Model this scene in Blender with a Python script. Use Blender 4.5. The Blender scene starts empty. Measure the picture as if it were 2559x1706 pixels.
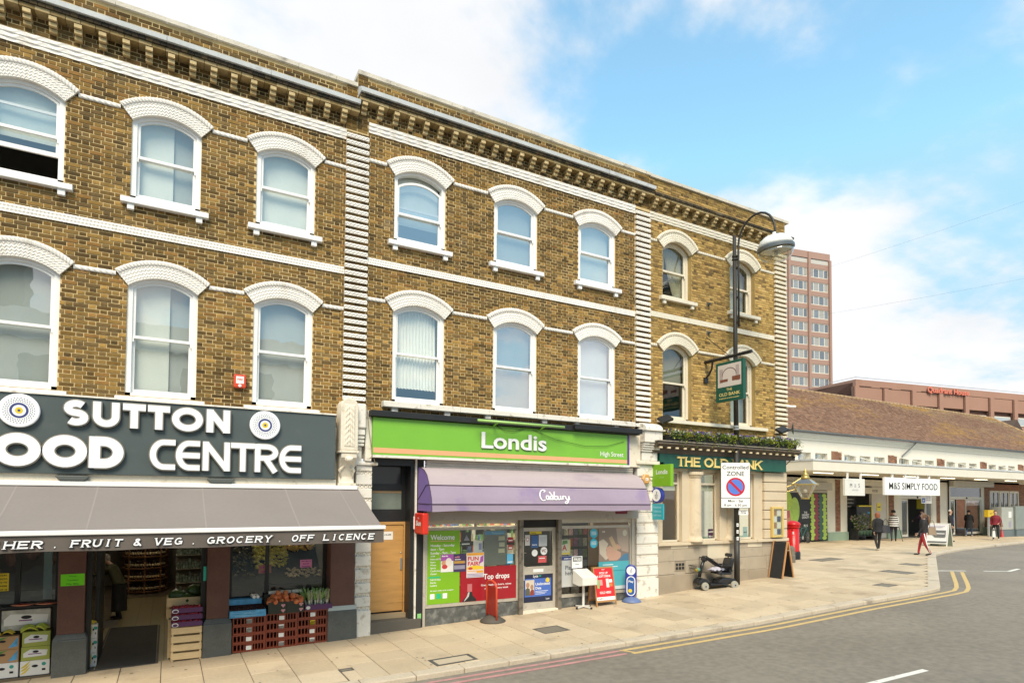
import bpy, bmesh, math, random
from mathutils import Vector, Matrix, geometry
random.seed(7)
SC = bpy.context.scene
COL = SC.collection
R = math.radians
F = 13.0            # the terrace front stands on the plane y = 13, street towards -y
EYE = 2.75
# ------------------------------------------------------------------ camera
cd = bpy.data.cameras.new('camera'); cam = bpy.data.objects.new('camera', cd); COL.objects.link(cam)
cd.sensor_fit = 'HORIZONTAL'; cd.sensor_width = 36.0
cd.lens = 36.0 * 1525.33 / 2559.0
cd.shift_y = 341.0 / 2559.0
cd.clip_end = 5000
_r = Vector((0.871268, -0.490757, 0.006999)); _d = Vector((0.022179, 0.025123, -0.999438)); _f = Vector((0.490306, 0.870934, 0.032774))
cam.matrix_world = Matrix(((_r.x, -_d.x, -_f.x, 0), (_r.y, -_d.y, -_f.y, 0), (_r.z, -_d.z, -_f.z, EYE), (0, 0, 0, 1)))
SC.camera = cam
# ------------------------------------------------------------------ sky, sun, exposure
SUN_AZ = R(208)      # compass-like angle, measured from +y clockwise: the light comes from behind the camera
SUN_EL = R(48)
w = bpy.data.worlds.new('World'); SC.world = w; w.use_nodes = True
nt = w.node_tree; nt.nodes.clear(); N = nt.nodes.new; L = nt.links.new
out = N('ShaderNodeOutputWorld'); bg = N('ShaderNodeBackground'); bg.inputs['Strength'].default_value = 0.15
sky = N('ShaderNodeTexSky'); sky.sky_type = 'NISHITA'; sky.sun_disc = False
sky.sun_elevation = SUN_EL; sky.sun_rotation = SUN_AZ; sky.air_density = 1.0; sky.dust_density = 0.6; sky.ozone_density = 1.4
tc = N('ShaderNodeTexCoord'); sep = N('ShaderNodeSeparateXYZ'); L(tc.outputs['Generated'], sep.inputs[0])
def mth(op, a, b=None, clamp=False):
 n = N('ShaderNodeMath'); n.operation = op; n.use_clamp = clamp
 for i, v in enumerate((a, b)):
  if v is None: continue
  if hasattr(v, 'is_output'): L(v, n.inputs[i])
  else: n.inputs[i].default_value = v
 return n.outputs[0]
zc = mth('ADD', mth('MAXIMUM', sep.outputs['Z'], 0.0), 0.22)
cmb = N('ShaderNodeCombineXYZ'); L(mth('DIVIDE', sep.outputs['X'], zc), cmb.inputs[0]); L(mth('DIVIDE', sep.outputs['Y'], zc), cmb.inputs[1])
cmb.inputs[2].default_value = 34.32; CL = 3.6
n1 = N('ShaderNodeTexNoise'); n1.inputs['Scale'].default_value = 0.95; n1.inputs['Detail'].default_value = 10; n1.inputs['Roughness'].default_value = 0.54; n1.inputs['Distortion'].default_value = 0.2
L(cmb.outputs[0], n1.inputs['Vector'])
n3 = N('ShaderNodeTexNoise'); n3.inputs['Scale'].default_value = 3.2; n3.inputs['Detail'].default_value = 8; n3.inputs['Roughness'].default_value = 0.6; L(cmb.outputs[0], n3.inputs['Vector'])
dens = mth('ADD', mth('ADD', n1.outputs['Fac'], mth('MULTIPLY', mth('SUBTRACT', 0.33, sep.outputs['Z']), 0.13)), mth('MULTIPLY', mth('SUBTRACT', n3.outputs['Fac'], 0.5), 0.10))
cov = N('ShaderNodeMapRange'); cov.interpolation_type = 'SMOOTHERSTEP'; L(dens, cov.inputs['Value'])
cov.inputs['From Min'].default_value = 0.45; cov.inputs['From Max'].default_value = 0.575
n2 = N('ShaderNodeTexNoise'); n2.inputs['Scale'].default_value = 2.0; n2.inputs['Detail'].default_value = 7; L(cmb.outputs[0], n2.inputs['Vector'])
shade = N('ShaderNodeMapRange'); L(n2.outputs['Fac'], shade.inputs['Value']); shade.inputs['From Min'].default_value = 0.3; shade.inputs['From Max'].default_value = 0.7
shade.inputs['To Min'].default_value = CL * 0.90; shade.inputs['To Max'].default_value = CL * 1.06
ccol = N('ShaderNodeCombineColor'); s = shade.outputs[0]
L(s, ccol.inputs[0]); L(mth('MULTIPLY', s, 1.0), ccol.inputs[1]); L(mth('MULTIPLY', s, 1.012), ccol.inputs[2])
lift = N('ShaderNodeVectorMath'); lift.operation = 'MULTIPLY'; L(sky.outputs[0], lift.inputs[0]); lift.inputs[1].default_value = (1.2, 1.45, 1.2)
capv = N('ShaderNodeVectorMath'); capv.operation = 'MINIMUM'; L(lift.outputs[0], capv.inputs[0]); capv.inputs[1].default_value = (1.6, 2.75, 3.6)
mx = N('ShaderNodeMix'); mx.data_type = 'RGBA'; L(mth('MULTIPLY', cov.outputs[0], 0.97), mx.inputs['Factor']); L(capv.outputs[0], mx.inputs['A']); L(ccol.outputs[0], mx.inputs['B'])
L(mx.outputs['Result'], bg.inputs['Color']); L(bg.outputs[0], out.inputs['Surface'])
sd = bpy.data.lights.new('sun', 'SUN'); sun = bpy.data.objects.new('sun', sd); COL.objects.link(sun)
sd.energy = 2.5; sd.angle = R(28); sd.color = (1.0, 0.87, 0.69)
sv = Vector((math.sin(SUN_AZ) * math.cos(SUN_EL), math.cos(SUN_AZ) * math.cos(SUN_EL), math.sin(SUN_EL)))
sun.rotation_euler = (-sv).to_track_quat('-Z', 'Y').to_euler(); sun.location = (0, -10, 40)
SC.view_settings.view_transform = 'Standard'; SC.view_settings.look = 'None'; SC.view_settings.gamma = 1.0
SC.view_settings.use_curve_mapping = False
SC.view_settings.exposure = 0.95
SC.cycles.max_bounces = 7; SC.cycles.diffuse_bounces = 4; SC.cycles.glossy_bounces = 4; SC.cycles.transparent_max_bounces = 12
SC.cycles.use_denoising = True
# ------------------------------------------------------------------ materials
MATS = {}
def mat(name, col, rough=0.6, metal=0.0, var=0.12, vs=2.5, bump=0.0, bs=80.0, attr=False, spec=0.4, fine=0.06, dirt=None, emit=0.0, stretch=None):
 if name in MATS: return MATS[name]
 m = bpy.data.materials.new(name); m.use_nodes = True; t = m.node_tree; n = t.nodes; b = n['Principled BSDF']
 ln = t.links.new
 b.inputs['Roughness'].default_value = rough; b.inputs['Metallic'].default_value = metal; b.inputs['Specular IOR Level'].default_value = spec
 g = n.new('ShaderNodeNewGeometry'); pos = g.outputs['Position']
 if stretch:
  vm = n.new('ShaderNodeVectorMath'); vm.operation = 'MULTIPLY'; ln(pos, vm.inputs[0]); vm.inputs[1].default_value = stretch; pos = vm.outputs[0]
 if attr:
  a = n.new('ShaderNodeAttribute'); a.attribute_name = 'Col'; base = a.outputs['Color']
 else:
  rgb = n.new('ShaderNodeRGB'); rgb.outputs[0].default_value = (*col, 1); base = rgb.outputs[0]
 def noise(sc, det):
  q = n.new('ShaderNodeTexNoise'); q.inputs['Scale'].default_value = sc; q.inputs['Detail'].default_value = det; ln(pos, q.inputs['Vector']); return q.outputs['Fac']
 def mul(c, fac, amt):
  mr = n.new('ShaderNodeMapRange'); ln(fac, mr.inputs['Value']); mr.inputs['From Min'].default_value = 0.25; mr.inputs['From Max'].default_value = 0.75
  mr.inputs['To Min'].default_value = 1 - amt; mr.inputs['To Max'].default_value = 1 + amt
  v = n.new('ShaderNodeVectorMath'); v.operation = 'SCALE'; ln(c, v.inputs[0]); ln(mr.outputs[0], v.inputs['Scale']); return v.outputs[0]
 c = base
 if var: c = mul(c, noise(vs, 4), var)
 if fine: c = mul(c, noise(vs * 22, 3), fine)
 if dirt:
  dc, amt, ds, lo = dirt
  mr = n.new('ShaderNodeMapRange'); ln(noise(ds, 6), mr.inputs['Value']); mr.inputs['From Min'].default_value = lo; mr.inputs['From Max'].default_value = lo + 0.16; mr.inputs['To Max'].default_value = amt
  mxx = n.new('ShaderNodeMix'); mxx.data_type = 'RGBA'; ln(mr.outputs[0], mxx.inputs['Factor']); ln(c, mxx.inputs['A']); mxx.inputs['B'].default_value = (*dc, 1); c = mxx.outputs['Result']
 ln(c, b.inputs['Base Color'])
 if emit:
  ln(c, b.inputs['Emission Color']); b.inputs['Emission Strength'].default_value = emit
 if bump:
  bp = n.new('ShaderNodeBump'); bp.inputs['Strength'].default_value = bump; bp.inputs['Distance'].default_value = 0.02; ln(noise(bs, 5), bp.inputs['Height']); ln(bp.outputs[0], b.inputs['Normal'])
 MATS[name] = m; return m
def glass(name, tint=(0.9, 0.95, 0.93), refl=0.10, rough=0.01):
 if name in MATS: return MATS[name]
 m = bpy.data.materials.new(name); m.use_nodes = True; t = m.node_tree; t.nodes.clear(); n = t.nodes.new; ln = t.links.new
 o = n('ShaderNodeOutputMaterial'); mxs = n('ShaderNodeMixShader'); tr = n('ShaderNodeBsdfTransparent'); gl = n('ShaderNodeBsdfGlossy')
 tr.inputs[0].default_value = (*tint, 1); gl.inputs['Roughness'].default_value = rough; gl.inputs['Color'].default_value = (0.95, 0.97, 1, 1)
 lw = n('ShaderNodeLayerWeight'); lw.inputs[0].default_value = 0.5; pw = n('ShaderNodeMath'); pw.operation = 'POWER'; ln(lw.outputs['Facing'], pw.inputs[0]); pw.inputs[1].default_value = 4.0
 fr = n('ShaderNodeMath'); fr.operation = 'MULTIPLY_ADD'; ln(pw.outputs[0], fr.inputs[0]); fr.inputs[1].default_value = 0.9; fr.inputs[2].default_value = 0.03
 ns = n('ShaderNodeTexNoise'); ns.inputs['Scale'].default_value = 1.6; ns.inputs['Detail'].default_value = 2
 ge = n('ShaderNodeNewGeometry'); ln(ge.outputs['Position'], ns.inputs['Vector'])
 bp = n('ShaderNodeBump'); bp.inputs['Strength'].default_value = 0.06; bp.inputs['Distance'].default_value = 0.05; ln(ns.outputs['Fac'], bp.inputs['Height']); ln(bp.outputs[0], gl.inputs['Normal'])
 ad = n('ShaderNodeMath'); ad.operation = 'ADD'; ad.use_clamp = True; ln(fr.outputs[0], ad.inputs[0]); ad.inputs[1].default_value = refl
 ln(ad.outputs[0], mxs.inputs[0]); ln(tr.outputs[0], mxs.inputs[1]); ln(gl.outputs[0], mxs.inputs[2]); ln(mxs.outputs[0], o.inputs[0])
 MATS[name] = m; return m
M = dict(
 brick=mat('stock_brick', (1, 1, 1), 0.85, attr=True, var=0.16, vs=9, bump=0.35, bs=130, fine=0.18, spec=0.2, dirt=((0.36, 0.29, 0.19), 0.55, 1.3, 0.68)),
 mortar=mat('lime_mortar', (0.63, 0.475, 0.24), 0.9, var=0.14, vs=3, bump=0.3, bs=160, spec=0.2),
 mortar_pub=mat('yellow_mortar', (0.40, 0.28, 0.11), 0.9, var=0.16, vs=3, bump=0.3, bs=160, spec=0.2),
 white=mat('white_masonry_paint', (0.80, 0.765, 0.705), 0.55, var=0.06, vs=1.6, fine=0.03, dirt=((0.46, 0.40, 0.31), 0.45, 3.5, 0.58), stretch=(1, 1, .45)),
 white_old=mat('flaking_white_paint', (0.76, 0.72, 0.64), 0.6, var=0.06, vs=2, bump=0.25, bs=30, dirt=((0.30, 0.245, 0.17), 0.7, 6.5, 0.56)),
 cream_old=mat('weathered_cream_paint', (0.74, 0.67, 0.54), 0.6, var=0.07, vs=2, bump=0.25, bs=40, dirt=((0.38, 0.31, 0.21), 0.6, 7.0, 0.57)),
 upvc=mat('white_plastic', (0.84, 0.83, 0.81), 0.3, var=0.02, vs=1, fine=0.0),
 lead=mat('lead_sheet', (0.55, 0.57, 0.57), 0.45, var=0.12, vs=2.2, fine=0.08, dirt=((0.20, 0.20, 0.19), 0.6, 4, 0.60)),
 coping=mat('coping_stone', (0.58, 0.53, 0.44), 0.85, var=0.16, vs=2.4, bump=0.5, bs=30, dirt=((0.10, 0.09, 0.07), 0.8, 3, 0.60)),
 pave=mat('paving_stone', (1, 1, 1), 0.85, attr=True, var=0.08, vs=1.1, bump=0.15, bs=110, fine=0.07, dirt=((0.28, 0.21, 0.14), 0.6, 1.3, 0.57), spec=0.25),
 joint=mat('paving_joint', (0.14, 0.11, 0.075), 0.95, var=0.2),
 kerb=mat('granite_kerb', (0.50, 0.42, 0.315), 0.8, var=0.12, vs=1.5, bump=0.25, bs=120, fine=0.12, dirt=((0.20, 0.16, 0.12), 0.7, 2.2, 0.57)),
 asphalt=mat('worn_asphalt', (0.235, 0.205, 0.165), 0.9, var=0.12, vs=0.35, bump=0.7, bs=150, fine=0.16, spec=0.25, dirt=((0.30, 0.26, 0.21), 0.6, 0.28, 0.54)),
 yellow=mat('yellow_road_paint', (0.55, 0.385, 0.16), 0.8, var=0.08, vs=3, fine=0.12, dirt=((0.3, 0.24, 0.16), 0.55, 14, 0.6)),
 redline=mat('faded_red_road_paint', (0.46, 0.22, 0.21), 0.8, var=0.12, vs=3, fine=0.16, dirt=((0.25, 0.2, 0.165), 0.75, 8, 0.52)),
 whiteline=mat('white_road_paint', (0.70, 0.67, 0.60), 0.8, var=0.08, vs=3, fine=0.1, dirt=((0.26, 0.22, 0.18), 0.7, 10, 0.58)),
 iron=mat('cast_iron', (0.09, 0.085, 0.075), 0.7, var=0.2, bump=0.4, bs=50),
 black=mat('black_paint', (0.018, 0.018, 0.018), 0.4, var=0.2, fine=0.05),
 blackmatt=mat('black_rubber', (0.022, 0.022, 0.023), 0.8, var=0.15),
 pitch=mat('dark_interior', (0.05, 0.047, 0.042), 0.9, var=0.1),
 alu=mat('dull_aluminium', (0.47, 0.43, 0.36), 0.45, metal=0.15, var=0.12, vs=3, fine=0.1, dirt=((0.14, 0.12, 0.09), 0.6, 7, 0.6)),
 steel=mat('steel', (0.55, 0.55, 0.54), 0.35, metal=0.8, var=0.05),
 glass=glass('window_glass', (0.94, 0.96, 0.95), 0.20),
 shopglass=glass('shop_glass', (0.93, 0.95, 0.93), 0.03),
)
def C(name, col, rough=0.5, **k):
 k.setdefault('var', 0.05); k.setdefault('fine', 0.03); return mat(name, col, rough, **k)
# ------------------------------------------------------------------ mesh builder
ORG = {}
def org_of(o):
 while o is not None:
  if o.name in ORG: return ORG[o.name]
  o = o.parent
 return Vector((0, 0, 0))
class MB:
 def __init__(s): s.v = []; s.f = []; s.c = []; s.m = []; s.col = None; s.mi = 0
 def add(s, vs, fs):
  b = len(s.v); s.v += [tuple(p) for p in vs]
  for f in fs: s.f.append(tuple(b + i for i in f)); s.c.append(s.col); s.m.append(s.mi)
  return s
 def box(s, x0, x1, y0, y1, z0, z1, noback=False):
  fs = [(0, 1, 5, 4), (1, 2, 6, 5), (3, 0, 4, 7), (4, 5, 6, 7), (3, 2, 1, 0)]
  if not noback: fs.append((2, 3, 7, 6))
  return s.add([(x0, y0, z0), (x1, y0, z0), (x1, y1, z0), (x0, y1, z0), (x0, y0, z1), (x1, y0, z1), (x1, y1, z1), (x0, y1, z1)], fs)
 def hexa(s, p):      # 8 corners: bottom 4 (ccw from above), top 4
  return s.add(p, [(0, 1, 5, 4), (1, 2, 6, 5), (2, 3, 7, 6), (3, 0, 4, 7), (4, 5, 6, 7), (3, 2, 1, 0)])
 def bar(s, a, b, wd, ht, up=(0, 0, 1)):      # rectangular bar from a to b
  a = Vector(a); b = Vector(b); d = (b - a).normalized(); u = Vector(up)
  sd_ = d.cross(u)
  if sd_.length < 1e-4: sd_ = d.cross(Vector((1, 0, 0)))
  sd_.normalize(); u = sd_.cross(d).normalized(); sd_ *= wd / 2; u = u * ht / 2
  return s.add([a - sd_ - u, a + sd_ - u, a + sd_ + u, a - sd_ + u, b - sd_ - u, b + sd_ - u, b + sd_ + u, b - sd_ + u],
                     [(0, 1, 2, 3), (7, 6, 5, 4), (0, 4, 5, 1), (1, 5, 6, 2), (2, 6, 7, 3), (3, 7, 4, 0)])
 def quad(s, a, b, c, d): return s.add([a, b, c, d], [(0, 1, 2, 3)])
 def prism(s, pts, d):       # polygon (3D points, in order) extruded by vector d
  n = len(pts); d = Vector(d); p = [Vector(q) for q in pts]
  return s.add(p + [q + d for q in p], [tuple(range(n - 1, -1, -1)), tuple(range(n, 2 * n))] + [(i, (i + 1) % n, n + (i + 1) % n, n + i) for i in range(n)])
 def pxz(s, pts, y0, y1): return s.prism([(x, y0, z) for x, z in pts], (0, y1 - y0, 0))
 def tube(s, pts, r, n=8, cap=True):
  pts = [Vector(p) for p in pts]; rr = r if isinstance(r, (list, tuple)) else [r] * len(pts); vs = []; fs = []
  t0 = (pts[1] - pts[0]).normalized(); u = t0.orthogonal().normalized()
  for i, p in enumerate(pts):
   t = (pts[min(i + 1, len(pts) - 1)] - pts[max(i - 1, 0)]).normalized()
   u = (u - t * u.dot(t)).normalized(); v = t.cross(u)
   for k in range(n):
    a = 2 * math.pi * k / n; vs.append(p + (u * math.cos(a) + v * math.sin(a)) * rr[i])
  for i in range(len(pts) - 1):
   for k in range(n): fs.append((i * n + k, i * n + (k + 1) % n, (i + 1) * n + (k + 1) % n, (i + 1) * n + k))
  if cap: fs.append(tuple(range(n - 1, -1, -1))); fs.append(tuple(range((len(pts) - 1) * n, len(pts) * n)))
  return s.add(vs, fs)
 def lathe(s, prof, c=(0, 0, 0), n=16, axis='Z', sx=1, sy=1):
  vs = []; fs = []; c = Vector(c)
  for r, h in prof:
   for k in range(n):
    a = 2 * math.pi * k / n; x, y = r * math.cos(a) * sx, r * math.sin(a) * sy
    vs.append(c + (Vector((x, y, h)) if axis == 'Z' else Vector((x, h, y)) if axis == 'Y' else Vector((h, x, y))))
  m = len(prof)
  for i in range(m - 1):
   for k in range(n): fs.append((i * n + k, i * n + (k + 1) % n, (i + 1) * n + (k + 1) % n, (i + 1) * n + k))
  fs.append(tuple(range(n - 1, -1, -1))); fs.append(tuple(range((m - 1) * n, m * n)))
  return s.add(vs, fs)
 def ball(s, c, r, n=10, m=7, sx=1, sy=1, sz=1):
  return s.lathe([(r * math.sin(math.pi * (i + 0.02) / (m + 0.04)), -r * sz * math.cos(math.pi * (i + 0.02) / (m + 0.04))) for i in range(m + 1)], c, n, sx=sx, sy=sy)
 def grid(s, fn, nu, nv):     # fn(u,v) -> point, u,v in 0..1
  vs = [fn(i / nu, j / nv) for j in range(nv + 1) for i in range(nu + 1)]
  return s.add(vs, [(j * (nu + 1) + i, j * (nu + 1) + i + 1, (j + 1) * (nu + 1) + i + 1, (j + 1) * (nu + 1) + i) for j in range(nv) for i in range(nu)])
 def disc(s, c, rx, rz, y, n=28): return s.add([(c[0] + rx * math.cos(2 * math.pi * k / n), y, c[1] + rz * math.sin(2 * math.pi * k / n)) for k in range(n)], [tuple(range(n))])
 def text(s, body, loc, size, right=(1, 0, 0), up=(0, 0, 1), bold=0.0, ext=0.002, align='CENTER', width=None, shear=0.0):
  if body.startswith('~'):      # print too small to read: a row of short strokes
   rt = Vector(right); u = Vector(up); nrm = rt.cross(u); loc = Vector(loc) + nrm * ext; wd = width or size * 0.5 * len(body); q = random.Random(len(body)); x = 0.0 if align == 'LEFT' else -wd / 2; x1 = x + wd
   while x < x1 - 0.2 * size:
    l = min(q.uniform(0.25, 0.6) * size, x1 - x); h = q.uniform(0.4, 0.62) * size
    s.add([loc + rt * x, loc + rt * (x + l), loc + rt * (x + l) + u * h, loc + rt * x + u * h], [(0, 1, 2, 3)]); x += l + q.choice((0.1, 0.1, 0.32)) * size
   return s
  cu = bpy.data.curves.new('t', 'FONT'); cu.body = body; cu.size = 1.0; cu.offset = bold; cu.align_x = align; cu.resolution_u = 3; cu.shear = shear
  ob = bpy.data.objects.new('t', cu); me = bpy.data.meshes.new_from_object(ob)
  rt = Vector(right); u = Vector(up); nrm = rt.cross(u); loc = Vector(loc)
  xs = [v.co.x for v in me.vertices] or [0]
  kx = size if width is None else width / max(max(xs) - min(xs), 1e-4)
  vs = [loc + rt * v.co.x * kx + u * v.co.y * size + nrm * ext for v in me.vertices]
  s.add(vs, [tuple(p.vertices) for p in me.polygons])
  bpy.data.objects.remove(ob); bpy.data.curves.remove(cu); bpy.data.meshes.remove(me); return s
 def xf(s, mt, start=0):
  for i in range(start, len(s.v)): s.v[i] = tuple(mt @ Vector(s.v[i]))
  return s
 def mesh(s, name, mats, off=Vector((0, 0, 0)), smooth=False):
  me = bpy.data.meshes.new(name)
  me.from_pydata([(x - off.x, y - off.y, z - off.z) for x, y, z in s.v], [], s.f)
  for m_ in (mats if isinstance(mats, (list, tuple)) else [mats]): me.materials.append(m_)
  if any(s.m): me.polygons.foreach_set('material_index', s.m)
  if any(c is not None for c in s.c):
   at = me.color_attributes.new('Col', 'FLOAT_COLOR', 'CORNER'); buf = []
   for f, c in zip(s.f, s.c): buf += list((*(c or (0.5, 0.5, 0.5)), 1.0)) * len(f)
   at.data.foreach_set('color', buf)
  if smooth: me.polygons.foreach_set('use_smooth', [True] * len(me.polygons))
  me.update(); return me
 def build(s, name, mats, parent=None, smooth=False, bevel=0, angle=None, loc=None):
  o = bpy.data.objects.new(name, s.mesh(name, mats, org_of(parent), smooth or angle is not None)); COL.objects.link(o)
  if parent is not None: o.parent = parent
  if loc is not None: o.location = loc
  if bevel:
   b = o.modifiers.new('bevel', 'BEVEL'); b.width = bevel; b.segments = 2; b.limit_method = 'ANGLE'; b.angle_limit = R(40)
  if angle is not None:
   bm = bmesh.new(); bm.from_mesh(o.data)
   for e in bm.edges:
    if len(e.link_faces) == 2 and e.calc_face_angle(0) > R(angle): e.smooth = False
   bm.to_mesh(o.data); bm.free()
  return o
def tag(o, label=None, cat=None, group=None, kind=None):
 if label: o['label'] = label
 if cat: o['category'] = cat
 if group: o['group'] = group
 if kind: o['kind'] = kind
 return o
def thing(name, label, cat, loc=(0, 0, 0), rz=0.0, group=None, world=True):
 o = bpy.data.objects.new(name, None); COL.objects.link(o); o.empty_display_size = 0.2
 o.location = loc; o.rotation_euler = (0, 0, rz); ORG[o.name] = Vector(loc) if world else Vector((0, 0, 0))
 return tag(o, label, cat, group)
def single(mb, name, mats, label, cat, group=None, loc=None, **k):
 """a thing that is one mesh; world coordinates, origin moved to its base"""
 xs = [v[0] for v in mb.v]; ys = [v[1] for v in mb.v]; zs = [v[2] for v in mb.v]
 b = Vector(((min(xs) + max(xs)) / 2, (min(ys) + max(ys)) / 2, min(zs)))
 mb.v = [(x - b.x, y - b.y, z - b.z) for x, y, z in mb.v]
 o = mb.build(name, mats, None, **k); o.location = b; ORG[o.name] = b
 return tag(o, label, cat, group)
def copy_tree(o, parent=None):
 c = o.copy(); COL.objects.link(c); c.parent = parent
 for ch in o.children: copy_tree(ch, c)
 return c
XS = [-60, -20, -6, -1.7, 3.8, 11.5, 15, 18, 24, 32, 48, 90]; ZS = [-1.2, -0.75, -.42, -.33, -.19, .04, .24, .37, .50, .55, .45, .2]
def zg(x):
 if x <= XS[0]: return ZS[0]
 for i in range(len(XS) - 1):
  if x <= XS[i + 1]:
   t = (x - XS[i]) / (XS[i + 1] - XS[i]); return ZS[i] + t * (ZS[i + 1] - ZS[i])
 return ZS[-1]
_rt = (_r, _d, _f)
def proj(p):
 q = Vector(p) - Vector((0, 0, EYE)); z_ = q.dot(_f)
 if z_ <= 0.1: return None
 return (1279.5 + 1525.33 * q.dot(_r) / z_, 1194 + 1525.33 * q.dot(_d) / z_)
def inview(p, m=0):
 q = proj(p); return q is not None and -m < q[0] < 2559 + m and -m < q[1] < 1706 + m
def K(x, z, o):       # facade-plane measurement (x, z) carried to a surface standing o metres proud of the wall
 k = (F - o) / F; return x * k, EYE + (z - EYE) * k
# ================================================================== ground, road, pavement
KH = 0.085
KERB = [(-40, 12.2), (-8, 10.32), (3.65, 9.65), (10.5, 9.33), (17.0, 8.88), (18.0, 8.84), (18.55, 8.92), (18.9, 9.08), (19.5, 9.38), (24, 11.62), (28.0, 13.60), (29.2, 13.95), (32.7, 14.6), (42, 15.9), (60, 17.6), (110, 20.0)]
def kerb_y(x):
 for (a, ya), (b, yb) in zip(KERB, KERB[1:]):
  if x <= b: return ya + (yb - ya) * (x - a) / (b - a)
 return KERB[-1][1]
def sheet(xs, ys, dz):
 mb = MB(); nx = len(xs)
 mb.add([(x, y, zg(x) + dz) for y in ys for x in xs], [(j * nx + i, j * nx + i + 1, (j + 1) * nx + i + 1, (j + 1) * nx + i) for j in range(len(ys) - 1) for i in range(nx - 1)])
 return mb
tag(sheet([-900, -300] + XS + [200, 500, 1200], [-600, -200, -60, -12, 60, 200, 600, 1200], -KH - 0.03).build('ground', C('far_ground', (0.2, 0.185, 0.16), 0.95)), kind='structure')
road = tag(sheet([-80] + XS[:2] + [-12] + XS[2:] + [110, 160], [-14, -6, 0, 4, 8, 9, 10, 12, 14, 16, 18, 20.5], -KH).build('road', M['asphalt']), kind='structure')
def ribbon(path, w_, dz, mb, step=1.0, s0=0, s1=1e9, gaps=None):
 pts = []; s = 0
 for (a, b) in zip(path, path[1:]):
  a = Vector(a); b = Vector(b); l = (b - a).length; n = max(1, int(l / step))
  for i in range(n): pts.append((a.lerp(b, i / n), s + l * i / n))
  s += l
 pts.append((Vector(path[-1]), s)); pts = [p for p, q in pts if s0 <= q <= s1]
 for i in range(len(pts) - 1):
  d0 = (pts[min(i + 1, len(pts) - 1)] - pts[max(i - 1, 0)]).normalized(); d1 = (pts[min(i + 2, len(pts) - 1)] - pts[i]).normalized()
  n0 = Vector((-d0.y, d0.x)) * w_ / 2; n1 = Vector((-d1.y, d1.x)) * w_ / 2
  q = [pts[i] - n0, pts[i + 1] - n1, pts[i + 1] + n1, pts[i] + n0]
  mb.add([(p.x, p.y, zg(p.x) + dz) for p in q], [(0, 1, 2, 3)])
def offset(path, o):
 res = []
 for i, p in enumerate(path):
  d = (Vector(path[min(i + 1, len(path) - 1)]) - Vector(path[max(i - 1, 0)])).normalized(); res.append((p[0] + d.y * o, p[1] - d.x * o))
 return res
LINE = [(-40, 12.2), (-8, 10.32), (3.65, 9.65), (7.62, 9.46)]
for o in (0.20, 0.42):
 mb = MB(); ribbon(offset(LINE, o), 0.09, -KH + 0.004, mb); mb.build('red_line', M['redline'], road)
mb = MB(); ribbon([(7.64, 9.30), (7.80, 8.98)], 0.07, -KH + 0.0045, mb); mb.build('yellow_line_end', M['yellow'], road)
YL = [(7.72, 9.46), (10.5, 9.33), (17.0, 8.92), (18.2, 8.86), (18.8, 8.9), (19.4, 9.12), (20.2, 9.5), (22.9, 10.86)]
for o in (0.20, 0.47):
 mb = MB(); ribbon(offset(YL, o), 0.105, -KH + 0.004, mb, 0.6); mb.build('yellow_line', M['yellow'], road)
mb = MB(); ribbon([(22.75, 11.05), (23.5, 10.5)], 0.12, -KH + 0.005, mb); mb.build('white_line', M['whiteline'], road)
mb = MB(); ribbon([(23.9, 10.15), (24.55, 9.70), (25.7, 9.87)], 0.12, -KH + 0.005, mb); mb.build('white_line', M['whiteline'], road)
for x0, x1 in ((9.55, 11.05), (5.6, 7.0), (1.6, 3.0)):
 mb = MB(); yy = lambda x: 5.58 - 0.055 * (x - 10.5); ribbon([(x0, yy(x0)), (x1, yy(x1))], 0.11, -KH + 0.004, mb); mb.build('centre_dash', M['whiteline'], road)
pv = MB(); PX = sorted(set([-40, -20, -12, -8, -6] + [x for x in XS if -20 < x < 60] + [k[0] for k in KERB if k[0] < 61] + list(range(-4, 60, 2))))
for a, b in zip(PX, PX[1:]):
 ya = kerb_y(a) + 0.02; yb = kerb_y(b) + 0.02; top = 14.2 if b <= 17.6 else 21.2
 pv.add([(a, ya, zg(a) - 0.014), (b, yb, zg(b) - 0.014), (b, top, zg(b) - 0.014), (a, top, zg(a) - 0.014)], [(0, 1, 2, 3)])
pavement = tag(pv.build('pavement', M['joint']), kind='structure')
slabs = []
def slab_ok(x, y): return True
x = -8.0
rs = random.Random(3)
while x < 60:
 wd = rs.choice((0.62, 0.66, 0.66, 0.70)) if x < 20 else rs.choice((0.6, 0.62, 0.9))
 xm = x + wd / 2; y = kerb_y(xm) + 0.30; top = 13.05 if xm < 17.7 else 20.62
 if 4.9 < xm < 11.1: top = 13.05
 y += rs.choice((0, 0.15, 0.3)) * 0; first = rs.uniform(0.35, 0.95)
 while y < top - 0.05:
  ln_ = first if first else rs.choice((0.62, 0.75, 0.75, 0.9)); first = None
  y1 = min(y + ln_, top)
  if top - y1 < 0.2: y1 = top
  slabs.append((x + 0.006, x + wd - 0.006, y + 0.006, y1 - 0.006)); y = y1
 x += wd
PAL = [(0.57, 0.455, 0.31), (0.58, 0.465, 0.315), (0.56, 0.445, 0.30), (0.585, 0.47, 0.325), (0.57, 0.455, 0.31), (0.54, 0.425, 0.285)]
COVERS = [(6.98, 7.62, 10.92, 11.46), (4.15, 4.95, 9.98, 10.42), (17.55, 18.05, 9.75, 10.2), (20.5, 21.1, 10.8, 11.7), (22.9, 23.5, 11.75, 12.4), (18.9, 19.75, 10.05, 10.6), (2.62, 2.86, 10.55, 10.72), (21.6, 23.0, 14.4, 15.0)]
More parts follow.
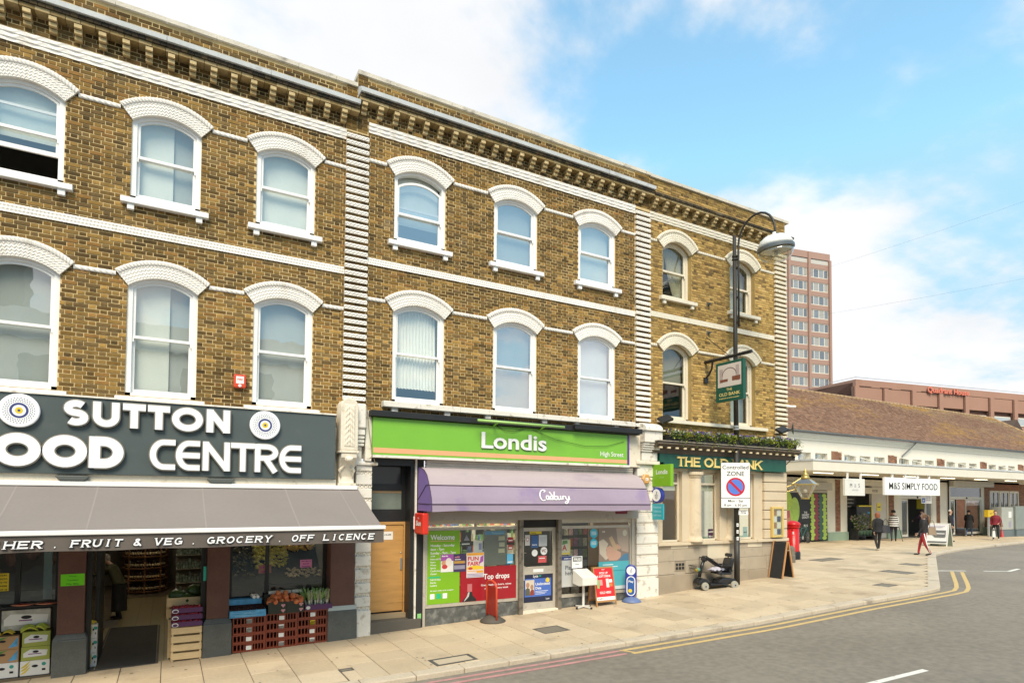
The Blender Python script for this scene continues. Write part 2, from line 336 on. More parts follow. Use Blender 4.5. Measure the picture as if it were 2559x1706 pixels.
def split(r):
 """cut the iron covers out of a slab"""
 rest = [r]
 for cx0, cx1, cy0, cy1 in COVERS:
  nr = []
  for a, b, c, d in rest:
   if b <= cx0 or a >= cx1 or d <= cy0 or c >= cy1: nr.append((a, b, c, d)); continue
   if a < cx0: nr.append((a, cx0 - 0.004, c, d))
   if b > cx1: nr.append((cx1 + 0.004, b, c, d))
   m0, m1 = max(a, cx0), min(b, cx1)
   if c < cy0: nr.append((m0, m1, c, cy0 - 0.004))
   if d > cy1: nr.append((m0, m1, cy1 + 0.004, d))
  rest = nr
 return [q for q in rest if q[1] - q[0] > 0.03 and q[3] - q[2] > 0.03]
slabs = [q for r_ in slabs for q in split(r_)]
def slab_area(r):
 p = [proj((x, y, zg(x))) for x, y in ((r[0], r[2]), (r[1], r[2]), (r[1], r[3]), (r[0], r[3]))]
 if any(q is None for q in p) or not inview(((r[0] + r[1]) / 2, (r[2] + r[3]) / 2, zg(r[0])), 60): return 0
 return abs(sum(p[i][0] * p[(i + 1) % 4][1] - p[(i + 1) % 4][0] * p[i][1] for i in range(4))) / 2
slabs.sort(key=slab_area, reverse=True)
def put_slab(mb, r):
 a, b, c, d = r; j = rs.uniform(-0.0025, 0.0025); tl = [rs.uniform(-0.0015, 0.0015) for _ in range(4)]
 g_ = rs.uniform(0.80, 0.97); mb.col = tuple(k * g_ for k in rs.choice(PAL))
 e = 0.004
 bot = [(a, c, zg(a) - 0.03), (b, c, zg(b) - 0.03), (b, d, zg(b) - 0.03), (a, d, zg(a) - 0.03)]
 mid = [(a, c, zg(a) + j - 0.004), (b, c, zg(b) + j - 0.004), (b, d, zg(b) + j - 0.004), (a, d, zg(a) + j - 0.004)]
 top = [(a + e, c + e, zg(a) + j + tl[0]), (b - e, c + e, zg(b) + j + tl[1]), (b - e, d - e, zg(b) + j + tl[2]), (a + e, d - e, zg(a) + j + tl[3])]
 mb.add(bot + mid + top, [(8, 9, 10, 11)] + [(4 + i, 4 + (i + 1) % 4, 8 + (i + 1) % 4, 8 + i) for i in range(4)] + [(i, (i + 1) % 4, 4 + (i + 1) % 4, 4 + i) for i in range(4)])
for r_ in slabs[:300]:
 mb = MB(); put_slab(mb, r_); mb.build('paving_slab', M['pave'], pavement)
mb = MB()
for r_ in slabs[300:]: put_slab(mb, r_)
tag(mb.build('paving_slab_rest', M['pave'], pavement), kind='stuff')
mb = MB()
for k in range(260):
 x = rs.uniform(-3, 24); y = rs.uniform(kerb_y(x) + .05, 12.9 if x < 17.5 else 18); r_ = rs.uniform(.008, .026); e = rs.uniform(.7, 1.3)
 mb.add([(x + r_ * e * math.cos(a * .785), y + r_ * math.sin(a * .785), zg(x) + .0062) for a in range(8)], [tuple(range(8))])
tag(mb.build('gum_spots', C('gum_grey', (0.20, 0.165, 0.12), 0.9), pavement), kind='stuff')
kp = []; s = 0
for (a, b) in zip(KERB, KERB[1:]):
 if a[0] < -8.1 or b[0] > 61: continue
 a = Vector(a); b = Vector(b); n = max(1, round((b - a).length / 0.9))
 for i in range(n): kp.append(a.lerp(b, i / n))
for i in range(len(kp) - 1):
 a, b = kp[i], kp[i + 1]; d0 = (b - kp[max(i - 1, 0)]).normalized(); d1 = (kp[min(i + 2, len(kp) - 1)] - a).normalized()
 g = (b - a).normalized() * 0.004; n0 = Vector((-d0.y, d0.x)) * 0.292; n1 = Vector((-d1.y, d1.x)) * 0.292
 q = [a + g, b - g, b - g + n1, a + g + n0]; mb = MB(); j = rs.uniform(-0.004, 0.003); mb.hexa([(p.x, p.y, zg(p.x) - KH - 0.05) for p in q] + [(p.x, p.y, zg(p.x) + 0.002 + j) for p in q])
 mb.build('kerb_stone', M['kerb'], pavement, bevel=0.02)
cl = ['dark iron access cover in the pavement before the purple awning', 'long stone-filled cover frame in the pavement before the wooden door', 'small worn cover near the rounded kerb corner', 'large dark iron cover on the forecourt near the kerb corner', 'dark iron cover on the forecourt beside the red-trousered walker', 'pale inset cover in the forecourt paving', 'tiny square valve cover in the pavement before the red crates', 'grey cover plate on the forecourt behind the pub corner']
for (a, b, c, d), lb in zip(COVERS, cl):
 t = thing('access_cover', lb, 'cover', ((a + b) / 2, (c + d) / 2, zg((a + b) / 2)))
 sl = lambda x, dz: zg(x) + dz
 fr = MB(); wf = 0.03 if lb[0] != 'l' else 0.06
 for x0, x1, y0, y1 in ((a, b, c, c + wf), (a, b, d - wf, d), (a, a + wf, c + wf, d - wf), (b - wf, b, c + wf, d - wf)):
  fr.hexa([(x0, y0, sl(x0, -.03)), (x1, y0, sl(x1, -.03)), (x1, y1, sl(x1, -.03)), (x0, y1, sl(x0, -.03)), (x0, y0, sl(x0, .002)), (x1, y0, sl(x1, .002)), (x1, y1, sl(x1, .002)), (x0, y1, sl(x0, .002))])
 pale = lb.startswith('long') or lb.startswith('pale')
 fr.build('cover_frame', M['iron'] if not lb.startswith('pale') else C('worn_rim', (0.36, 0.29, 0.2), 0.8), t)
 lid = MB(); q = [(a + wf + .003, c + wf + .003), (b - wf - .003, c + wf + .003), (b - wf - .003, d - wf - .003), (a + wf + .003, d - wf - .003)]
 lid.hexa([(x, y, sl(x, -.03)) for x, y in q] + [(x, y, sl(x, -.002)) for x, y in q]); lid.build('lid', C('cover_infill', (0.47, 0.385, 0.27), 0.85) if pale else C('cover_iron', (0.19, 0.165, 0.125), 0.75, bump=0.5, bs=60), t)
# ================================================================== the brick terrace, upper storeys
CH, JT = 0.0745, 0.0112
DARK = [(c[0] * 1.2, c[1] * 1.12, c[2] * .85) for c in [(0.105, 0.066, 0.026), (0.135, 0.088, 0.036), (0.17, 0.112, 0.045), (0.075, 0.05, 0.024), (0.20, 0.13, 0.05), (0.155, 0.095, 0.033), (0.25, 0.16, 0.06), (0.12, 0.082, 0.042), (0.145, 0.10, 0.05), (0.20, 0.115, 0.045)]]
GOLD = [(0.36, 0.235, 0.075), (0.41, 0.275, 0.09), (0.30, 0.19, 0.062), (0.45, 0.31, 0.115), (0.235, 0.15, 0.055), (0.38, 0.25, 0.09), (0.33, 0.215, 0.07), (0.16, 0.105, 0.045), (0.44, 0.29, 0.10), (0.40, 0.25, 0.085)]
def jit(c, rb, a, b):
 g_ = rb.uniform(a, b); return tuple(v * g_ for v in c)
from mathutils import noise as mnoise
def arc_geom(w_, h):
 r = (h * h + w_ * w_ / 4) / (2 * h); return r, r - h
class Win:
 def __init__(s, cx, w_, zs, zp, h): s.cx, s.w, s.zs, s.zp, s.h = cx, w_, zs, zp, h; s.r, s.e = arc_geom(w_, h); s.zc = zp - s.e
 def block(s, z0, z1):
  if z1 <= s.zs or z0 >= s.zp + s.h: return None
  hw = s.w / 2
  if z0 > s.zp: hw = math.sqrt(max(0, s.r ** 2 - (z0 - s.zc) ** 2))
  return (s.cx - hw, s.cx + hw)
 def arc(s, n=20, inset=0.0, rin=0.0):
  hw = s.w / 2 - inset; return [(s.cx + x, s.zc + math.sqrt(max(1e-6, (s.r - rin) ** 2 - x * x))) for x in [hw * (2 * i / n - 1) for i in range(n + 1)]]
 def outline(s, inset=0.0, z0=None, rin=None):
  a = s.arc(20, inset, inset * 0.75 if rin is None else rin); z0 = s.zs if z0 is None else z0
  return [(s.cx - s.w / 2 + inset, z0)] + a + [(s.cx + s.w / 2 - inset, z0)]
def rim(mb, o, i, y0, y1, bottom=None):
 """frame between two matching outlines, open at the foot, front y0, back y1"""
 n = len(o)
 for k in range(n - 1):
  a, b, c, d = o[k], o[k + 1], i[k + 1], i[k]
  mb.add([(a[0], y0, a[1]), (b[0], y0, b[1]), (c[0], y0, c[1]), (d[0], y0, d[1]), (a[0], y1, a[1]), (b[0], y1, b[1]), (c[0], y1, c[1]), (d[0], y1, d[1])],
               [(3, 2, 1, 0), (0, 1, 5, 4), (7, 6, 2, 3)])
def tri(u): f = u - math.floor(u); return abs(2 * f - 1)
def relief(mb, pos, hf, nu, nv, base=0.0):
 """raised ornament: pos(u,v)->(x,z); hf(u,v)->height proud of the wall; edges drop back to the wall"""
 def fn(i, j):
  ii = min(max(i - 1, 0), nu); jj = min(max(j - 1, 0), nv); u, v = ii / nu, jj / nv; x_, z_ = pos(u, v)
  h = base if i in (0, nu + 2) or j in (0, nv + 2) else hf(u, v)
  return (x_, F - h, z_)
 W_ = nu + 3
 mb.add([fn(i, j) for j in range(nv + 3) for i in range(W_)], [(j * W_ + i, j * W_ + i + 1, (j + 1) * W_ + i + 1, (j + 1) * W_ + i) for j in range(nv + 2) for i in range(nu + 2)])
def strip(mb, x0, x1, z0, z1, kind):
 l = x1 - x0; pos = lambda u, v: (x0 + u * l, z0 + v * (z1 - z0))
 if kind == 'rope': n = max(2, round(l / 0.085)); relief(mb, pos, lambda u, v: 0.022 + 0.018 * math.sqrt(max(0, 1 - (2 * v - 1) ** 2)) + 0.006 * math.cos(6.283 * (u * n + v * 0.9)), n * 5, 6)
 elif kind == 'diamond': n = max(2, round(l / 0.11)); relief(mb, pos, lambda u, v: 0.03 + 0.008 * math.cos(6.283 * (u * n + v)) * math.cos(6.283 * (u * n - v * 1.5)), n * 6, 9)
 elif kind == 'frieze': n = max(2, round(l / 0.3)); relief(mb, pos, lambda u, v: (0.025 if v < 0.3 else 0.04 if v < 0.62 else 0.055) + (0.0035 * math.cos(6.283 * (2.2 * v + 0.35 * math.sin(6.283 * u * n)))), n * 10, 13)
 elif kind == 'chev': n = max(2, round(l / 0.08)); relief(mb, pos, lambda u, v: 0.07 + 0.009 * math.cos(6.283 * (v * 1.2 + 0.5 * tri(u * n))), n * 4, 5)
def bricks(bld, x0, x1, zb, zt, wins, pal, matb, seed, mp):
 rb = random.Random(seed); lst = []; k = 0; z = zb
 while z + CH <= zt + 1e-4:
  blocks = sorted(b for b in (w_.block(z, z + CH) for w_ in wins) if b)
  spans = []; a = x0
  for b0, b1 in blocks:
   if b0 > a: spans.append((a, b0))
   a = max(a, b1)
  if a < x1: spans.append((a, x1))
  x = x0 - (0.1713 if k % 2 else 0.0); t = 0
  while x < x1:
   l = 0.215 if (t % 2 == 0) else 0.1025
   for a, b in spans:
    c0, c1 = max(x, a), min(x + l, b)
    if c1 - c0 > 0.035: lst.append((c0, c1, z + JT / 2, z + CH - JT / 2, abs(c1 - c0 - l) < 1e-4))
   x += l + JT; t += 1
  z += CH; k += 1
 def size(q):
  p = ((q[0] + q[1]) / 2, F, (q[2] + q[3]) / 2)
  if not q[4] or not inview(p, -6): return 0
  return (q[1] - q[0]) / (Vector(p) - Vector((0, 0, EYE))).dot(_f)
 lst.sort(key=size, reverse=True)
 def shade(): 
  c = rb.choice(pal); f_ = rb.uniform(0.8, 1.2); return tuple(v * f_ for v in c)
 def wear_and_recess_shade(q):
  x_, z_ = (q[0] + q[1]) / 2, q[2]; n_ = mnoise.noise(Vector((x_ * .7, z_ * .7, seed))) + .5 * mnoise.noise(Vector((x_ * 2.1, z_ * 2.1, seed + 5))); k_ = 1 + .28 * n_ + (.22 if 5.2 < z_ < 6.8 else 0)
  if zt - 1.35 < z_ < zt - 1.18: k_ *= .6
  if zt - .99 < z_ < zt - .62: k_ *= .55  # shade of the recess behind the modillions, put into the brick colour
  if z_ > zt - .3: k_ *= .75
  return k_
 def shape(mb, a, b, z0, z1, pr):
  e = 0.004
  mb.add([(a, F + .004, z0), (b, F + .004, z0), (b, F + .004, z1), (a, F + .004, z1), (a + e, F - pr, z0 + e), (b - e, F - pr, z0 + e), (b - e, F - pr, z1 - e), (a + e, F - pr, z1 - e)],
               [(4, 5, 6, 7), (0, 1, 5, 4), (1, 2, 6, 5), (2, 3, 7, 6), (3, 0, 4, 7)])
 meshes = {}
 for ty, l in (('s', 0.215), ('h', 0.1025)):
  for j in range(10):
   mb = MB(); mb.col = jit(pal[j], rb, 0.85, 1.15); shape(mb, -l / 2, l / 2, -CH / 2 + JT / 2, CH / 2 - JT / 2, 0.006 + 0.0008 * j)
   mb.v = [(a, b - F, c) for a, b, c in mb.v]; meshes[ty, j] = mb.mesh('brick', M['brick'])
 og = org_of(bld)
 for q in lst[:300]:
  o = bpy.data.objects.new('brick', meshes['s' if q[1] - q[0] > 0.15 else 'h', rb.randrange(10)]); COL.objects.link(o); o.parent = bld
  o.location = Vector(((q[0] + q[1]) / 2, F, (q[2] + q[3]) / 2)) - og
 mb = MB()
 for q in lst[300:]: k_ = wear_and_recess_shade(q); mb.col = tuple(v * k_ for v in shade()); shape(mb, q[0], q[1], q[2], q[3], rb.uniform(0.004, 0.014))
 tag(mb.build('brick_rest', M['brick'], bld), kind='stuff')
def wall_front(bld, x0, x1, zb, zt, levels, matm, dep):
 """mortar-faced wall with arched openings; levels: lists of Win with equal zs/zp"""
 mb = MB()
 def rect(a, b, c, d):
  if b - a > 1e-4 and d - c > 1e-4: mb.add([(a, F, c), (b, F, c), (b, F, d), (a, F, d)], [(0, 1, 2, 3)])
 z = zb
 for wl in levels:
  zs, zp, zt2 = wl[0].zs, wl[0].zp, wl[0].zp + wl[0].h + 0.12
  rect(x0, x1, z, zs); a = x0
  for w_ in wl: rect(a, w_.cx - w_.w / 2, zs, zp); a = w_.cx + w_.w / 2
  rect(a, x1, zs, zp); a = x0
  for i, w_ in enumerate(wl):
   b = x1 if i == len(wl) - 1 else (w_.cx + wl[i + 1].cx) / 2
   arc = w_.arc(20); half = len(arc) // 2
   for part in (arc[:half + 1], arc[half:]):
    for (xa, za), (xb, zb2) in zip(part, part[1:]): mb.add([(xa, F, za), (xb, F, zb2), (xb, F, zt2), (xa, F, zt2)], [(0, 1, 2, 3)])
   rect(a, arc[0][0], zp, zt2); rect(arc[-1][0], b, zp, zt2); a = b
   ol = w_.outline(); ol = ol + [ol[0]]
   for (xa, za), (xb, zb2) in zip(ol, ol[1:]): mb.add([(xa, F, za), (xb, F, zb2), (xb, F + dep, zb2), (xa, F + dep, za)], [(3, 2, 1, 0)])
  z = zt2
 rect(x0, x1, z, zt)
 return mb.build('wall', matm, bld)
def sash_window(bld, w_, d, fm, content, raised=0.0, sillbr=True, drop=0.0, gm=None):
 """a box sash: frame > sashes, panes, sill, brackets and what hangs behind the glass"""
 fr = MB(); o = w_.outline(0.0); i = w_.outline(0.085); rim(fr, o, i, F + d, F + d + 0.14); hw = w_.w / 2
 fr.box(w_.cx - hw, w_.cx + hw, F + d, F + d + 0.14, w_.zs, w_.zs + 0.06)
 win = fr.build('window', fm, bld)
 ztop = w_.zp + w_.h; zm = w_.zs + 0.5 * (ztop - w_.zs) - 0.02; a, b = w_.cx - hw + 0.085, w_.cx + hw - 0.085
 up = MB(); oo = w_.outline(0.085, zm - drop); ii = w_.outline(0.085 + 0.05, zm - drop, 0.085 * 0.75 + 0.05)
 if drop:
  oo = [(x_, z_ - drop) if 0 < k < len(oo) - 1 else (x_, z_) for k, (x_, z_) in enumerate(oo)]; ii = [(x_, z_ - drop) if 0 < k < len(ii) - 1 else (x_, z_) for k, (x_, z_) in enumerate(ii)]
 rim(up, oo, ii, F + d + 0.035, F + d + 0.075); up.box(a, b, F + d + 0.03, F + d + 0.075, zm - drop - 0.022, zm - drop + 0.03)
 for sx_ in (a, b - 0.03): up.box(sx_, sx_ + 0.03, F + d + 0.02, F + d + 0.034, zm - drop - 0.09, zm - drop - 0.022)
 up.build('sash', fm, win)
 lo = MB(); zl = w_.zs + 0.06 + raised; zt_ = zm + 0.028 + raised
 for bx in ((a, a + 0.05, zl, zt_), (b - 0.05, b, zl, zt_), (a + 0.05, b - 0.05, zl, zl + 0.075), (a + 0.05, b - 0.05, zt_ - 0.045, zt_)): lo.box(bx[0], bx[1], F + d + 0.08, F + d + 0.12, bx[2], bx[3])
 lo.build('sash', fm, win)
 gm = gm or M['glass']
 p = MB(); inn = ii; y = F + d + 0.055; p.add([(x_, y, z_) for x_, z_ in inn], [tuple(range(len(inn) - 1, -1, -1))]); p.build('pane', gm, win)
 p = MB(); y = F + d + 0.10; p.add([(a + .05, y, zl + .07), (b - .05, y, zl + .07), (b - .05, y, zt_ - .04), (a + .05, y, zt_ - .04)], [(0, 1, 2, 3)]); p.build('pane', gm, win)
 if sillbr:
  sl = MB(); zt2 = w_.zs - 0.004; sh = hw + 0.145
  sl.add([(w_.cx - sh, F - .12, zt2 - .13), (w_.cx + sh, F - .12, zt2 - .13), (w_.cx + sh, F + d + .02, zt2 - .13), (w_.cx - sh, F + d + .02, zt2 - .13), (w_.cx - sh, F - .12, zt2 - .03), (w_.cx + sh, F - .12, zt2 - .03), (w_.cx + sh, F + d + .02, zt2), (w_.cx - sh, F + d + .02, zt2)],
               [(0, 1, 5, 4), (1, 2, 6, 5), (2, 3, 7, 6), (3, 0, 4, 7), (4, 5, 6, 7), (3, 2, 1, 0)])
  sl.build('sill', fm, win, bevel=0.008)
  for sx_ in (-1, 1):
   br = MB(); bx = w_.cx + sx_ * (sh - 0.16); br.box(bx - .055, bx + .055, F - .085, F + .0, zt2 - .235, zt2 - .131); br.build('sill_bracket', fm, win, bevel=0.006)
 y = F + d + 0.2; kind = content[0]
 if kind == 'blind':
  bl = MB(); zb_ = content[2] if len(content) > 2 else w_.zs + .07; fx = content[3] if len(content) > 3 else 1.0
  bl.box(a + .02, a + .02 + (b - a - .04) * fx, y, y + .004, zb_, ztop - 0.02); bl.build('blind', content[1], win)
  if fx < 1: bl = MB(); bl.box(a, b, y + .05, y + .054, w_.zs + .03, ztop); bl.build('blind', DKB, win)
 elif kind == 'curtain':
  for x0_, x1_, z0_, z1_, tie in content[2]:
   cu = MB(); X0, X1 = a + (b - a) * x0_, a + (b - a) * x1_; Z0, Z1 = w_.zs + (ztop - w_.zs) * z0_, w_.zs + (ztop - w_.zs) * z1_; n = max(2, int((X1 - X0) / 0.075))
   def fn(u, v):
    pinch = 1 - tie * (1 - v) ** 1.5 if tie >= 0 else 1
    anchor = X0 if x0_ < 0.3 else X1
    xx = X0 + u * (X1 - X0); xx = anchor + (xx - anchor) * pinch
    return (xx, y + 0.018 * math.sin(6.283 * n * u + 2 * v) + 0.01 * math.sin(9 * u + 5 * v), Z0 + v * (Z1 - Z0) + 0.012 * math.sin(6.283 * n * u) * (1 - v))
   cu.grid(fn, n * 6, 10); cu.build('curtain', content[1], win, smooth=True)
 return win
def hood(bld, w_, thick, wm, n=22):
 """white arched hood: zigzag band below a rope moulding"""
 A = math.asin((w_.w / 2) / w_.r); r0, r1, r2 = w_.r - 0.012, w_.r + thick * 0.70, w_.r + thick
 mb = MB()
 relief(mb, lambda u, v: (w_.cx + (r0 + v * (r1 - r0)) * math.sin((2 * u - 1) * A), w_.zc + (r0 + v * (r1 - r0)) * math.cos((2 * u - 1) * A)), lambda u, v: 0.05 + 0.0065 * math.cos(6.283 * (v * 4.0 + 0.5 * tri(u * n))), n * 4, 20)
 mb.v = [(x_, min(y_, F + 0.06) if True else y_, z_) for x_, y_, z_ in mb.v]
 h = mb.build('window_hood', wm, bld)
 mb = MB()
 relief(mb, lambda u, v: (w_.cx + (r1 + v * (r2 - r1)) * math.sin((2 * u - 1) * A), w_.zc + (r1 + v * (r2 - r1)) * math.cos((2 * u - 1) * A)), lambda u, v: 0.055 + 0.022 * math.sqrt(max(0, 1 - (2 * v - 1) ** 2)) + 0.007 * math.cos(6.283 * (u * n * 1.3 + v * 0.9)), n * 6, 6)
 mb.build('rope_moulding', wm, h)
 mb = MB()      # plain soffit of the hood
 for k in range(24):
  t0, t1 = (2 * k / 24 - 1) * A, (2 * (k + 1) / 24 - 1) * A
  mb.add([(w_.cx + r0 * math.sin(t), yy, w_.zc + r0 * math.cos(t)) for t, yy in ((t0, F - .05), (t1, F - .05), (t1, F + .07), (t0, F + .07))], [(0, 1, 2, 3)])
 mb.build('soffit', wm, h)
 return w_.cx - r2 * math.sin(A), w_.cx + r2 * math.sin(A)
def pilaster(bld, x0, x1, zb, zt, wm, pal, matm, seed):
 mb = MB(); mb.box(x0, x1, F - 0.035, F + 0.1, zb, zt); pl = mb.build('pilaster', matm, bld)
 z = zb; k = 0; rb = random.Random(seed); blk = None; br = MB()
 while z + CH <= zt:
  if k % 2 == 0:
   if blk is None:
    mb = MB(); strip(mb, x0 - 0.006, x1 + 0.006, 0, CH + 0.004, 'chev'); mb.v = [(a - x0, b - F - 0.025, c) for a, b, c in mb.v]; blk = mb.mesh('carved_block', wm)
   o = bpy.data.objects.new('carved_block', blk); COL.objects.link(o); o.parent = pl; o.location = Vector((x0, F, z)) - org_of(bld)
  else:
   x = x0 + 0.005
   while x < x1 - 0.02:
    l = min(rb.choice((0.1025, 0.215)), x1 - 0.005 - x); br.col = jit(rb.choice(pal), rb, 0.45, 0.95)
    br.box(x, x + l, F - 0.045 - rb.uniform(0, .008), F - .03, z + 0.008, z + CH - 0.006); x += l + 0.01
  z += CH; k += 1
 tag(br.build('brick_course', M['brick'], pl), kind='stuff')
def wall_end(bld, x0, x1, zb, zt, pal, mm):
 rb = random.Random(int(x0 * 7)); mb = MB(); mb.box(x0, x1, F - .02, F + .02, zb, zt); w_ = mb.build('wall_end', mm, bld); mb = MB(); z = zb; k = 0
 while z + CH <= zt + .01:
  x = x0 + .004 - (.11 if k % 2 else 0)
  while x < x1 - .02:
   a, b = max(x, x0 + .004), min(x + .215, x1 - .004)
   if b - a > .03: mb.col = jit(rb.choice(pal), rb, .6, 1.1); mb.box(a, b, F - .032, F - .019, z + .006, z + CH - .006)
   x += .2275
  z += CH; k += 1
 tag(mb.build('bricks', M['brick'], w_), kind='stuff')
def cornice(bld, x0, x1, dz, pal, matm, wm, sp, lead=True, ends=(0, 0), px=None):
 rb = random.Random(int(x0 * 10)); e0, e1 = ends
 a = px or (x0, x1)
 mb = MB(); strip(mb, a[0], a[1], 10.715 + dz, 10.925 + dz, 'frieze'); mb.build('frieze', wm, bld)
 md = MB()
 for ht, o, z0 in ((0.066, 0.20, 11.195), (0.062, 0.15, 11.118), (0.058, 0.085, 11.045)):
  md.col = rb.choice(((0.54, 0.41, 0.21), (0.47, 0.35, 0.17), (0.58, 0.45, 0.24))); md.box(-.056, .056, -o, 0.0, z0 + dz, z0 + ht + dz)
 me = md.mesh('modillion', M['brick']); x = x0 + 0.12
 while x < x1 - 0.06:
  o = bpy.data.objects.new('modillion', me); COL.objects.link(o); o.parent = bld; o.location = Vector((x, F, 0)) - org_of(bld); x += sp
 def course(z0, z1, o, jl, cols):
  mb = MB(); x = x0 - e0
  while x < x1 + e1 - 0.01:
   l = min(jl, x1 + e1 - x); mb.col = jit(rb.choice(cols), rb, 0.85, 1.15); mb.box(x + .004, x + l - .004, F - o - rb.uniform(0, .006), F, z0 + dz, z1 + dz); x += l
  return mb
 LT = [(0.40, 0.30, 0.15), (0.33, 0.235, 0.105), (0.27, 0.19, 0.08), (0.43, 0.33, 0.17)]
 course(11.27, 11.335, 0.21, 0.215, LT).build('corbel_course', M['brick'], bld)
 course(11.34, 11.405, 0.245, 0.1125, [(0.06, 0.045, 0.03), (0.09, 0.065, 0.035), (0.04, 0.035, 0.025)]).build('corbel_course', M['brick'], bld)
 if lead:
  mb = MB(); n = 5
  for i in range(n):
   xa, xb = x0 - e0 + (x1 + e1 - x0 + e0) * i / n, x0 - e0 + (x1 + e1 - x0 + e0) * (i + 1) / n; j = rb.uniform(-.008, .008)
   mb.hexa([(xa, F - .30 + j, 11.415 + dz), (xb - .006, F - .30 - j, 11.415 + dz), (xb - .006, F, 11.415 + dz), (xa, F, 11.415 + dz), (xa, F - .31 + j, 11.50 + dz), (xb - .006, F - .31 - j, 11.50 + dz), (xb - .006, F + .0, 11.66 + dz), (xa, F + .0, 11.66 + dz)])
  mb.build('lead_flashing', M['lead'], bld)
 else:
  course(11.41, 11.47, 0.16, 0.9, LT).build('corbel_course', M['brick'], bld)
 zt = 11.93 + dz
 cp = MB(); x = x0 - e0
 while x < x1 + e1 - 0.01:
  l = min(0.75 + rb.uniform(-.1, .1), x1 + e1 - x); j = rb.uniform(-.008, .008); cp.box(x, x + l - .006, F - .06 + j, F + .34, zt + j * .5, zt + .085 + j); x += l
 cp.build('coping', M['coping'], bld)
def block_of_rooms(bld, x0, x1, zb, zt, floors, colr):
 """what stands behind the front: rooms, party walls, roof"""
 mb = MB(); y0, y1 = F + 0.32, F + 9
 for z in floors: mb.box(x0, x1, y0 - .04, y1, z - .15, z + .1)
 mb.box(x0, x1, F + 3.2, F + 3.4, zb, zt); mb.box(x0, x0 + .12, y0 - .02, y1, zb, zt); mb.box(x1 - .12, x1, y0 - .02, y1, zb, zt); mb.box(x0, x1, y1, y1 + .25, zb, zt)
 mb.build('rooms', colr, bld)
ROOM = C('room_plaster', (0.34, 0.33, 0.30), 0.9)
BL_A = C('pale_blind', (0.72, 0.75, 0.68), 0.8); BL_B = C('grey_blind', (0.46, 0.49, 0.46), 0.8); NET = C('net_curtain', (0.86, 0.86, 0.78), 0.9); FILM = C('frosted_backing', (0.78, 0.86, 0.90), 0.6)
DKB = C('dim_grey_board', (0.42, 0.45, 0.42), 0.8)
# ---- grocery building
food = thing('grocery_building', 'dark brown-yellow brick terrace house above the grey grocery sign, white hooded sash windows', 'building', (-0.6, F, zg(0)))
dz = -0.30; wid = 1.14
LV = [[Win(cx, wid, 4.86 + dz, 6.87 + dz, 0.205) for cx in (-4.41, -2.285, -0.155, 1.97)], [Win(cx, wid, 8.48 + dz, 9.93 + dz, 0.205) for cx in (-4.41, -2.285, -0.155, 1.97)]]
wall_front(food, -5.6, 3.165, 4.25, 11.63, LV, M['mortar'], 0.32)
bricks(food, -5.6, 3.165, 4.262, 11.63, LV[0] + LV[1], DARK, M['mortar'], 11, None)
cont = [[('blind', DKB), ('blind', DKB), ('blind', BL_A, None, 0.62), ('blind', BL_B)], [('blind', DKB), ('blind', BL_A, 8.9), ('blind', BL_A, None, 0.62), ('blind', BL_A)]]
cont[0][2] = ('blind', BL_A, 4.64, 0.62); cont[1][2] = ('blind', BL_A, 8.26, 0.62)
for l, wl in enumerate(LV):
 ends = []
 for k, w_ in enumerate(wl):
  sash_window(food, w_, 0.03, M['upvc'], cont[l][k], raised=0.42 if (l == 1 and k == 1) else 0.0, sillbr=True)
  ends.append(hood(food, w_, 0.315, M['white']))
 zs = wl[0].zc + (wl[0].r + .315) * math.cos(math.asin(wid / 2 / wl[0].r)) - 0.105
 for a, b in zip([-5.6] + [e[1] - .02 for e in ends], [e[0] + .02 for e in ends] + [3.16]):
  mb = MB(); strip(mb, a, b, zs, zs + .078, 'rope'); mb.build('string_course', M['white'], food)
mb = MB(); strip(mb, -5.6, 3.16, 7.795 + dz, 7.945 + dz, 'diamond'); mb.build('string_course', M['white'], food)
pilaster(food, 3.17, 3.645, 4.66, 10.65, M['white'], DARK, M['mortar'], 5)
cornice(food, -5.6, 3.40, dz, DARK, M['mortar'], M['white'], 0.357, px=(-5.6, 3.165))
wall_end(food, 3.165, 3.40, 10.65, 11.63, DARK, M['mortar'])
block_of_rooms(food, -5.6, 3.40, 4.3, 11.6, (4.3, 7.75, 11.4), ROOM)
t = thing('alarm_box', 'small red alarm box on the brick wall between grocery windows', 'alarm', (1.16, F - .04, 4.86))
mb = MB(); mb.box(1.06, 1.28, F - .10, F - .008, 4.86, 5.12); mb.build('housing', C('alarm_red', (0.62, 0.07, 0.03), 0.4), t, bevel=0.02)
mb = MB(); mb.box(1.10, 1.24, F - .104, F - .098, 4.94, 5.08); mb.build('label_plate', M['upvc'], t)
mb = MB(); mb.text('FIRE', (1.17, F - .104, 5.0), 0.055, bold=.02); mb.build('lettering', C('alarm_red', (0, 0, 0)), t)
mb = MB(); mb.lathe([(.03, 0), (.03, .02), (.012, .03)], (1.17, F - .10, 4.895), 12, 'Y'); mb.xf(Matrix.Translation((0, 0, 0))); mb.v = [(x_, 2 * (F - .10) - y_, z_) for x_, y_, z_ in mb.v]; mb.build('strobe', M['upvc'], t)
mb = MB(); mb.box(-5.6, 3.46, F + .03, F + .31, 2.9, 4.3); mb.build('fascia_backing', M['cream_old'], food)
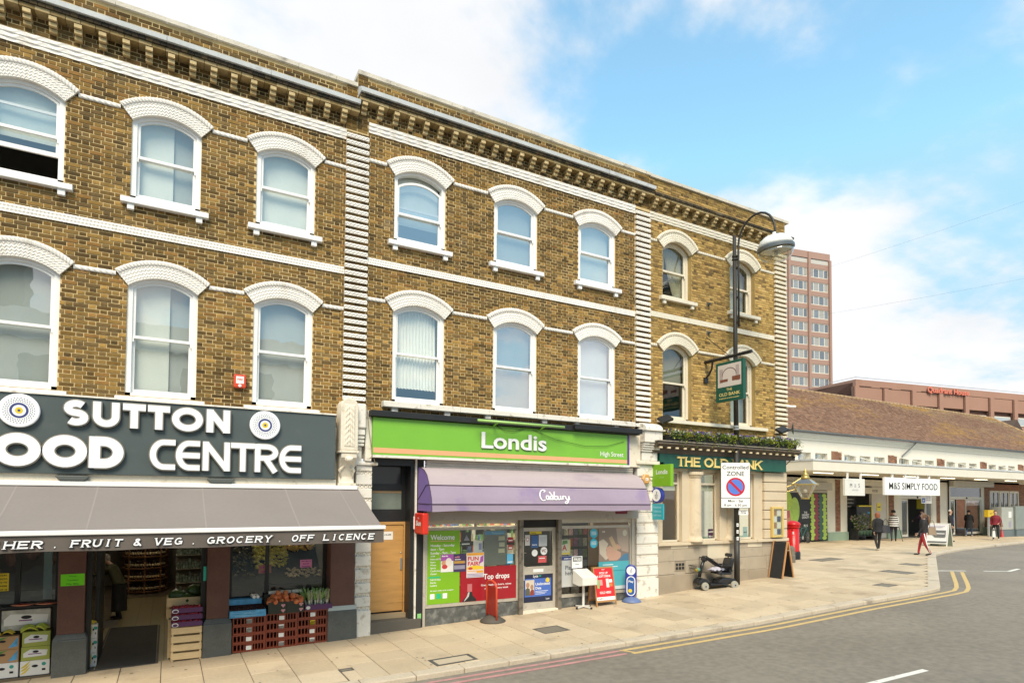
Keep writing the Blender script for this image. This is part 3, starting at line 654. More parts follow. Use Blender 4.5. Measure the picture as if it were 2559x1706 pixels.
# ---- convenience shop building
lon = thing('convenience_store_building', 'dark brick terrace house over the bright green sign, three white sash windows per storey', 'building', (7.5, F, zg(7.5)))
wid = 1.235
LV = [[Win(cx, wid, 4.86, 6.87, 0.22) for cx in (4.872, 7.385, 9.89)], [Win(cx, wid, 8.47, 9.93, 0.22) for cx in (4.872, 7.385, 9.89)]]
wall_front(lon, 3.645, 11.187, 4.55, 11.93, LV, M['mortar'], 0.32)
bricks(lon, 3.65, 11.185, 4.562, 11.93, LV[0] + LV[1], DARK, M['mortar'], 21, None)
cont = [[('curtain', NET, ((0.03, 0.97, 0.16, 0.97, 0.0),)), ('blind', BL_B), ('blind', FILM)], [('blind', BL_A, 8.95), ('blind', BL_B), ('blind', BL_A)]]
for l, wl in enumerate(LV):
 ends = []
 for k, w_ in enumerate(wl):
  sash_window(lon, w_, 0.03, M['upvc'], cont[l][k], sillbr=(l == 1), drop=0.16 if (l == 1 and k == 0) else 0.0, gm=M['glass'] if (l, k) == (0, 0) else glass('bright_glass', (0.9, 0.93, 0.93), 0.42))
  ends.append(hood(lon, w_, 0.325, M['white']))
 zs = wl[0].zc + (wl[0].r + .325) * math.cos(math.asin(wid / 2 / wl[0].r)) - 0.105
 for a, b in zip([3.65] + [e[1] - .02 for e in ends], [e[0] + .02 for e in ends] + [11.185]):
  mb = MB(); strip(mb, a, b, zs, zs + .078, 'rope'); mb.build('string_course', M['white'], lon)
mb = MB(); strip(mb, 3.65, 11.185, 7.81, 7.955, 'diamond'); mb.build('string_course', M['white'], lon)
pilaster(lon, 11.19, 11.705, 4.75, 10.93, M['white'], DARK, M['mortar'], 6)
for a, b, c in ((11.187, 11.70, 10.93), (3.40, 3.645, 10.65)):
 wall_end(lon, a, b, c, 11.93, DARK, M['mortar'])
cornice(lon, 3.40, 11.74, 0.0, DARK, M['mortar'], M['white'], 0.356, px=(3.65, 11.187))
block_of_rooms(lon, 3.42, 11.72, 4.55, 11.9, (4.6, 8.05, 11.7), ROOM)
mb = MB(); rb = random.Random(4); x = 4.02
while x < 11.1:
 l = min(rb.uniform(0.7, 1.4), 11.12 - x); j = rb.uniform(-.012, .012); mb.box(x, x + l - .006, F - .16 + j, F + .04, 4.72 + j * .4, 4.845); x += l
ledge = mb.build('sill_ledge', M['white_old'], lon, bevel=0.012)
for x in (4.3, 5.55, 6.6, 8.2, 9.2, 10.5):
 mb = MB(); mb.box(x - .07, x + .07, F - .10, F - .0, 4.60, 4.72); mb.build('ledge_bracket', M['white_old'], ledge)
mb = MB(); mb.box(3.465, 11.98, F + .03, F + .31, 3.6, 4.6); mb.build('fascia_backing', M['cream_old'], lon)
# ---- pub building
pub = thing('pub_building', 'golden yellow brick end house above the green pub fascia, tall arched sash windows', 'building', (14.6, F, zg(14.6)))
wid = 1.13
LV = [[Win(cx, wid, 5.04, 6.98, 0.27) for cx in (12.80, 15.58)], [Win(cx, wid, 8.58, 9.98, 0.27) for cx in (12.80, 15.58)]]
wall_front(pub, 11.70, 17.05, 4.2, 11.90, LV, M['mortar_pub'], 0.4)
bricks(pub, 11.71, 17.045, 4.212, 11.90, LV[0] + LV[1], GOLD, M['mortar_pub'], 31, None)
SHEER = C('sheer_curtain', (0.72, 0.70, 0.60), 0.9); cream = C('cream_gloss', (0.72, 0.66, 0.53), 0.45, dirt=((0.4, 0.34, 0.24), 0.5, 6, 0.6))
cont = [[('blind', BL_B, 6.2), ('blind', BL_A, None)], [('curtain', SHEER, ((0.0, 0.36, 0.02, 0.98, 0.75), (0.30, 1.0, 0.02, 0.98, 0.62))), ('blind', BL_A, None)]]
cont[0][1] = ('blind', BL_A, 5.14, 0.75); cont[1][1] = ('blind', BL_A, 8.66, 0.72)
for l, wl in enumerate(LV):
 ends = []
 for k, w_ in enumerate(wl):
  sash_window(pub, w_, 0.14, cream, cont[l][k], sillbr=(l == 1), gm=glass('pub_glass', (0.62, 0.64, 0.58), 0.10))
  ends.append(hood(pub, w_, 0.33, cream, 20))
 zs = wl[0].zc + (wl[0].r + .33) * math.cos(math.asin(wid / 2 / wl[0].r)) - 0.105
 for a, b in zip([11.71] + [e[1] - .02 for e in ends], [e[0] + .02 for e in ends] + [17.045]):
  mb = MB(); strip(mb, a, b, zs, zs + .078, 'rope'); mb.build('string_course', cream, pub)
mb = MB(); strip(mb, 11.71, 17.045, 7.925, 8.07, 'diamond'); mb.build('string_course', cream, pub)
pilaster(pub, 17.05, 17.60, 4.45, 10.93, cream, GOLD, M['mortar_pub'], 8)
wall_end(pub, 17.05, 17.60, 10.93, 11.90, GOLD, M['mortar_pub'])
cornice(pub, 11.74, 17.62, -0.02, GOLD, M['mortar_pub'], cream, 0.395, lead=False, ends=(0, .16), px=(11.71, 17.05))
block_of_rooms(pub, 11.72, 17.60, 4.2, 11.85, (4.3, 8.1, 11.6), ROOM)
mb = MB(); mb.box(11.99, 17.58, F + .03, F + .31, 3.645, 4.25); mb.build('fascia_backing', M['cream_old'], pub)
mb = MB(); mb.box(12.0, 16.6, F - .13, F + .03, 4.92, 5.02); mb.build('sill_ledge', cream, pub, bevel=0.01)
# ================================================================== drawn lettering
def arcp(cx, cz, rx, rz, a0, a1, n=14): return [(cx + rx * math.cos(R(a0 + (a1 - a0) * k / n)), cz + rz * math.sin(R(a0 + (a1 - a0) * k / n))) for k in range(n + 1)]
def letter(ch, w_, wd, deco=False):
 """strokes (centre lines inside a box wd x 1) and serif feet for one capital"""
 i = w_ / 2; xm = wd / 2; rx = xm - i; rz = (1 - 2 * i) / 2; q = rz / 2; rt = wd - i
 S = {
     'S': [arcp(xm, 1 - i - q, rx, q, 15 if not deco else 40, 270)[:-1] + arcp(xm, i + q, rx, q, 90, -165 if not deco else -140)],
     'U': [[(i, 1)] + arcp(xm, i + rx * .9, rx, rx * .9, 180, 360) + [(rt, 1)]], 'T': [[(0, 1 - i), (wd, 1 - i)], [(xm, 0), (xm, 1 - i)]], 'O': [arcp(xm, .5, rx, rz, 0, 360, 30)],
     'N': [[(i, 0), (i, 1)], [(i, 1 - i * .6), (rt, i * .6)], [(rt, 0), (rt, 1)]], 'F': [[(i, 0), (i, 1)], [(i, 1 - i), (wd, 1 - i)], [(i, .52), (wd * .85, .52)]],
     'D': [[(i, 0), (i, 1)], [(i, 1 - i)] + arcp(wd * .42, .5, wd * .58 - i, rz, 90, -90, 18) + [(i, i)]],
     'C': [arcp(xm, .5, rx, rz, 48, 312, 24)] if not deco else [[(wd, 1 - i)] + arcp(wd * .55, .5, wd * .55 - i, rz, 90, 270, 20) + [(wd, i)]],
     'E': [[(i, 0), (i, 1)], [(i, 1 - i), (wd, 1 - i)], [(i, .51), (wd * .85, .51)], [(i, i), (wd, i)]] if not deco else [[(wd, 1 - i)] + arcp(wd * .55, .5, wd * .55 - i, rz, 90, 270, 20) + [(wd, i)], [(i, .5), (wd, .5)]],
     'R': [[(i, 0), (i, 1)], [(i, 1 - i)] + arcp(wd * .5, 1 - i - q, rt - wd * .5, q, 90, -90, 12) + [(i, 1 - i - 2 * q)], [(wd * .45, 1 - i - 2 * q), (rt, 0)]],
     'H': [[(i, 0), (i, 1)], [(rt, 0), (rt, 1)], [(i, .51), (rt, .51)]], 'L': [[(i, 0), (i, 1)], [(i, i), (wd, i)]], 'I': [[(xm, 0), (xm, 1)]],
     'B': [[(i, 0), (i, 1)], [(i, 1 - i)] + arcp(wd * .48, 1 - i - q, rt - wd * .52, q, 90, -90, 12) + [(i, 1 - i - 2 * q)], [(i, i + 2 * q)] + arcp(wd * .5, i + q, rt - wd * .5, q, 90, -90, 12) + [(i, i)]],
     'A': [[(i * .8, 0), (xm, 1)], [(xm, 1), (wd - i * .8, 0)], [(wd * .24, .33), (wd * .76, .33)]], 'K': [[(i, 0), (i, 1)], [(i, .42), (rt, 1)], [(wd * .42, .6), (rt, 0)]],
     'V': [[(i * .8, 1), (xm, 0)], [(xm, 0), (wd - i * .8, 1)]], 'G': [arcp(xm, .5, rx, rz, 48, 320, 24), [(rt, 0.08), (rt, .45), (xm, .45)]],
     'Y': [[(i * .8, 1), (xm, .48)], [(wd - i * .8, 1), (xm, .48)], [(xm, 0), (xm, .5)]], '&': [[(wd, 0), (wd * .28, .68)] + arcp(wd * .42, .8, wd * .2, .2 - i, 200, -20, 12) + [(wd * .2, .42)] + arcp(wd * .4, .24, wd * .4 - i, .24 - i, 160, 370, 14)],
     '.': [[(xm - i * .7, .09), (xm + i * .7, .09)]]}
 feet = {'T': [(xm, 0)], 'N': [(i, 0), (i, 1), (rt, 1)], 'F': [(i, 0), (i, 1)], 'D': [(i, 0), (i, 1)], 'E': [(i, 0), (i, 1)], 'R': [(i, 0), (i, 1), (rt, 0)], 'H': [(i, 0), (i, 1), (rt, 0), (rt, 1)], 'L': [(i, 0), (i, 1)], 'I': [(xm, 0), (xm, 1)],
   'B': [(i, 0), (i, 1)], 'A': [(i, 0), (rt, 0)], 'K': [(i, 0), (i, 1), (rt, 1), (rt, 0)], 'V': [(i, 1), (rt, 1)], 'Y': [(i, 1), (rt, 1), (xm, 0)], 'U': [(i, 1), (rt, 1)]}
 return S[ch], feet.get(ch, [])
def stroke_polys(pl, w_):
 res = []
 for p in pl:
  p = [Vector(q) for q in p]; closed = (p[0] - p[-1]).length < 1e-6
  for k in range(len(p) - 1):
   a, b = p[k], p[k + 1]; d = b - a
   if d.length < 1e-6: continue
   d.normalize(); n = Vector((-d.y, d.x)) * w_ / 2
   def nrm(j):
    pa = p[j - 1] if j > 0 else (p[-2] if closed else p[0]); pb = p[j + 1] if j < len(p) - 1 else (p[1] if closed else p[-1])
    t = (pb - pa).normalized(); m_ = Vector((-t.y, t.x)); c = max(0.5, m_.dot(Vector((-d.y, d.x)))); return m_ * (w_ / 2 / c)
   n0, n1 = nrm(k), nrm(k + 1); qd = [a - n0, b - n1, b + n1, a + n0]
   cr = [(qd[(j + 1) % 4] - qd[j]).cross(qd[(j + 2) % 4] - qd[(j + 1) % 4]) for j in range(4)]
   if min(cr) > 1e-9 or max(cr) < -1e-9: res.append(qd)
   else:
    res.append([a - n, b - n, b + n, a + n])
    if k < len(p) - 2 or closed: res.append([b + Vector((math.cos(t * .5236), math.sin(t * .5236))) * w_ / 2 for t in range(12)])
 return res
def glyph(mb, ch, x, z, wd, ht, w_, y0, y1, deco=False, serif=0.0, shear=0.0, grow=0.0):
 """add an extruded capital, left foot at (x, z) on the facade, between y0 (front) and y1"""
 pl, feet = letter(ch, w_, wd, deco); polys = stroke_polys(pl, w_ + grow)
 if serif:
  for fx, fz in feet:
   t = .035 + grow / 2; h = serif / 2 + grow / 2; zc_ = .035 if fz < .5 else .965; polys.append([Vector((fx - h, zc_ - t)), Vector((fx + h, zc_ - t)), Vector((fx + h, zc_ + t)), Vector((fx - h, zc_ + t))])
 shape2d(mb, polys, lambda v: (x + (v.x + shear * v.y) * ht, z + v.y * ht), y0, y1)
def shape2d(mb, polys, place, y0, y1):
 vs = []; fs = []
 for p in polys:
  ar = sum(p[k].x * p[(k + 1) % len(p)].y - p[(k + 1) % len(p)].x * p[k].y for k in range(len(p)))
  if abs(ar) < 1e-7: continue
  if ar < 0: p = p[::-1]
  fs.append(list(range(len(vs), len(vs) + len(p)))); vs += p
 ov, oe, of, *_ = geometry.delaunay_2d_cdt(vs, [], fs, 0, 1e-5)
 def inq(c):
  for f_ in fs:
   m_ = len(f_)
   if all((vs[f_[(k + 1) % m_]].x - vs[f_[k]].x) * (c.y - vs[f_[k]].y) - (vs[f_[(k + 1) % m_]].y - vs[f_[k]].y) * (c.x - vs[f_[k]].x) > -1e-7 for k in range(m_)): return True
  return False
 of = [f_ for f_ in of if inq(sum((ov[k] for k in f_), Vector((0, 0))) / len(f_))]
 P = [place(v) for v in ov]
 cnt = {}
 for f_ in of:
  for k in range(len(f_)):
   e = (f_[k], f_[(k + 1) % len(f_)]); cnt[e] = 1
 n = len(P); faces = [tuple(f_) for f_ in of]
 if y1 is not None:
  for (a, b) in list(cnt):
   if (b, a) not in cnt: faces.append((b, a, n + a, n + b))
  mb.add([(px_, y0, pz) for px_, pz in P] + [(px_, y1, pz) for px_, pz in P], faces)
 else: mb.add([(px_, y0, pz) for px_, pz in P], faces)
# ================================================================== grocery, ground floor
o = 0.36
sign = thing('shop_sign', 'slate grey grocery fascia with raised white letters and two round eye emblems', 'sign', (-0.3, F - o, 3.1))
mb = MB(); mb.box(-3.7, 2.965, F - o, F - .05, 3.105, 4.415); mb.build('board', C('slate_panel', (0.085, 0.105, 0.105), 0.35, var=0.04, dirt=((0.16, 0.17, 0.16), 0.3, 2, 0.6)), sign, bevel=0.01)
mb = MB(); mb.box(-3.7, 2.965, F - o - .03, F - .04, 4.416, 4.445); mb.build('trim', M['white_old'], sign)
chr_ = C('letter_rim', (0.26, 0.235, 0.19), 0.35, metal=0.4); lit = C('letter_face', (0.86, 0.86, 0.87), 0.3, var=0.01, fine=0.0)
def channel(ch, x0, x1, z0, z1, w_, deco=True):
 ht = z1 - z0; mb = MB(); glyph(mb, ch, x0, z0, (x1 - x0) / ht, ht, w_ / ht, F - o - .07, F - o - .001, deco, grow=.038 / ht); g = mb.build('letter', chr_, sign)
 mb = MB(); glyph(mb, ch, x0, z0, (x1 - x0) / ht, ht, w_ / ht, F - o - .078, F - o - .069, deco); mb.build('letter_face', lit, g)
for ch, a, b in zip('SUTTON', (-1.555, -1.15, -.72, -.345, .03, .59), (-1.21, -.765, -.375, 0.0, .53, .985)): channel(ch, a, b, 3.925, 4.355, 0.115, ch not in 'CE')
for ch, a, b in zip('FOOD', (-2.98, -2.46, -1.825, -1.19), (-2.55, -1.845, -1.215, -.69)): channel(ch, a, b, 3.215, 3.755, 0.16, False)
for ch, a, b in zip('CENTRE', (-.30, .105, .54, 1.012, 1.43, 1.872), (.10, .495, .995, 1.425, 1.85, 2.28)): channel(ch, a, b, 3.215, 3.755, 0.098)
navy = C('emblem_blue', (0.045, 0.06, 0.20), 0.4); sunny = C('emblem_yellow', (0.75, 0.55, 0.03), 0.4); teal_d = C('emblem_dot', (0.05, 0.09, 0.18), 0.4)
for cx in (-2.145, 1.602):
 mb = MB(); mb.lathe([(.265, 0), (.275, -.02), (.275, -.07), (.262, -.078)], (cx, F - o, 4.12), 40, 'Y'); em = mb.build('emblem', lit, sign, angle=30)
 yy = F - o - .08
 mb = MB()
 for k in range(40):
  a0, a1 = 2 * math.pi * k / 40, 2 * math.pi * (k + 1) / 40; mb.quad((cx + .125 * math.cos(a0), yy, 4.12 + .125 * math.sin(a0)), (cx + .125 * math.cos(a1), yy, 4.12 + .125 * math.sin(a1)), (cx + .092 * math.cos(a1), yy, 4.12 + .092 * math.sin(a1)), (cx + .092 * math.cos(a0), yy, 4.12 + .092 * math.sin(a0)))
 mb.build('emblem_ring', navy, em)
 mb = MB(); mb.disc((cx, 4.12), .052, .052, yy); mb.build('emblem_iris', sunny, em)
 mb = MB(); mb.disc((cx, 4.12), .019, .019, yy - .002); mb.build('emblem_pupil', navy, em)
 mb = MB()
 for ring, n, s in ((.15, 30, .008), (.177, 30, .0085), (.205, 30, .008)):
  for k in range(n):
   a = 2 * math.pi * (k + (.5 if ring == .177 else 0)) / n; px_, pz = cx + ring * math.cos(a), 4.12 + ring * math.sin(a); mb.disc((px_, pz), s, s, yy, 6)
 tag(mb.build('emblem_dots', teal_d, em), kind='stuff')
mb = MB(); mb.box(-3.7, 3.0, F - .28, F - .02, 2.9, 3.104); mb.build('lintel', M['cream_old'], food)
for a, b in ((-1.65, -1.18), (.622, 1.09)):
 t = thing('bulkhead_lamp', 'dark grey bulkhead lamp under the grocery sign', 'lamp', ((a + b) / 2, F - .38, 2.98), group='bulkhead lamps under the grocery sign')
 mb = MB(); mb.pxz([(a, 3.06), (a + .06, 2.995), (b - .06, 2.995), (b, 3.06), (b - .02, 3.075), (a + .02, 3.075)], F - .42, F - .28); mb.build('lamp_body', C('lamp_grey', (0.10, 0.11, 0.10), 0.5), t, bevel=0.01)
 mb = MB(); mb.box(a + .08, b - .08, F - .40, F - .30, 2.985, 2.996); mb.build('lens', C('lamp_lens', (0.4, 0.42, 0.38), 0.3), t)
aw = thing('awning', 'taupe grey fabric awning over the grocery with white lettered valance', 'awning', (-.3, F - .3, 2.9))
taupe = C('taupe_canvas', (0.225, 0.195, 0.18), 0.85, var=0.05, vs=0.8, bump=0.06, bs=400); YB, ZB_, YF, ZF = F - .30, 2.93, F - 2.02, 2.215
AX0, AX1 = -4.6, 3.45
seams = [AX0, -3.3, -2.15, -1.05, .55, 2.0, 3.05, AX1]
for i, (a, b) in enumerate(zip(seams, seams[1:])):
 mb = MB(); mb.grid(lambda u, v: (a + u * (b - a), YB + (YF - YB) * v, ZB_ + (ZF - ZB_) * v - .022 * math.sin(math.pi * v) - .004 * math.sin(math.pi * u)), 6, 8); mb.build('canopy_panel', taupe, aw, smooth=True)
for a in seams[1:-1]: mb = MB(); mb.grid(lambda u, v: (a - .012 + .024 * u, YB + (YF - YB) * v, ZB_ + (ZF - ZB_) * v - .022 * math.sin(math.pi * v) + .003), 1, 8); mb.build('seam', C('seam_taupe', (0.27, 0.235, 0.215), 0.85), aw)
mb = MB(); mb.box(AX0, AX1 - .03, F - .40, F - .28, 2.90, 2.985); mb.build('cassette', M['upvc'], aw, bevel=0.012)
mb = MB(); mb.box(AX0, AX1 + .05, YF - .06, YF + .02, 2.165, 2.235); mb.build('front_bar', M['upvc'], aw, bevel=0.012)
mb = MB(); mb.grid(lambda u, v: (AX0 + .02 + u * (AX1 - AX0), YF - .025 + .012 * math.sin(u * 60) * v, 2.165 - .235 * v + (0.006 * math.sin(u * 37) * v)), 90, 4); val = mb.build('valance', C('valance_brown', (0.125, 0.105, 0.09), 0.85, var=0.06), aw, smooth=True)
for x in (-2.6, .4, 3.2):
 mb = MB(); mb.tube([(x, F - .3, 2.74), (x - .25, F - 1.1, 2.32), (x, YF + .1, 2.12)], .022, 6); mb.build('folding_arm', M['upvc'], aw)
def awning_word(word, x0, x1, ch_h, z):
 n = len(word); adv = (x1 - x0) / n
 for k, ch in enumerate(word):
  wd = adv * .80 / ch_h if ch not in 'I.' else adv * .45 / ch_h
  for grow, dy, m_, nm in ((.16, -.044, M['blackmatt'], 'letter_outline'), (0.0, -.048, lit, 'letter')):
   mb = MB(); glyph(mb, ch, x0 + adv * k + (adv * .2 if ch == 'I' else 0), z, wd, ch_h, .2, YF + dy, None, serif=.42, shear=.22, grow=grow); mb.build(nm, m_, val)
for wd_, a, b in (('BUTCHER', -2.62, -1.53), ('.', -1.43, -1.34), ('FRUIT', -1.23, -.57), ('&', -.45, -.32), ('VEG', -.18, .23), ('.', .345, .42), ('GROCERY', .55, 1.55), ('.', 1.64, 1.71), ('OFF', 1.845, 2.235), ('LICENCE', 2.37, 3.30)):
 awning_word(wd_, a, b, .112, 1.985)
porph = C('red_brown_granite', (0.115, 0.052, 0.038), 0.4, var=0.12, vs=4, fine=0.22); gran = C('grey_granite', (0.085, 0.092, 0.088), 0.35, var=0.15, vs=5, fine=0.35, dirt=((0.30, 0.30, 0.27), 0.5, 28, 0.66))
for a, b in ((-1.60, -1.215), (.672, 1.062), (2.955, 3.455), (-4.6, -4.1)):
 mb = MB(); mb.box(a, b, F - .14, F + .45, zg(a) + .70, 2.93); sh = mb.build('shop_pier', porph, food, bevel=0.012)
 mb = MB(); zb_ = zg(a) - .05; zt_ = zg(a) + .62; mb.hexa([(a - .055, F - .2, zb_), (b + .055, F - .2, zb_), (b + .055, F + .5, zb_), (a - .055, F + .5, zb_), (a - .05, F - .19, zt_), (b + .05, F - .19, zt_), (b + .05, F + .5, zt_), (a - .05, F + .5, zt_)]); mb.build('pier_foot', gran, sh, bevel=0.02)
 mb = MB(); mb.hexa([(a - .05, F - .19, zt_ + .002), (b + .05, F - .19, zt_ + .002), (b + .05, F + .49, zt_ + .002), (a - .05, F + .49, zt_ + .002), (a - .005, F - .145, zt_ + .085), (b + .005, F - .145, zt_ + .085), (b + .005, F + .47, zt_ + .085), (a - .005, F + .47, zt_ + .085)]); mb.build('pier_moulding', gran if a < 2 else C('pale_moulding', (0.5, 0.5, 0.44), 0.5), sh)
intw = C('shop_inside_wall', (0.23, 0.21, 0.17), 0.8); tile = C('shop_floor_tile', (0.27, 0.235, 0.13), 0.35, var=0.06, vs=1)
zf = zg(-.3) - .005
sh = MB(); sh.box(-4.7, 3.3, F + 11.8, F + 12, zf, 3.0); sh.box(-4.75, -4.6, F, F + 12, zf, 3.0); sh.box(3.30, 3.42, F + .3, F + 12, zf, 3.0); sh.build('shop_wall', intw, food)
mb = MB(); mb.box(-4.7, 3.3, F + .02, F + 12, 2.93, 3.0); mb.build('shop_ceiling', C('shop_ceiling', (0.55, 0.53, 0.48), 0.8), food)
fl = MB(); fl.box(-4.7, 3.3, F - .02, F + 12, zf - .1, zf - .004); floor = fl.build('shop_floor', M['joint'], food)
mt = None
for i in range(8):
 for j in range(14):
  x = -1.2 + i * .3; y = F + .0 + j * .6
  if mt is None: b = MB(); b.box(0, .294, 0, .594, 0, .006); mt = b.mesh('floor_tile', tile)
  q = bpy.data.objects.new('floor_tile', mt); COL.objects.link(q); q.parent = floor; q.location = Vector((x, y, zf - .004)) - org_of(food)
t = thing('door_mat', 'large black rubber mat lying in the grocery doorway', 'mat', (-.6, F + 1.9, zf))
mb = MB(); mb.hexa([(-1.05, F - .06, zf + .003), (-.13, F - .06, zf + .003), (-.14, F + 3.7, zf + .003), (-1.07, F + 3.8, zf + .003), (-1.05, F - .06, zf + .018), (-.13, F - .06, zf + .018), (-.14, F + 3.7, zf + .018), (-1.07, F + 3.8, zf + .018)]); mb.build('mat_pile', M['blackmatt'], t)
mb = MB()
for a, b, c, d in ((-1.10, -.09, F - .10, F - .061), (-1.11, -1.072, F - .06, F + 3.8), (-.128, -.09, F - .06, F + 3.7)): mb.box(a, b, c, d, zf + .002, zf + .012)
mb.build('mat_edge', C('mat_edge', (0.05, 0.05, 0.048), 0.6), t)
t = thing('floor_grating', 'slotted metal floor grating beside the rubber mat in the grocery', 'grating', (-1.14, F + 4.3, zf))
for k in range(10):
 mb = MB(); mb.box(-1.32, -.98, F + 3.9 + k * .1, F + 3.95 + k * .1, zf + .003, zf + .015); mb.build('grating_bar', M['steel'], t)
frm = C('dark_frame', (0.02, 0.022, 0.022), 0.4)
def shop_bay(xa, xb, zb_, zt_, mull, nm_parent):
 fr = MB(); y0, y1 = F + .22, F + .30
 for bx in ((xa, xb, zb_ - .08, zb_), (xa, xb, zt_, zt_ + .4)): fr.box(bx[0], bx[1], y0, y1, bx[2], bx[3])
 for x in mull: fr.box(x - .035, x + .035, y0, y1, zb_, zt_)
 f_ = fr.build('shop_window', frm, nm_parent)
 ed = sorted(mull)
 for a, b in zip(ed, ed[1:]):
  p = MB(); p.box(a + .036, b - .036, F + .255, F + .263, zb_, zt_); p.build('pane', M['shopglass'], f_)
 st = MB(); st.box(xa, xb, y0 + .01, y1 + .2, zg(xa) - .05, zb_ - .081); st.build('stall_riser', frm, f_)
shop_bay(1.06, 2.96, .68, 2.40, (1.10, 1.78, 2.92), food)
shop_bay(-4.1, -1.6, .88, 2.40, (-4.06, -2.2, -1.64), food)
mb = MB(); mb.box(-1.205, -1.13, F + .02, F + .12, zf, 2.5); mb.box(-1.10, -1.04, F + .35, F + 1.3, zf, 2.45); mb.build('door_leaf', frm, food)
mb = MB(); mb.box(.58, .665, F + .02, F + .14, zf, 2.5); mb.build('door_post', frm, food)
def rusticated(bld, x0, x1, o_, zb_, zt_, pitch, nm, mm, seed):
 rb = random.Random(seed); mb = MB(); mb.box(x0 + .02, x1 - .02, F - o_ + .035, F + .3, zb_ - .1, zt_); pl = mb.build(nm, mm, bld); z = zb_ + .55; first = True
 mb = MB(); mb.box(x0 - .01, x1 + .01, F - o_ - .01, F + .28, zb_ - .08, z - .012); mb.build('plinth_block', mm, pl, bevel=0.015)
 while z < zt_ - pitch * .5:
  mb = MB(); st = mb
  relief(mb, lambda u, v: (x0 + u * (x1 - x0), z + v * .062), lambda u, v: o_ - .02 + .02 * math.cos(6.283 * (v * .5 + tri(u * max(3, round((x1 - x0) / .085))) * .6)), max(3, round((x1 - x0) / .085)) * 4, 4)
  mb.build('dogtooth_strip', mm, pl)
  j = rb.uniform(-.004, .004); mb = MB(); mb.box(x0, x1, F - o_ + j, F + .26, z + .07, min(z + pitch - .01, zt_)); mb.build('plinth_block', mm, pl, bevel=0.012); z += pitch
 return pl
rusticated(food, 3.475, 3.815, .09, zg(3.6), 3.42, .288, 'shop_pilaster', M['white_old'], 2)
def console(bld, x0, x1, zb_, zt_, pr, mm, seed, carved=True):
 rb = random.Random(seed); w_ = x1 - x0; zmid = zb_ + (zt_ - zb_) * .40; cx = (x0 + x1) / 2
 mb = MB(); mb.pxz([(x0, zmid), (x1, zmid), (x1, zt_ - w_ / 2)] + [(cx + w_ / 2 * math.cos(R(a)), zt_ - w_ / 2 + w_ / 2 * math.sin(R(a))) for a in range(10, 180, 10)] + [(x0, zt_ - w_ / 2)], F - pr, F - .0); cs = mb.build('console', mm, bld, bevel=0.02)
 if carved:
  def hf(u, v):
   s_ = abs(u - .5) * 2; e = (1 - s_ ** 6) * (1 - abs(2 * v - 1) ** 8)
   return pr + .004 + .022 * e * (.5 + .5 * math.sin(11 * s_ + 26 * v) * math.cos(21 * v - 4 * s_))
  mb = MB(); relief(mb, lambda u, v: (x0 + .07 + u * (w_ - .14), zmid + .08 + v * (zt_ - zmid - .22)), hf, 26, 70, pr - .005); mb.build('carved_leaf', mm, cs, smooth=True)
 mb = MB(); mb.box(x0 - .02, x1 + .02, F - pr - .02, F, zmid - .05, zmid - .002); mb.build('console_band', mm, cs, bevel=0.01)
 mb = MB(); prof = [(pr * 1.0, 1.0), (pr * .98, .85), (pr * .72, .66), (pr * .5, .45), (pr * .38, .22), (pr * .42, .06), (pr * .5, 0)]
 mb.prism([(x0 + .02, F - a, zb_ + .06 + b * (zmid - .052 - zb_ - .06)) for a, b in prof] + [(x0 + .02, F, zb_ + .06), (x0 + .02, F, zmid - .052)][:2], (w_ - .04, 0, 0)); mb.build('console_foot', mm, cs, bevel=0.012)
 mb = MB(); mb.box(x0 - .01, x1 + .01, F - pr * .62, F, zb_, zb_ + .058); mb.build('console_base', mm, cs, bevel=0.01)
 if carved:
  mb = MB(); mb.ball((cx, F - pr * .95, zmid - .18), .075, 12, 8, sx=1.2, sz=.9)
  for s_ in (-1, 1): mb.ball((cx + s_ * .055, F - pr * .98 - .03, zmid - .16), .022, 8, 6); mb.ball((cx + s_ * .10, F - pr * .85, zmid - .13), .03, 8, 6); mb.tube([(cx + s_ * .06, F - pr * .6, zmid - .3), (cx + s_ * .15, F - pr * .5, zmid - .4), (cx + s_ * .12, F - pr * .45, zmid - .55)], [.03, .035, .012], 7)
  tag(mb.build('carved_mask', mm, cs, smooth=True), kind='stuff')
 return cs
console(food, 3.06, 3.42, 2.98, 4.80, .40, M['cream_old'], 3)
mb = MB(); mb.box(3.43, 3.62, F - .28, F, 4.2, 4.72); c2 = mb.build('console', M['white_old'], lon, bevel=0.03)
for z0, z1, o_ in ((4.06, 4.19, .24), (3.98, 4.05, .21), (3.90, 3.97, .19), (3.83, 3.89, .17), (3.46, 3.82, .13)):
 mb = MB(); mb.box(3.44, 3.61 if o_ > .15 else 3.57, F - o_, F, z0, z1); mb.build('console_step', M['white_old'], c2, bevel=0.012)
mb = MB(); mb.box(3.40, 3.93, F - .14, F + .1, 3.43, 3.50); mb.build('pilaster_cap', M['white_old'], lon, bevel=0.015)
# ================================================================== grocery: produce and goods
redp = C('brick_red_plastic', (0.21, 0.045, 0.022), 0.5); paper = C('white_paper', (0.75, 0.74, 0.70), 0.7); wood = C('pale_pine', (0.62, 0.46, 0.25), 0.7, var=0.1, vs=8, stretch=(1, 1, 6)); purple = C('purple_card', (0.10, 0.035, 0.11), 0.6)
bluec = C('blue_card', (0.08, 0.33, 0.58), 0.5, var=0.25, vs=14); blackc = C('black_card', (0.025, 0.03, 0.022), 0.5); banana = C('banana_yellow', (0.62, 0.47, 0.05), 0.5, var=0.15, vs=12); gbanana = C('banana_green', (0.42, 0.46, 0.05), 0.5, var=0.2, vs=10)
rp = random.Random(12)
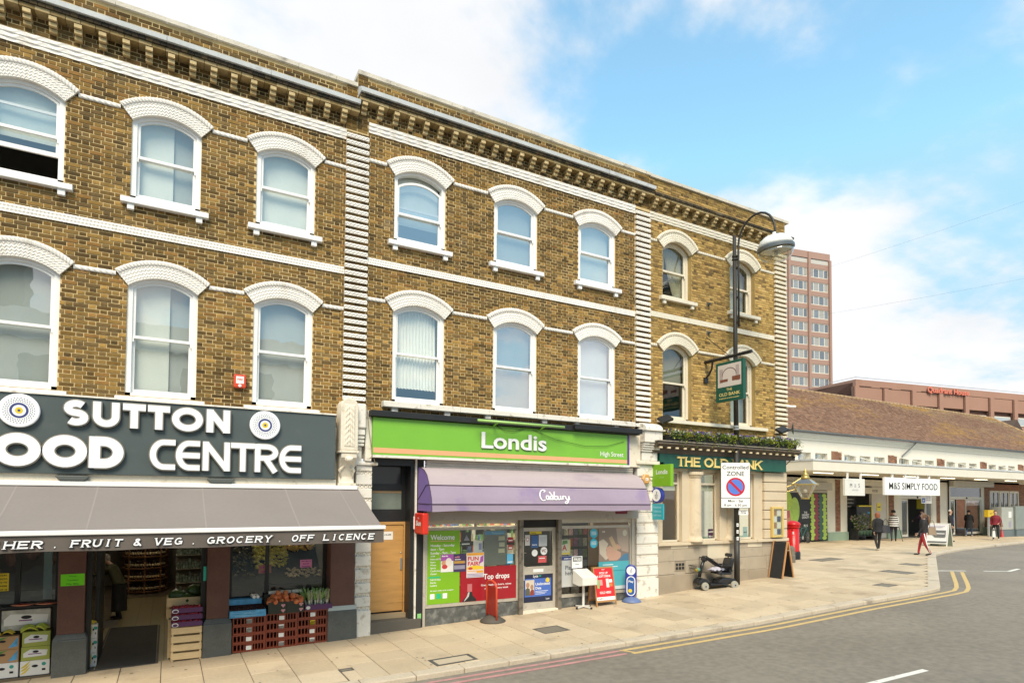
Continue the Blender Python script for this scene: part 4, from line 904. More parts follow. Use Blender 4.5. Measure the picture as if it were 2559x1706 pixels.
# -- crates
def crate_proto():
 t = thing('plastic_crate', 'x', 'crate', world=False); W_, D_, H_ = .588, .36, .168
 mb = MB()
 for z0, z1 in ((0, .028), (.142, .166)):
  for a, b, c, d in ((0, W_, 0, .018), (0, W_, D_ - .018, D_), (0, .018, .018, D_ - .018), (W_ - .018, W_, .018, D_ - .018)): mb.box(a, b, c, d, z0, z1)
 xs = [0, .068, .132, .196, .232, .345, .385, .44, .495, .55]
 for k, x in enumerate(xs):
  w_ = .018 if x not in (.232,) else .115
  mb.box(x, x + w_, .002, .016, .028, .142)
  if w_ < .1: mb.box(x, x + w_, D_ - .016, D_ - .002, .028, .142)
 mb.box(W_ - .018, W_, .002, .016, .028, .142)
 for y in (.06, .13, .2, .27): mb.box(.002, .014, y, y + .02, .028, .142); mb.box(W_ - .014, W_ - .002, y, y + .02, .028, .142)
 mb.build('lattice', redp, t)
 mb = MB(); mb.box(.02, W_ - .02, .02, D_ - .02, .004, .02); mb.build('floor_panel', redp, t)
 return t
def card(parent, x0, x1, y, z0, z1, m_, nm='price_card', tilt=0): mb = MB(); mb.box(x0, x1, y - .003, y, z0, z1); return mb.build(nm, m_, parent)
proto = crate_proto(); lv = ('bottom', 'second from the ground', 'third from the ground', 'topmost'); st = ('under the blue date trays', 'under the black pomegranate boxes', 'under the leeks'); first = True
for s_ in range(3):
 for k in range(4):
  o_ = proto if first else copy_tree(proto); first = False
  o_['label'] = 'red-brown slotted crate %s, %s of its stack' % (st[s_], lv[k]); o_['group'] = 'slotted crates stacked outside the grocery'
  o_.location = (1.135 + s_ * .594 + rp.uniform(-.004, .004), F - .15 + rp.uniform(-.006, .006), zg(1.7 + s_ * .59) - .0 + .001 + k * .1685)
  if (s_, k) in ((0, 3), (0, 2), (0, 0), (1, 2), (1, 0), (2, 2), (2, 0)):
   mb = MB(); mb.box(.238, .335, -.004, .0005, .035, .035 + rp.uniform(.05, .09)); c_ = mb.build('paper_label', paper if (s_, k) != (2, 2) else C('yellow_paper', (0.75, 0.6, 0.05), 0.6), o_)
def tray(name, label, x0, x1, y0, y1, z0, h, m_, cat='tray', group=None, t=.012):
 T = thing(name, label, cat, ((x0 + x1) / 2, (y0 + y1) / 2, z0), group=group); mb = MB()
 mb.box(x0, x1, y0, y1, z0, z0 + .01); mb.build('tray_floor', m_, T)
 for a, b, c, d in ((x0, x1, y0, y0 + t), (x0, x1, y1 - t, y1), (x0, x0 + t, y0 + t, y1 - t), (x1 - t, x1, y0 + t, y1 - t)):
  mb = MB(); mb.box(a, b, c, d, z0 + .01, z0 + h); mb.build('tray_side', m_, T)
 return T
zt4 = zg(1.4) + .678
T = tray('date_tray', 'wavy-printed blue tray of dark dates on the red crates', 1.07, 1.715, F - .19, F + .06, zt4, .13, bluec)
mb = MB(); 
for k in range(10): mb.box(1.08 + rp.uniform(0, .5), 1.2 + rp.uniform(.1, .5), F - .193, F - .1901, zt4 + .01 + k * .011, zt4 + .015 + k * .011)
tag(mb.build('wave_print', C('pale_blue_print', (0.3, 0.6, 0.8), 0.5), T), kind='stuff')
T2 = tray('date_tray', 'upper blue tray behind the front tray of dates', 1.05, 1.66, F + .03, F + .21, zt4 + .21, .10, bluec)
mb = MB(); mb.box(1.05, 1.66, F + .065, F + .2, zt4 - .02, zt4 + .205); mb.build('tray_stand', blackc, T2)
mb = MB()
for k in range(420):
 x, y = rp.uniform(1.09, 1.70), rp.uniform(F - .17, F + .04); a = rp.uniform(0, 6.28); z_ = zt4 + .115 + .07 * (y - F + .17) / .21 + rp.uniform(0, .02)
 mb.tube([(x - .016 * math.cos(a), y - .016 * math.sin(a), z_), (x + .016 * math.cos(a), y + .016 * math.sin(a), z_ + rp.uniform(-.006, .006))], .009, 5)
tag(mb.build('dates', C('date_brown', (0.045, 0.012, 0.008), 0.25), None, smooth=True), 'heap of dark shiny dates in the blue tray', 'dates', kind='stuff')
for k in range(2):
 x = 1.76 + .34 * k; B = tray('fruit_box', ('black fruit box with pink heart print beside the blue trays', 'black fruit box with pink heart print beside the leeks')[k], x, x + .335, F - .185, F + .1, zg(2) + .678, .225, blackc, 'box')
 for j in range(2):
  mb = MB(); cx, cz = x + .275, zg(2) + .73 + j * .1
  for s2 in (-1, 1): mb.disc((cx + s2 * .018, cz + .012), .022, .018, F - .188, 10)
  mb.add([(cx - .037, F - .188, cz + .004), (cx, F - .188, cz - .035), (cx + .037, F - .188, cz + .004)], [(0, 1, 2)]); tag(mb.build('heart_print', C('pink_print', (0.72, 0.36, 0.38), 0.5), B), kind='stuff')
pm = MB(); pm.lathe([(.004, -.045), (.03, -.042), (.052, -.02), (.056, .005), (.045, .034), (.02, .049), (.012, .052), (.016, .068), (.005, .066)], (0, 0, .045), 12); pme = pm.mesh('pomegranate', C('pomegranate_skin', (0.55, 0.14, 0.045), 0.4, var=0.3, vs=25, dirt=((0.62, 0.32, 0.12), 0.6, 18, 0.5)), smooth=True)
pos = [(1.80 + i * .098 + (j % 2) * .03, F - .13 + j * .085, .885 + .012 * j) for j in range(3) for i in range(7)] + [(1.88 + i * .105, F - .08 + j * .085, .965) for j in range(2) for i in range(5)] + [(1.98, F - .03, 1.035), (2.12, F - .05, 1.04)]
for x, y, z_ in pos:
 o_ = bpy.data.objects.new('pomegranate', pme); COL.objects.link(o_); o_.location = (x + rp.uniform(-.012, .012), y, zg(2) + z_ - .02 + rp.uniform(-.008, .008)); o_.rotation_euler = (rp.uniform(-.8, .8), rp.uniform(-.8, .8), rp.uniform(0, 6)); tag(o_, 'orange-red pomegranate in the heap on the black boxes', 'pomegranate', 'pomegranates heaped on the black boxes')
T = tray('leek_tray', 'purple tray under the bagged leeks', 2.46, 3.0, F - .16, F + .1, zg(2.7) + .678, .105, purple)
mb = MB(); mb.disc((2.52, zg(2.7) + .725), .042, .035, F - .163, 16); mb.build('round_print', paper, T)
lg = C('leek_green', (0.14, 0.26, 0.06), 0.5, var=0.2, vs=8); lw_ = C('leek_white', (0.66, 0.68, 0.52), 0.5); bagm = C('clear_bag', (0.62, 0.64, 0.6), 0.15, var=0.15, vs=20)
for k in range(9):
 x = 2.52 + .052 * k; L_ = thing('leek', 'green and white leek standing bagged in the purple tray', 'leek', (x, F - .02 - .05 * (k % 2), zg(2.7) + .70), group='bagged leeks in the purple tray'); y = F - .03 - .06 * (k % 2); zb_ = zg(2.7) + .70; lean = (k - 4) * .018
 mb = MB(); mb.tube([(x, y, zb_), (x + lean * .3, y, zb_ + .09), (x + lean * .5, y, zb_ + .16)], [.02, .017, .017], 8); mb.build('shank', lw_, L_, smooth=True)
 for j in range(4):
  a = rp.uniform(-.07, .07); mb = MB(); p = [Vector((x + lean * .5, y, zb_ + .15)), Vector((x + lean + a * .5, y + rp.uniform(-.02, .02), zb_ + .28)), Vector((x + lean * 1.5 + a * 1.4, y + rp.uniform(-.05, .02), zb_ + .38 + rp.uniform(-.04, .05)))]
  mb.add([p[0] + Vector((-.014, 0, 0)), p[0] + Vector((.014, 0, 0)), p[1] + Vector((-.018, 0, 0)), p[1] + Vector((.018, 0, 0)), p[2] + Vector((-.006, 0, 0)), p[2] + Vector((.006, 0, 0))], [(0, 1, 3, 2), (2, 3, 5, 4)]); mb.build('leaf', lg, L_)
cg = bpy.data.materials.new('cellophane'); cg.use_nodes = True; MATS['cellophane'] = cg
for k in range(3):
 x0 = 2.48 + .17 * k; mb = MB()
 mb.grid(lambda u, v: (x0 + .085 + (.05 + .045 * v) * math.cos(6.283 * u) + .012 * math.sin(25 * u + 9 * v), F - .06 + (.05 + .04 * v) * math.sin(6.283 * u) + .01 * math.sin(31 * u - 7 * v), zg(2.7) + .72 + .34 * v + .03 * math.sin(18 * u) * v), 20, 8)
 single(mb, 'produce_bag', glass('cellophane_film', (0.93, 0.95, 0.93), 0.08, 0.12), 'crinkled clear bag wrapped round the leeks', 'bag', 'clear bags round the leeks', smooth=True)
for k, x in enumerate((1.52, 1.59)):
 mb = MB(); mb.tube([(x, F + .0, zt4 + .345), (x - .03, F + .2, zt4 + .36)], .03, 12); single(mb, 'paper_roll', paper, 'rolled white paper lying on the upper blue tray', 'roll', 'paper rolls on the upper blue tray', angle=40)
for k, x in enumerate((1.80, 2.03, 2.25)):
 P = tray('punnet', 'clear-lidded punnet of cut fruit behind the pomegranates', x, x + .2, F + .11, F + .2, zg(2) + 1.03, .05, bagm, 'punnet', 'fruit punnets behind the pomegranates')
 mb = MB(); mb.box(x + .015, x + .185, F + .12, F + .19, zg(2) + 1.05, zg(2) + 1.075); mb.build('cut_fruit', C('pale_green_fruit', (0.5, 0.52, 0.2), 0.4, var=0.3, vs=40), P)
mb = MB(); mb.box(1.72, 2.5, F + .105, F + .21, zg(2) + .68, zg(2) + 1.028); single(mb, 'display_plinth', blackc, 'black riser box behind the pomegranate heap', 'box', bevel=.01)
# -- wooden crates with melons, purple trays
def wood_crate(label, x0, x1, y0, y1, z0, z1, n, name='wooden_crate'):
 T = thing(name, label, 'crate', ((x0 + x1) / 2, (y0 + y1) / 2, z0)); h = (z1 - z0) / n
 for sx_ in (x0, x1 - .03):
  for sy_ in (y0 + .013, y1 - .03): mb = MB(); mb.box(sx_, sx_ + .03, sy_, sy_ + .03, z0, z1); mb.build('corner_post', wood, T)
 for k in range(n):
  za, zb_ = z0 + k * h + .03, z0 + (k + 1) * h - .008
  for c, d in ((y0, y0 + .012), (y1 + .001, y1 + .012)): mb = MB(); mb.box(x0, x1, c, d, za, zb_); mb.build('slat', wood, T)
  for a in (x0 - .011, x1 - .001): mb = MB(); mb.box(a, a + .011, y0 + .013, y1, za, zb_); mb.build('slat', wood, T)
 return T
za = zg(.35)
wood_crate('pale wooden slatted crate standing on end below the purple trays', .115, .60, F - .17, F + .12, za, za + .615, 4)
wood_crate('open wooden crate of watermelons behind the purple trays', .03, .64, F + .14, F + .55, za + .72, za + 1.12, 2)
mb = MB(); mb.box(.05, .62, F + .15, F + .5, za, za + .715); single(mb, 'display_plinth', wood, 'plain wooden riser under the watermelon crate', 'box', bevel=.008)
redf = C('red_plum', (0.33, 0.02, 0.03), 0.3, var=0.3, vs=30)
for k in range(3):
 z0 = za + .625 + k * .125; T = tray('fruit_tray', 'purple card tray of red plums, %s of the three' % ('bottom', 'middle', 'top')[k], .10, .61, F - .17, F + .11, z0, .085, purple)
 mb = MB(); mb.disc((.165, z0 + .035), .055, .038, F - .173, 18); mb.build('round_print', paper, T); mb = MB(); mb.disc((.165, z0 + .03), .04, .026, F - .1745, 18); mb.build('round_print', purple, T)
 mb = MB()
 for i in range(10):
  for j in range(4): mb.ball((.14 + i * .047 + rp.uniform(-.008, .008), F - .13 + j * .06, z0 + .085 + rp.uniform(-.01, .012)), .026, 8, 6)
 tag(mb.build('plums', redf, None, smooth=True), 'red plums filling the %s purple tray' % ('bottom', 'middle', 'top')[k], 'plums', kind='stuff')
mg = C('watermelon_rind', (0.035, 0.075, 0.02), 0.35, var=0.55, vs=9, stretch=(1, 1, .2))
for k, (x, y, z_, lb) in enumerate(((.20, F + .32, 1.13, 'dark green watermelon leaning against the crate post'), (.50, F + .38, 1.2, 'large striped watermelon nearest the brown pier'), (.36, F + .26, 1.05, 'round watermelon low between the two others'))):
 mb = MB(); mb.ball((x, y, za + z_), .125, 16, 12, sx=1.25); single(mb, 'watermelon', mg, lb, 'watermelon', smooth=True)
# -- banana boxes
tan = C('brown_card', (0.42, 0.25, 0.12), 0.75); whc = C('white_card', (0.70, 0.69, 0.66), 0.6); grc = C('green_card', (0.33, 0.36, 0.07), 0.6)
def banana_box(label, x0, x1, y0, y1, z0, h, mm, deco):
 T = thing('banana_box', label, 'box', ((x0 + x1) / 2, (y0 + y1) / 2, z0)); mb = MB(); mb.box(x0, x1, y0, y1, z0, z0 + h * .985); mb.build('carton', mm, T, bevel=.006)
 y = y0 - .002; cx = (x0 + x1) / 2; w_ = x1 - x0
 mb = MB(); mb.disc((cx, z0 + h * .62), w_ * .11, h * .09, y - .001, 16); mb.build('hand_hole', M['blackmatt'], T)
 if deco == 'banana':
  for k in range(3):
   mb = MB(); mb.grid(lambda u, v: (x0 + .01 + u * w_ * .36, y, z0 + .04 + k * .05 + .13 * u ** 1.6 + (v - .5) * .04 * math.sin(math.pi * min(u + .08, 1))), 12, 2); mb.build('banana_print', banana, T)
  mb = MB(); mb.disc((x0 + w_ * .8, z0 + h * .72), .03, .03, y, 14); mb.build('round_print', C('teal_print', (0.03, 0.3, 0.25), 0.5), T)
  mb = MB(); mb.box(x0 + w_ * .74, x0 + w_ * .86, y - .0005, y + .001, z0 + h * .28, z0 + h * .42); mb.build('dark_print', M['blackmatt'], T)
 elif deco == 'band':
  mb = MB(); mb.pxz([(x0 + .03, z0 + h * .25), (x1 - .05, z0 + h * .3), (x1 - .03, z0 + h * .7), (x0 + .12, z0 + h * .8), (x0 + .03, z0 + h * .55)], y, y + .0015); mb.build('label_print', whc, T)
  mb = MB(); mb.box(cx - .1, cx + .08, y - .001, y, z0 + h * .44, z0 + h * .5); mb.build('word_print', C('violet_print', (0.2, 0.05, 0.2), 0.5), T)
 elif deco == 'leaf':
  mb = MB(); mb.pxz([(x0 + .02, z0 + h * .75), (x0 + .3, z0 + h * .95), (x0 + .12, z0 + h * .55)], y, y + .0015); mb.build('leaf_print', C('leaf_green', (0.08, 0.25, 0.05), 0.5), T)
  mb = MB(); mb.pxz([(x1 - .14, z0 + h * .1), (x1 - .02, z0 + h * .2), (x1 - .01, z0 + h * .9), (x1 - .06, z0 + h * .6)], y, y + .0015); mb.build('stripe_print', bluec, T)
 return T
zb_ = zg(-2) + .02
mb = MB(); mb.box(-3.9, -1.72, F + .03, F + .24, zg(-2) - .05, zb_ + .02); single(mb, 'display_plinth', M['blackmatt'], 'low dark step under the banana boxes', 'step')
for k, (mm, dc, h, lb) in enumerate(((whc, 'banana', .25, 'white banana box with printed bananas at the foot of the stack by the pier'), (grc, 'band', .235, 'middle green banana box of the stack by the pier'), (grc, 'band', .25, 'top green banana box of the stack by the pier'))):
 banana_box(lb, -2.10 + .008 * k, -1.70, F + .04, F + .215, zb_ + .022 + sum((.25, .235, .25)[:k]), h, mm, dc)
for k, (mm, dc, h, lb) in enumerate(((whc, 'banana', .25, 'white banana box under the brown cartons'), (tan, 'leaf', .22, 'lower brown carton with green leaf print'), (tan, 'leaf', .22, 'upper brown carton with green leaf print'))):
 banana_box(lb, -2.56, -2.125, F + .04, F + .215, zb_ + .022 + sum((.25, .22, .22)[:k]), h, mm, dc)
for k, h in enumerate((.25, .25, .25)): banana_box(('narrow white banana box at the bottom beside the shop door', 'narrow banana box in the middle beside the shop door', 'narrow banana box on top beside the shop door')[k], -1.16, -1.05, F + .18, F + .33, zf + .004 + k * .252, h, whc, 'banana')
banana_box('grey printed carton standing behind the banana bunches', -2.38, -1.72, F + .135, F + .215, .46, .35, C('grey_card', (.42, .41, .36), .7, var=.4, vs=7), 'band')
def banana_bunch(x, y, z_, s, mm, label, rz):
 T = thing('banana_bunch', label, 'bananas', (x, y, z_), rz, 'banana bunches on the cartons', world=False)
 for k in range(5):
  a = -.5 + .25 * k; mb = MB(); P_ = []
  for i in range(7):
   t = i / 6; P_.append((s * (.9 * t - .45), s * (.08 * k - .16 + .12 * a * t), s * (.28 * math.sin(math.pi * t) + .05 * k * (1 - abs(k - 2) * .3))))
  mb.tube(P_, [s * r for r in (.03, .06, .075, .08, .075, .06, .018)], 7); mb.build('banana', mm, T, smooth=True)
 return T
for x, y, z_, s, mm, rz, lb in ((-2.00, F + .08, .76, .26, gbanana, .3, 'green-yellow banana bunch on the green cartons'), (-1.84, F + .09, .77, .25, gbanana, -.5, 'yellow-green banana bunch close to the brown pier'), (-2.45, F + .1, .72, .18, banana, .2, 'ripe banana bunch on the brown cartons'), (-2.28, F + .12, .73, .18, banana, -.3, 'small ripe banana bunch at the edge of the brown cartons'), (-1.12, F + .2, .775, .17, banana, 1.3, 'ripe banana bunch on the narrow boxes by the door')):
 banana_bunch(x, y, zb_ + z_ - (.0 if x > -1.5 else .0), s, mm, lb, rz)
for k, (x, lb) in enumerate(((-2.1, 'red meat platter on the black shelf above the brown carton'), (-1.78, 'red meat platter on the black shelf beside the pier'))):
 T = thing('meat_platter', lb, 'platter', (x, F + .16, .86)); mb = MB(); mb.lathe([(.02, 0), (.15, .005), (.17, .02), (.165, .025), (.01, .012)], (x, F + .12, .875), 20, sy=.55); mb.build('dish', C('peach_dish', (0.5, 0.2, 0.12), 0.4), T, smooth=True)
 mb = MB(); mb.ball((x, F + .12, .89), .13, 14, 6, sy=.55, sz=.15); mb.build('meat', C('red_meat', (0.32, 0.03, 0.02), 0.25, var=0.4, vs=20), T, smooth=True)
mb = MB(); mb.box(-3.9, -1.62, F + .04, F + .215, .84, .872); single(mb, 'display_shelf', M['blackmatt'], 'black shelf under the red meat platters', 'shelf')
def notice(label, x0, x1, z0, z1, y, m_, lines, ink, cat='notice', bold=.01, tilt=0.0):
 T = thing('notice', label, cat, ((x0 + x1) / 2, y, z0)); mb = MB(); mb.box(x0, x1, y - .003, y, z0, z1); b_ = mb.build('sheet', m_, T); n = len(lines)
 for k, s_ in enumerate(lines):
  if not s_: continue
  h = (z1 - z0) / n; mb = MB(); mb.text(s_, ((x0 + x1) / 2, y - .0045, z1 - h * (k + .78)), h * .62, bold=bold, width=min((x1 - x0) * .86, len(s_) * h * .40)); mb.build('lettering', ink, T)
 if tilt:
  for ch in T.children: ch.rotation_euler = (0, tilt, 0)
 return T
ink = C('black_ink', (0.02, 0.02, 0.02), 0.6)
notice('lime green handwritten price card on the brown pier', -1.56, -1.225, 1.20, 1.40, F - .142, C('lime_card', (0.16, 0.66, 0.01), 0.6), ('Vine', 'Tomato', '79p 80p'), C('green_ink', (0.05, 0.2, 0.02), 0.6), bold=0)
notice('yellow tobacco notice inside the butcher window', -2.62, -2.32, 1.12, 1.42, F + .25, C('yellow_card', (0.66, 0.50, 0.02), 0.6), ('IT IS ILLEGAL', 'TO SELL TOBACCO', 'PRODUCTS TO', 'ANYONE UNDER', 'THE AGE OF 18'), ink, bold=.02)
notice('pink handwritten card in the fruit window', 2.42, 2.66, 1.28, 1.44, F + .25, C('pink_card', (0.62, 0.22, 0.40), 0.6), ('~~~~~~~~~', '~~~~~~', '~~~~~~~~'), C('violet_ink', (0.3, 0.03, 0.2), 0.6), bold=0)
notice('dull brown-pink card hanging in the fruit window', 1.62, 1.86, 1.20, 1.37, F + .26, C('dull_pink_card', (0.33, 0.13, 0.10), 0.6), ('~~~~~', '~~~~'), C('violet_ink', (0, 0, 0)), bold=0)
notice('turquoise slip stuck to the side of the brown pier', .615, .664, 1.15, 1.42, F - .05, C('turquoise_card', (0.05, 0.55, 0.45), 0.6), ('',), ink)
mb = MB(); mb.hexa([(1.15, F + .4, .70), (2.9, F + .4, .70), (2.9, F + 1.5, .70), (1.15, F + 1.5, .70), (1.15, F + .4, .95), (2.9, F + .4, .95), (2.9, F + 1.5, 2.0), (1.15, F + 1.5, 2.0)]); single(mb, 'display_bank', M['blackmatt'], 'dark sloping produce bank inside the fruit window', 'display')
for nm, lb, x0, x1, v0, v1, m_, n, s in (('yellow_produce', 'heap of yellow peppers high in the fruit window', 2.25, 2.85, .55, .95, C('pepper_yellow', (0.70, 0.46, 0.10), 0.4, var=0.4, vs=12), 150, .07), ('green_produce', 'heap of yellow-green chillies low in the fruit window', 1.6, 2.25, .25, .8, C('chilli_green', (0.58, 0.50, 0.08), 0.4, var=0.45, vs=12), 240, .055), ('dark_produce', 'dark mixed vegetables at the shadowed end of the fruit window', 1.18, 1.6, .1, .9, C('dark_veg', (0.12, 0.10, 0.04), 0.5, var=0.5, vs=10), 120, .045), ('pale_produce', 'pale garlic bulbs along the shelf edge in the fruit window', 2.2, 2.88, .05, .2, C('garlic', (0.66, 0.5, 0.32), 0.5, var=0.3, vs=15), 60, .04)):
 mb = MB()
 for k in range(n):
  x = rp.uniform(x0, x1); v = rp.uniform(v0, v1); y = F + .4 + 1.1 * v; z_ = .97 + 1.05 * v + rp.uniform(0, .07); a = rp.uniform(0, 6.28); e = rp.uniform(-.4, .4)
  mb.tube([(x - s * math.cos(a), y - s * math.sin(a) * .6, z_ - s * e), (x, y, z_ + s * .25), (x + s * math.cos(a), y + s * math.sin(a) * .6, z_ + s * e)], [s * .3, s * .5, s * .15], 6)
 tag(mb.build(nm, m_, None, smooth=True), lb, 'vegetables', kind='stuff')
T = thing('bottle_rack', 'curved wooden rack of bottles at the back of the grocery', 'rack', (-.58, F + 9.3, zf)); cx, cy = -.58, F + 9.75
for k in range(6):
 mb = MB(); z0 = zf + .05 + k * .36; P_ = [(cx + .62 * math.cos(R(a)), cy + .62 * math.sin(R(a))) for a in range(180, 361, 12)]; mb.prism([(x, y, z0) for x, y in P_], (0, 0, .035)); mb.build('shelf', C('rack_wood', (0.20, 0.09, 0.035), 0.5), T)
for a in (180, 225, 270, 315, 360):
 mb = MB(); x, y = cx + .6 * math.cos(R(a)), cy + .6 * math.sin(R(a)); mb.box(x - .02, x + .02, y - .02, y + .02, zf, zf + 2.1); mb.build('upright', C('rack_wood', (0, 0, 0)), T)
mb = MB(); mb.box(cx - .6, cx + .6, cy - .02, cy + .05, zf, zf + 2.15); mb.build('back_panel', C('rack_wood', (0, 0, 0)), T)
bt = MB(); lb_ = MB()
for k in range(5):
 for a in range(186, 357, 9):
  x, y, z0 = cx + .53 * math.cos(R(a)), cy + .53 * math.sin(R(a)), zf + .086 + k * .36; bt.lathe([(.033, 0), (.036, .01), (.036, .16), (.014, .21), (.013, .26), (.012, .265)], (x, y, z0), 8); lb_.lathe([(.0368, .05), (.0368, .12)], (x, y, z0), 8)
tag(bt.build('bottles', C('bottle_glass', (0.02, 0.012, 0.008), 0.15), None, smooth=True), 'rows of dark wine bottles on the curved rack', 'bottles', kind='stuff')
tag(lb_.build('bottle_labels', C('label_cream', (0.62, 0.48, 0.28), 0.6), None, smooth=True), 'cream labels of the bottles on the curved rack', 'labels', kind='stuff')
T = thing('shop_shelving', 'pale upright shelving bay right of the bottle rack', 'shelves', (.55, F + 7.5, zf)); mb = MB(); mb.box(.25, .95, F + 7.6, F + 7.65, zf, 2.2); mb.build('back_panel', intw, T)
for k in range(6): mb = MB(); mb.box(.25, .95, F + 7.3, F + 7.6, zf + .1 + k * .4, zf + .125 + k * .4); mb.build('shelf', M['alu'], T)
mb = MB()
for k in range(6):
 for i in range(9): mb.box(.27 + i * .075, .33 + i * .075, F + 7.33, F + 7.45, zf + .127 + k * .4, zf + .127 + k * .4 + rp.uniform(.15, .3))
tag(mb.build('packets', C('packet_mix', (0.25, 0.33, 0.28), 0.5, var=0.8, vs=14), None), 'packets standing on the pale shelving bay', 'packets', kind='stuff')
T = thing('butcher_counter', 'dim meat counter behind the butcher window', 'counter', (-2.6, F + 1.4, zf)); mb = MB(); mb.box(-4.4, -1.7, F + 1.1, F + 1.9, zf, .9); mb.build('cabinet', C('counter_steel', (0.12, 0.14, 0.14), 0.4), T)
for k in range(9):
 mb = MB(); x = -4.2 + .29 * k; mb.ball((x, F + 1.3, 1.62 + .1 * (k % 2)), .13, 10, 8, sx=.9, sy=.6, sz=1.5); mb.build('hanging_joint', C('joint_meat', (0.38, 0.19, 0.12), 0.5, var=0.4, vs=9), T, smooth=True)
mb = MB(); mb.tube([(-4.3, F + 1.3, 1.88), (-1.75, F + 1.3, 1.88)], .015, 6); mb.build('rail', M['steel'], T)
mb = MB(); mb.box(-1.9, -1.78, F + .6, F + .66, .9, 2.4); mb.build('upright', C('pale_blue_post', (0.3, 0.42, 0.44), 0.4), T)
for k, (x, y) in enumerate(((-.5, F + 3.2), (-.5, F + 7.4), (2.0, F + 1.6))):
 T = thing('ceiling_light', ('lit ceiling tube over the grocery doorway aisle', 'lit ceiling tube near the bottle rack', 'lit ceiling tube over the fruit window')[k], 'lamp', (x, y, 2.86)); mb = MB(); mb.box(x - .5, x + .5, y - .06, y + .06, 2.88, 2.93); mb.build('fitting', M['upvc'], T)
 mb = MB(); mb.tube([(x - .48, y, 2.865), (x + .48, y, 2.865)], .018, 8); mb.build('tube', C('lit_tube', (1.0, 0.86, 0.62), 0.5, emit=42.0), T)
# ================================================================== convenience store, ground floor
G1 = C('sign_green', (0.19, 0.46, 0.045), 0.35, var=0.03); PEACH = C('sign_peach', (0.80, 0.40, 0.20), 0.4); PUR = C('sign_purple', (0.10, 0.04, 0.22), 0.4); lime = C('panel_green', (0.20, 0.43, 0.015), 0.35, var=0.03); WT = C('printed_white', (0.82, 0.82, 0.80), 0.45)
sign = thing('shop_sign', 'bright green convenience store fascia with white name and peach stripe', 'sign', (7.25, F - .25, 3.65))
mb = MB(); mb.box(3.775, 10.73, F - .25, F - .06, 3.655, 4.46); mb.build('board', G1, sign, bevel=.008)
mb = MB(); mb.add([(3.785, F - .253, 3.70), (10.72, F - .253, 3.70), (10.72, F - .253, 3.79), (3.785, F - .253, 3.81)], [(0, 1, 2, 3)]); mb.build('stripe', PEACH, sign)
mb = MB(); mb.box(10.731, 10.80, F - .25, F - .06, 3.655, 4.46); mb.build('end_cap', PUR, sign)
mb = MB(); mb.box(3.77, 10.8, F - .27, F - .05, 3.60, 3.654); mb.build('trim', M['white_old'], sign)
mb = MB(); mb.text('Londis', (6.30, F - .283, 3.925), .52, bold=.022, align='LEFT', width=1.80); 
n0 = len(mb.v); vs = list(mb.v); fs = list(mb.f)
lt = mb.build('lettering', WT, sign)
mb = MB(); mb.text('Londis', (6.315, F - .254, 3.915), .52, bold=.03, align='LEFT', width=1.81); mb.build('letter_shadow_plate', C('letter_edge', (0.16, 0.22, 0.10), 0.5), sign)
mb = MB(); mb.text('High Street', (10.2, F - .254, 3.87), .17, bold=.006, width=.77); mb.build('lettering', WT, sign)
mb = MB(); mb.box(3.70, 11.10, F - .34, F - .02, 4.47, 4.60); mb.build('fascia_cap', M['black'], lon, bevel=.01)
mb = MB(); mb.box(8.9, 11.12, F - .42, F - .345, 4.50, 4.63); mb.build('gutter', M['black'], lon, bevel=.01)
t = thing('sign_light', 'green tube light bar hung over the green store sign', 'lamp', (7.37, F - .5, 4.5)); mb = MB(); mb.tube([(6.12, F - .52, 4.52), (8.5, F - .52, 4.51)], .032, 10); mb.build('tube_housing', C('light_green', (0.33, 0.55, 0.16), 0.35), t, smooth=True)
for x in (6.65, 7.95): mb = MB(); mb.tube([(x, F - .26, 4.44), (x, F - .52, 4.50)], .018, 6); mb.build('arm', G1, t)
mb = MB(); mb.box(3.64, 3.77, F - .16, F, 3.52, 4.6); mb.build('fascia_cheek', M['white_old'], lon)
t = single(MB().tube([(3.66, F - .2, 4.62), (3.69, F - .22, 4.2), (3.73, F - .24, 3.9), (3.76, F - .25, 3.62), (3.70, F - .22, 3.56), (3.80, F - .23, 3.60), (3.85, F - .2, 3.46), (3.78, F - .18, 3.44)], .009, 6), 'cable', C('cable_tan', (0.3, 0.24, 0.15), 0.6), 'loose tangled cable beside the carved console', 'cable')
single(MB().tube([(6.75, F - .27, 4.45), (6.95, F - .28, 4.36), (7.2, F - .28, 4.35), (7.5, F - .27, 4.42)], .006, 5), 'cable', M['black'], 'short black cable looped below the green tube light', 'cable')
single(MB().tube([(7.75, F - .27, 4.42), (8.4, F - .28, 4.22), (9.3, F - .28, 4.10), (10.0, F - .28, 4.13), (10.6, F - .27, 4.28)], .005, 5), 'cable', M['black'], 'long black cable sagging across the green sign', 'cable')
# --- recessed side door
rec = F + .35; blk = M['black']
mb = MB(); mb.box(3.80, 4.98, rec + .06, rec + .1, -.1, 3.6); mb.build('recess_back', blk, lon)
mb = MB(); mb.box(4.72, 4.98, F - .0, rec + .05, zg(4.8) - .02, 3.6); mb.build('recess_side', blk, lon)
mb = MB(); mb.box(3.83, 4.72, F + .0, rec + .06, 3.45, 3.6); mb.build('recess_soffit', blk, lon)
oak = C('varnished_oak', (0.50, 0.275, 0.09), 0.4, var=0.14, vs=1.5, stretch=(1, 1, 7), dirt=((0.28, 0.15, 0.05), 0.6, 2.5, 0.6))
mb = MB(); mb.box(3.92, 4.68, rec + .0, rec + .05, .20, 2.13); dr = mb.build('wooden_door', oak, lon, bevel=.006)
for a, b, c, d in ((3.86, 3.915, .16, 2.2), (4.685, 4.72, .16, 2.2), (3.915, 4.685, 2.135, 2.2)): mb = MB(); mb.box(a, b, rec - .02, rec + .055, c, d); mb.build('door_frame', oak, dr)
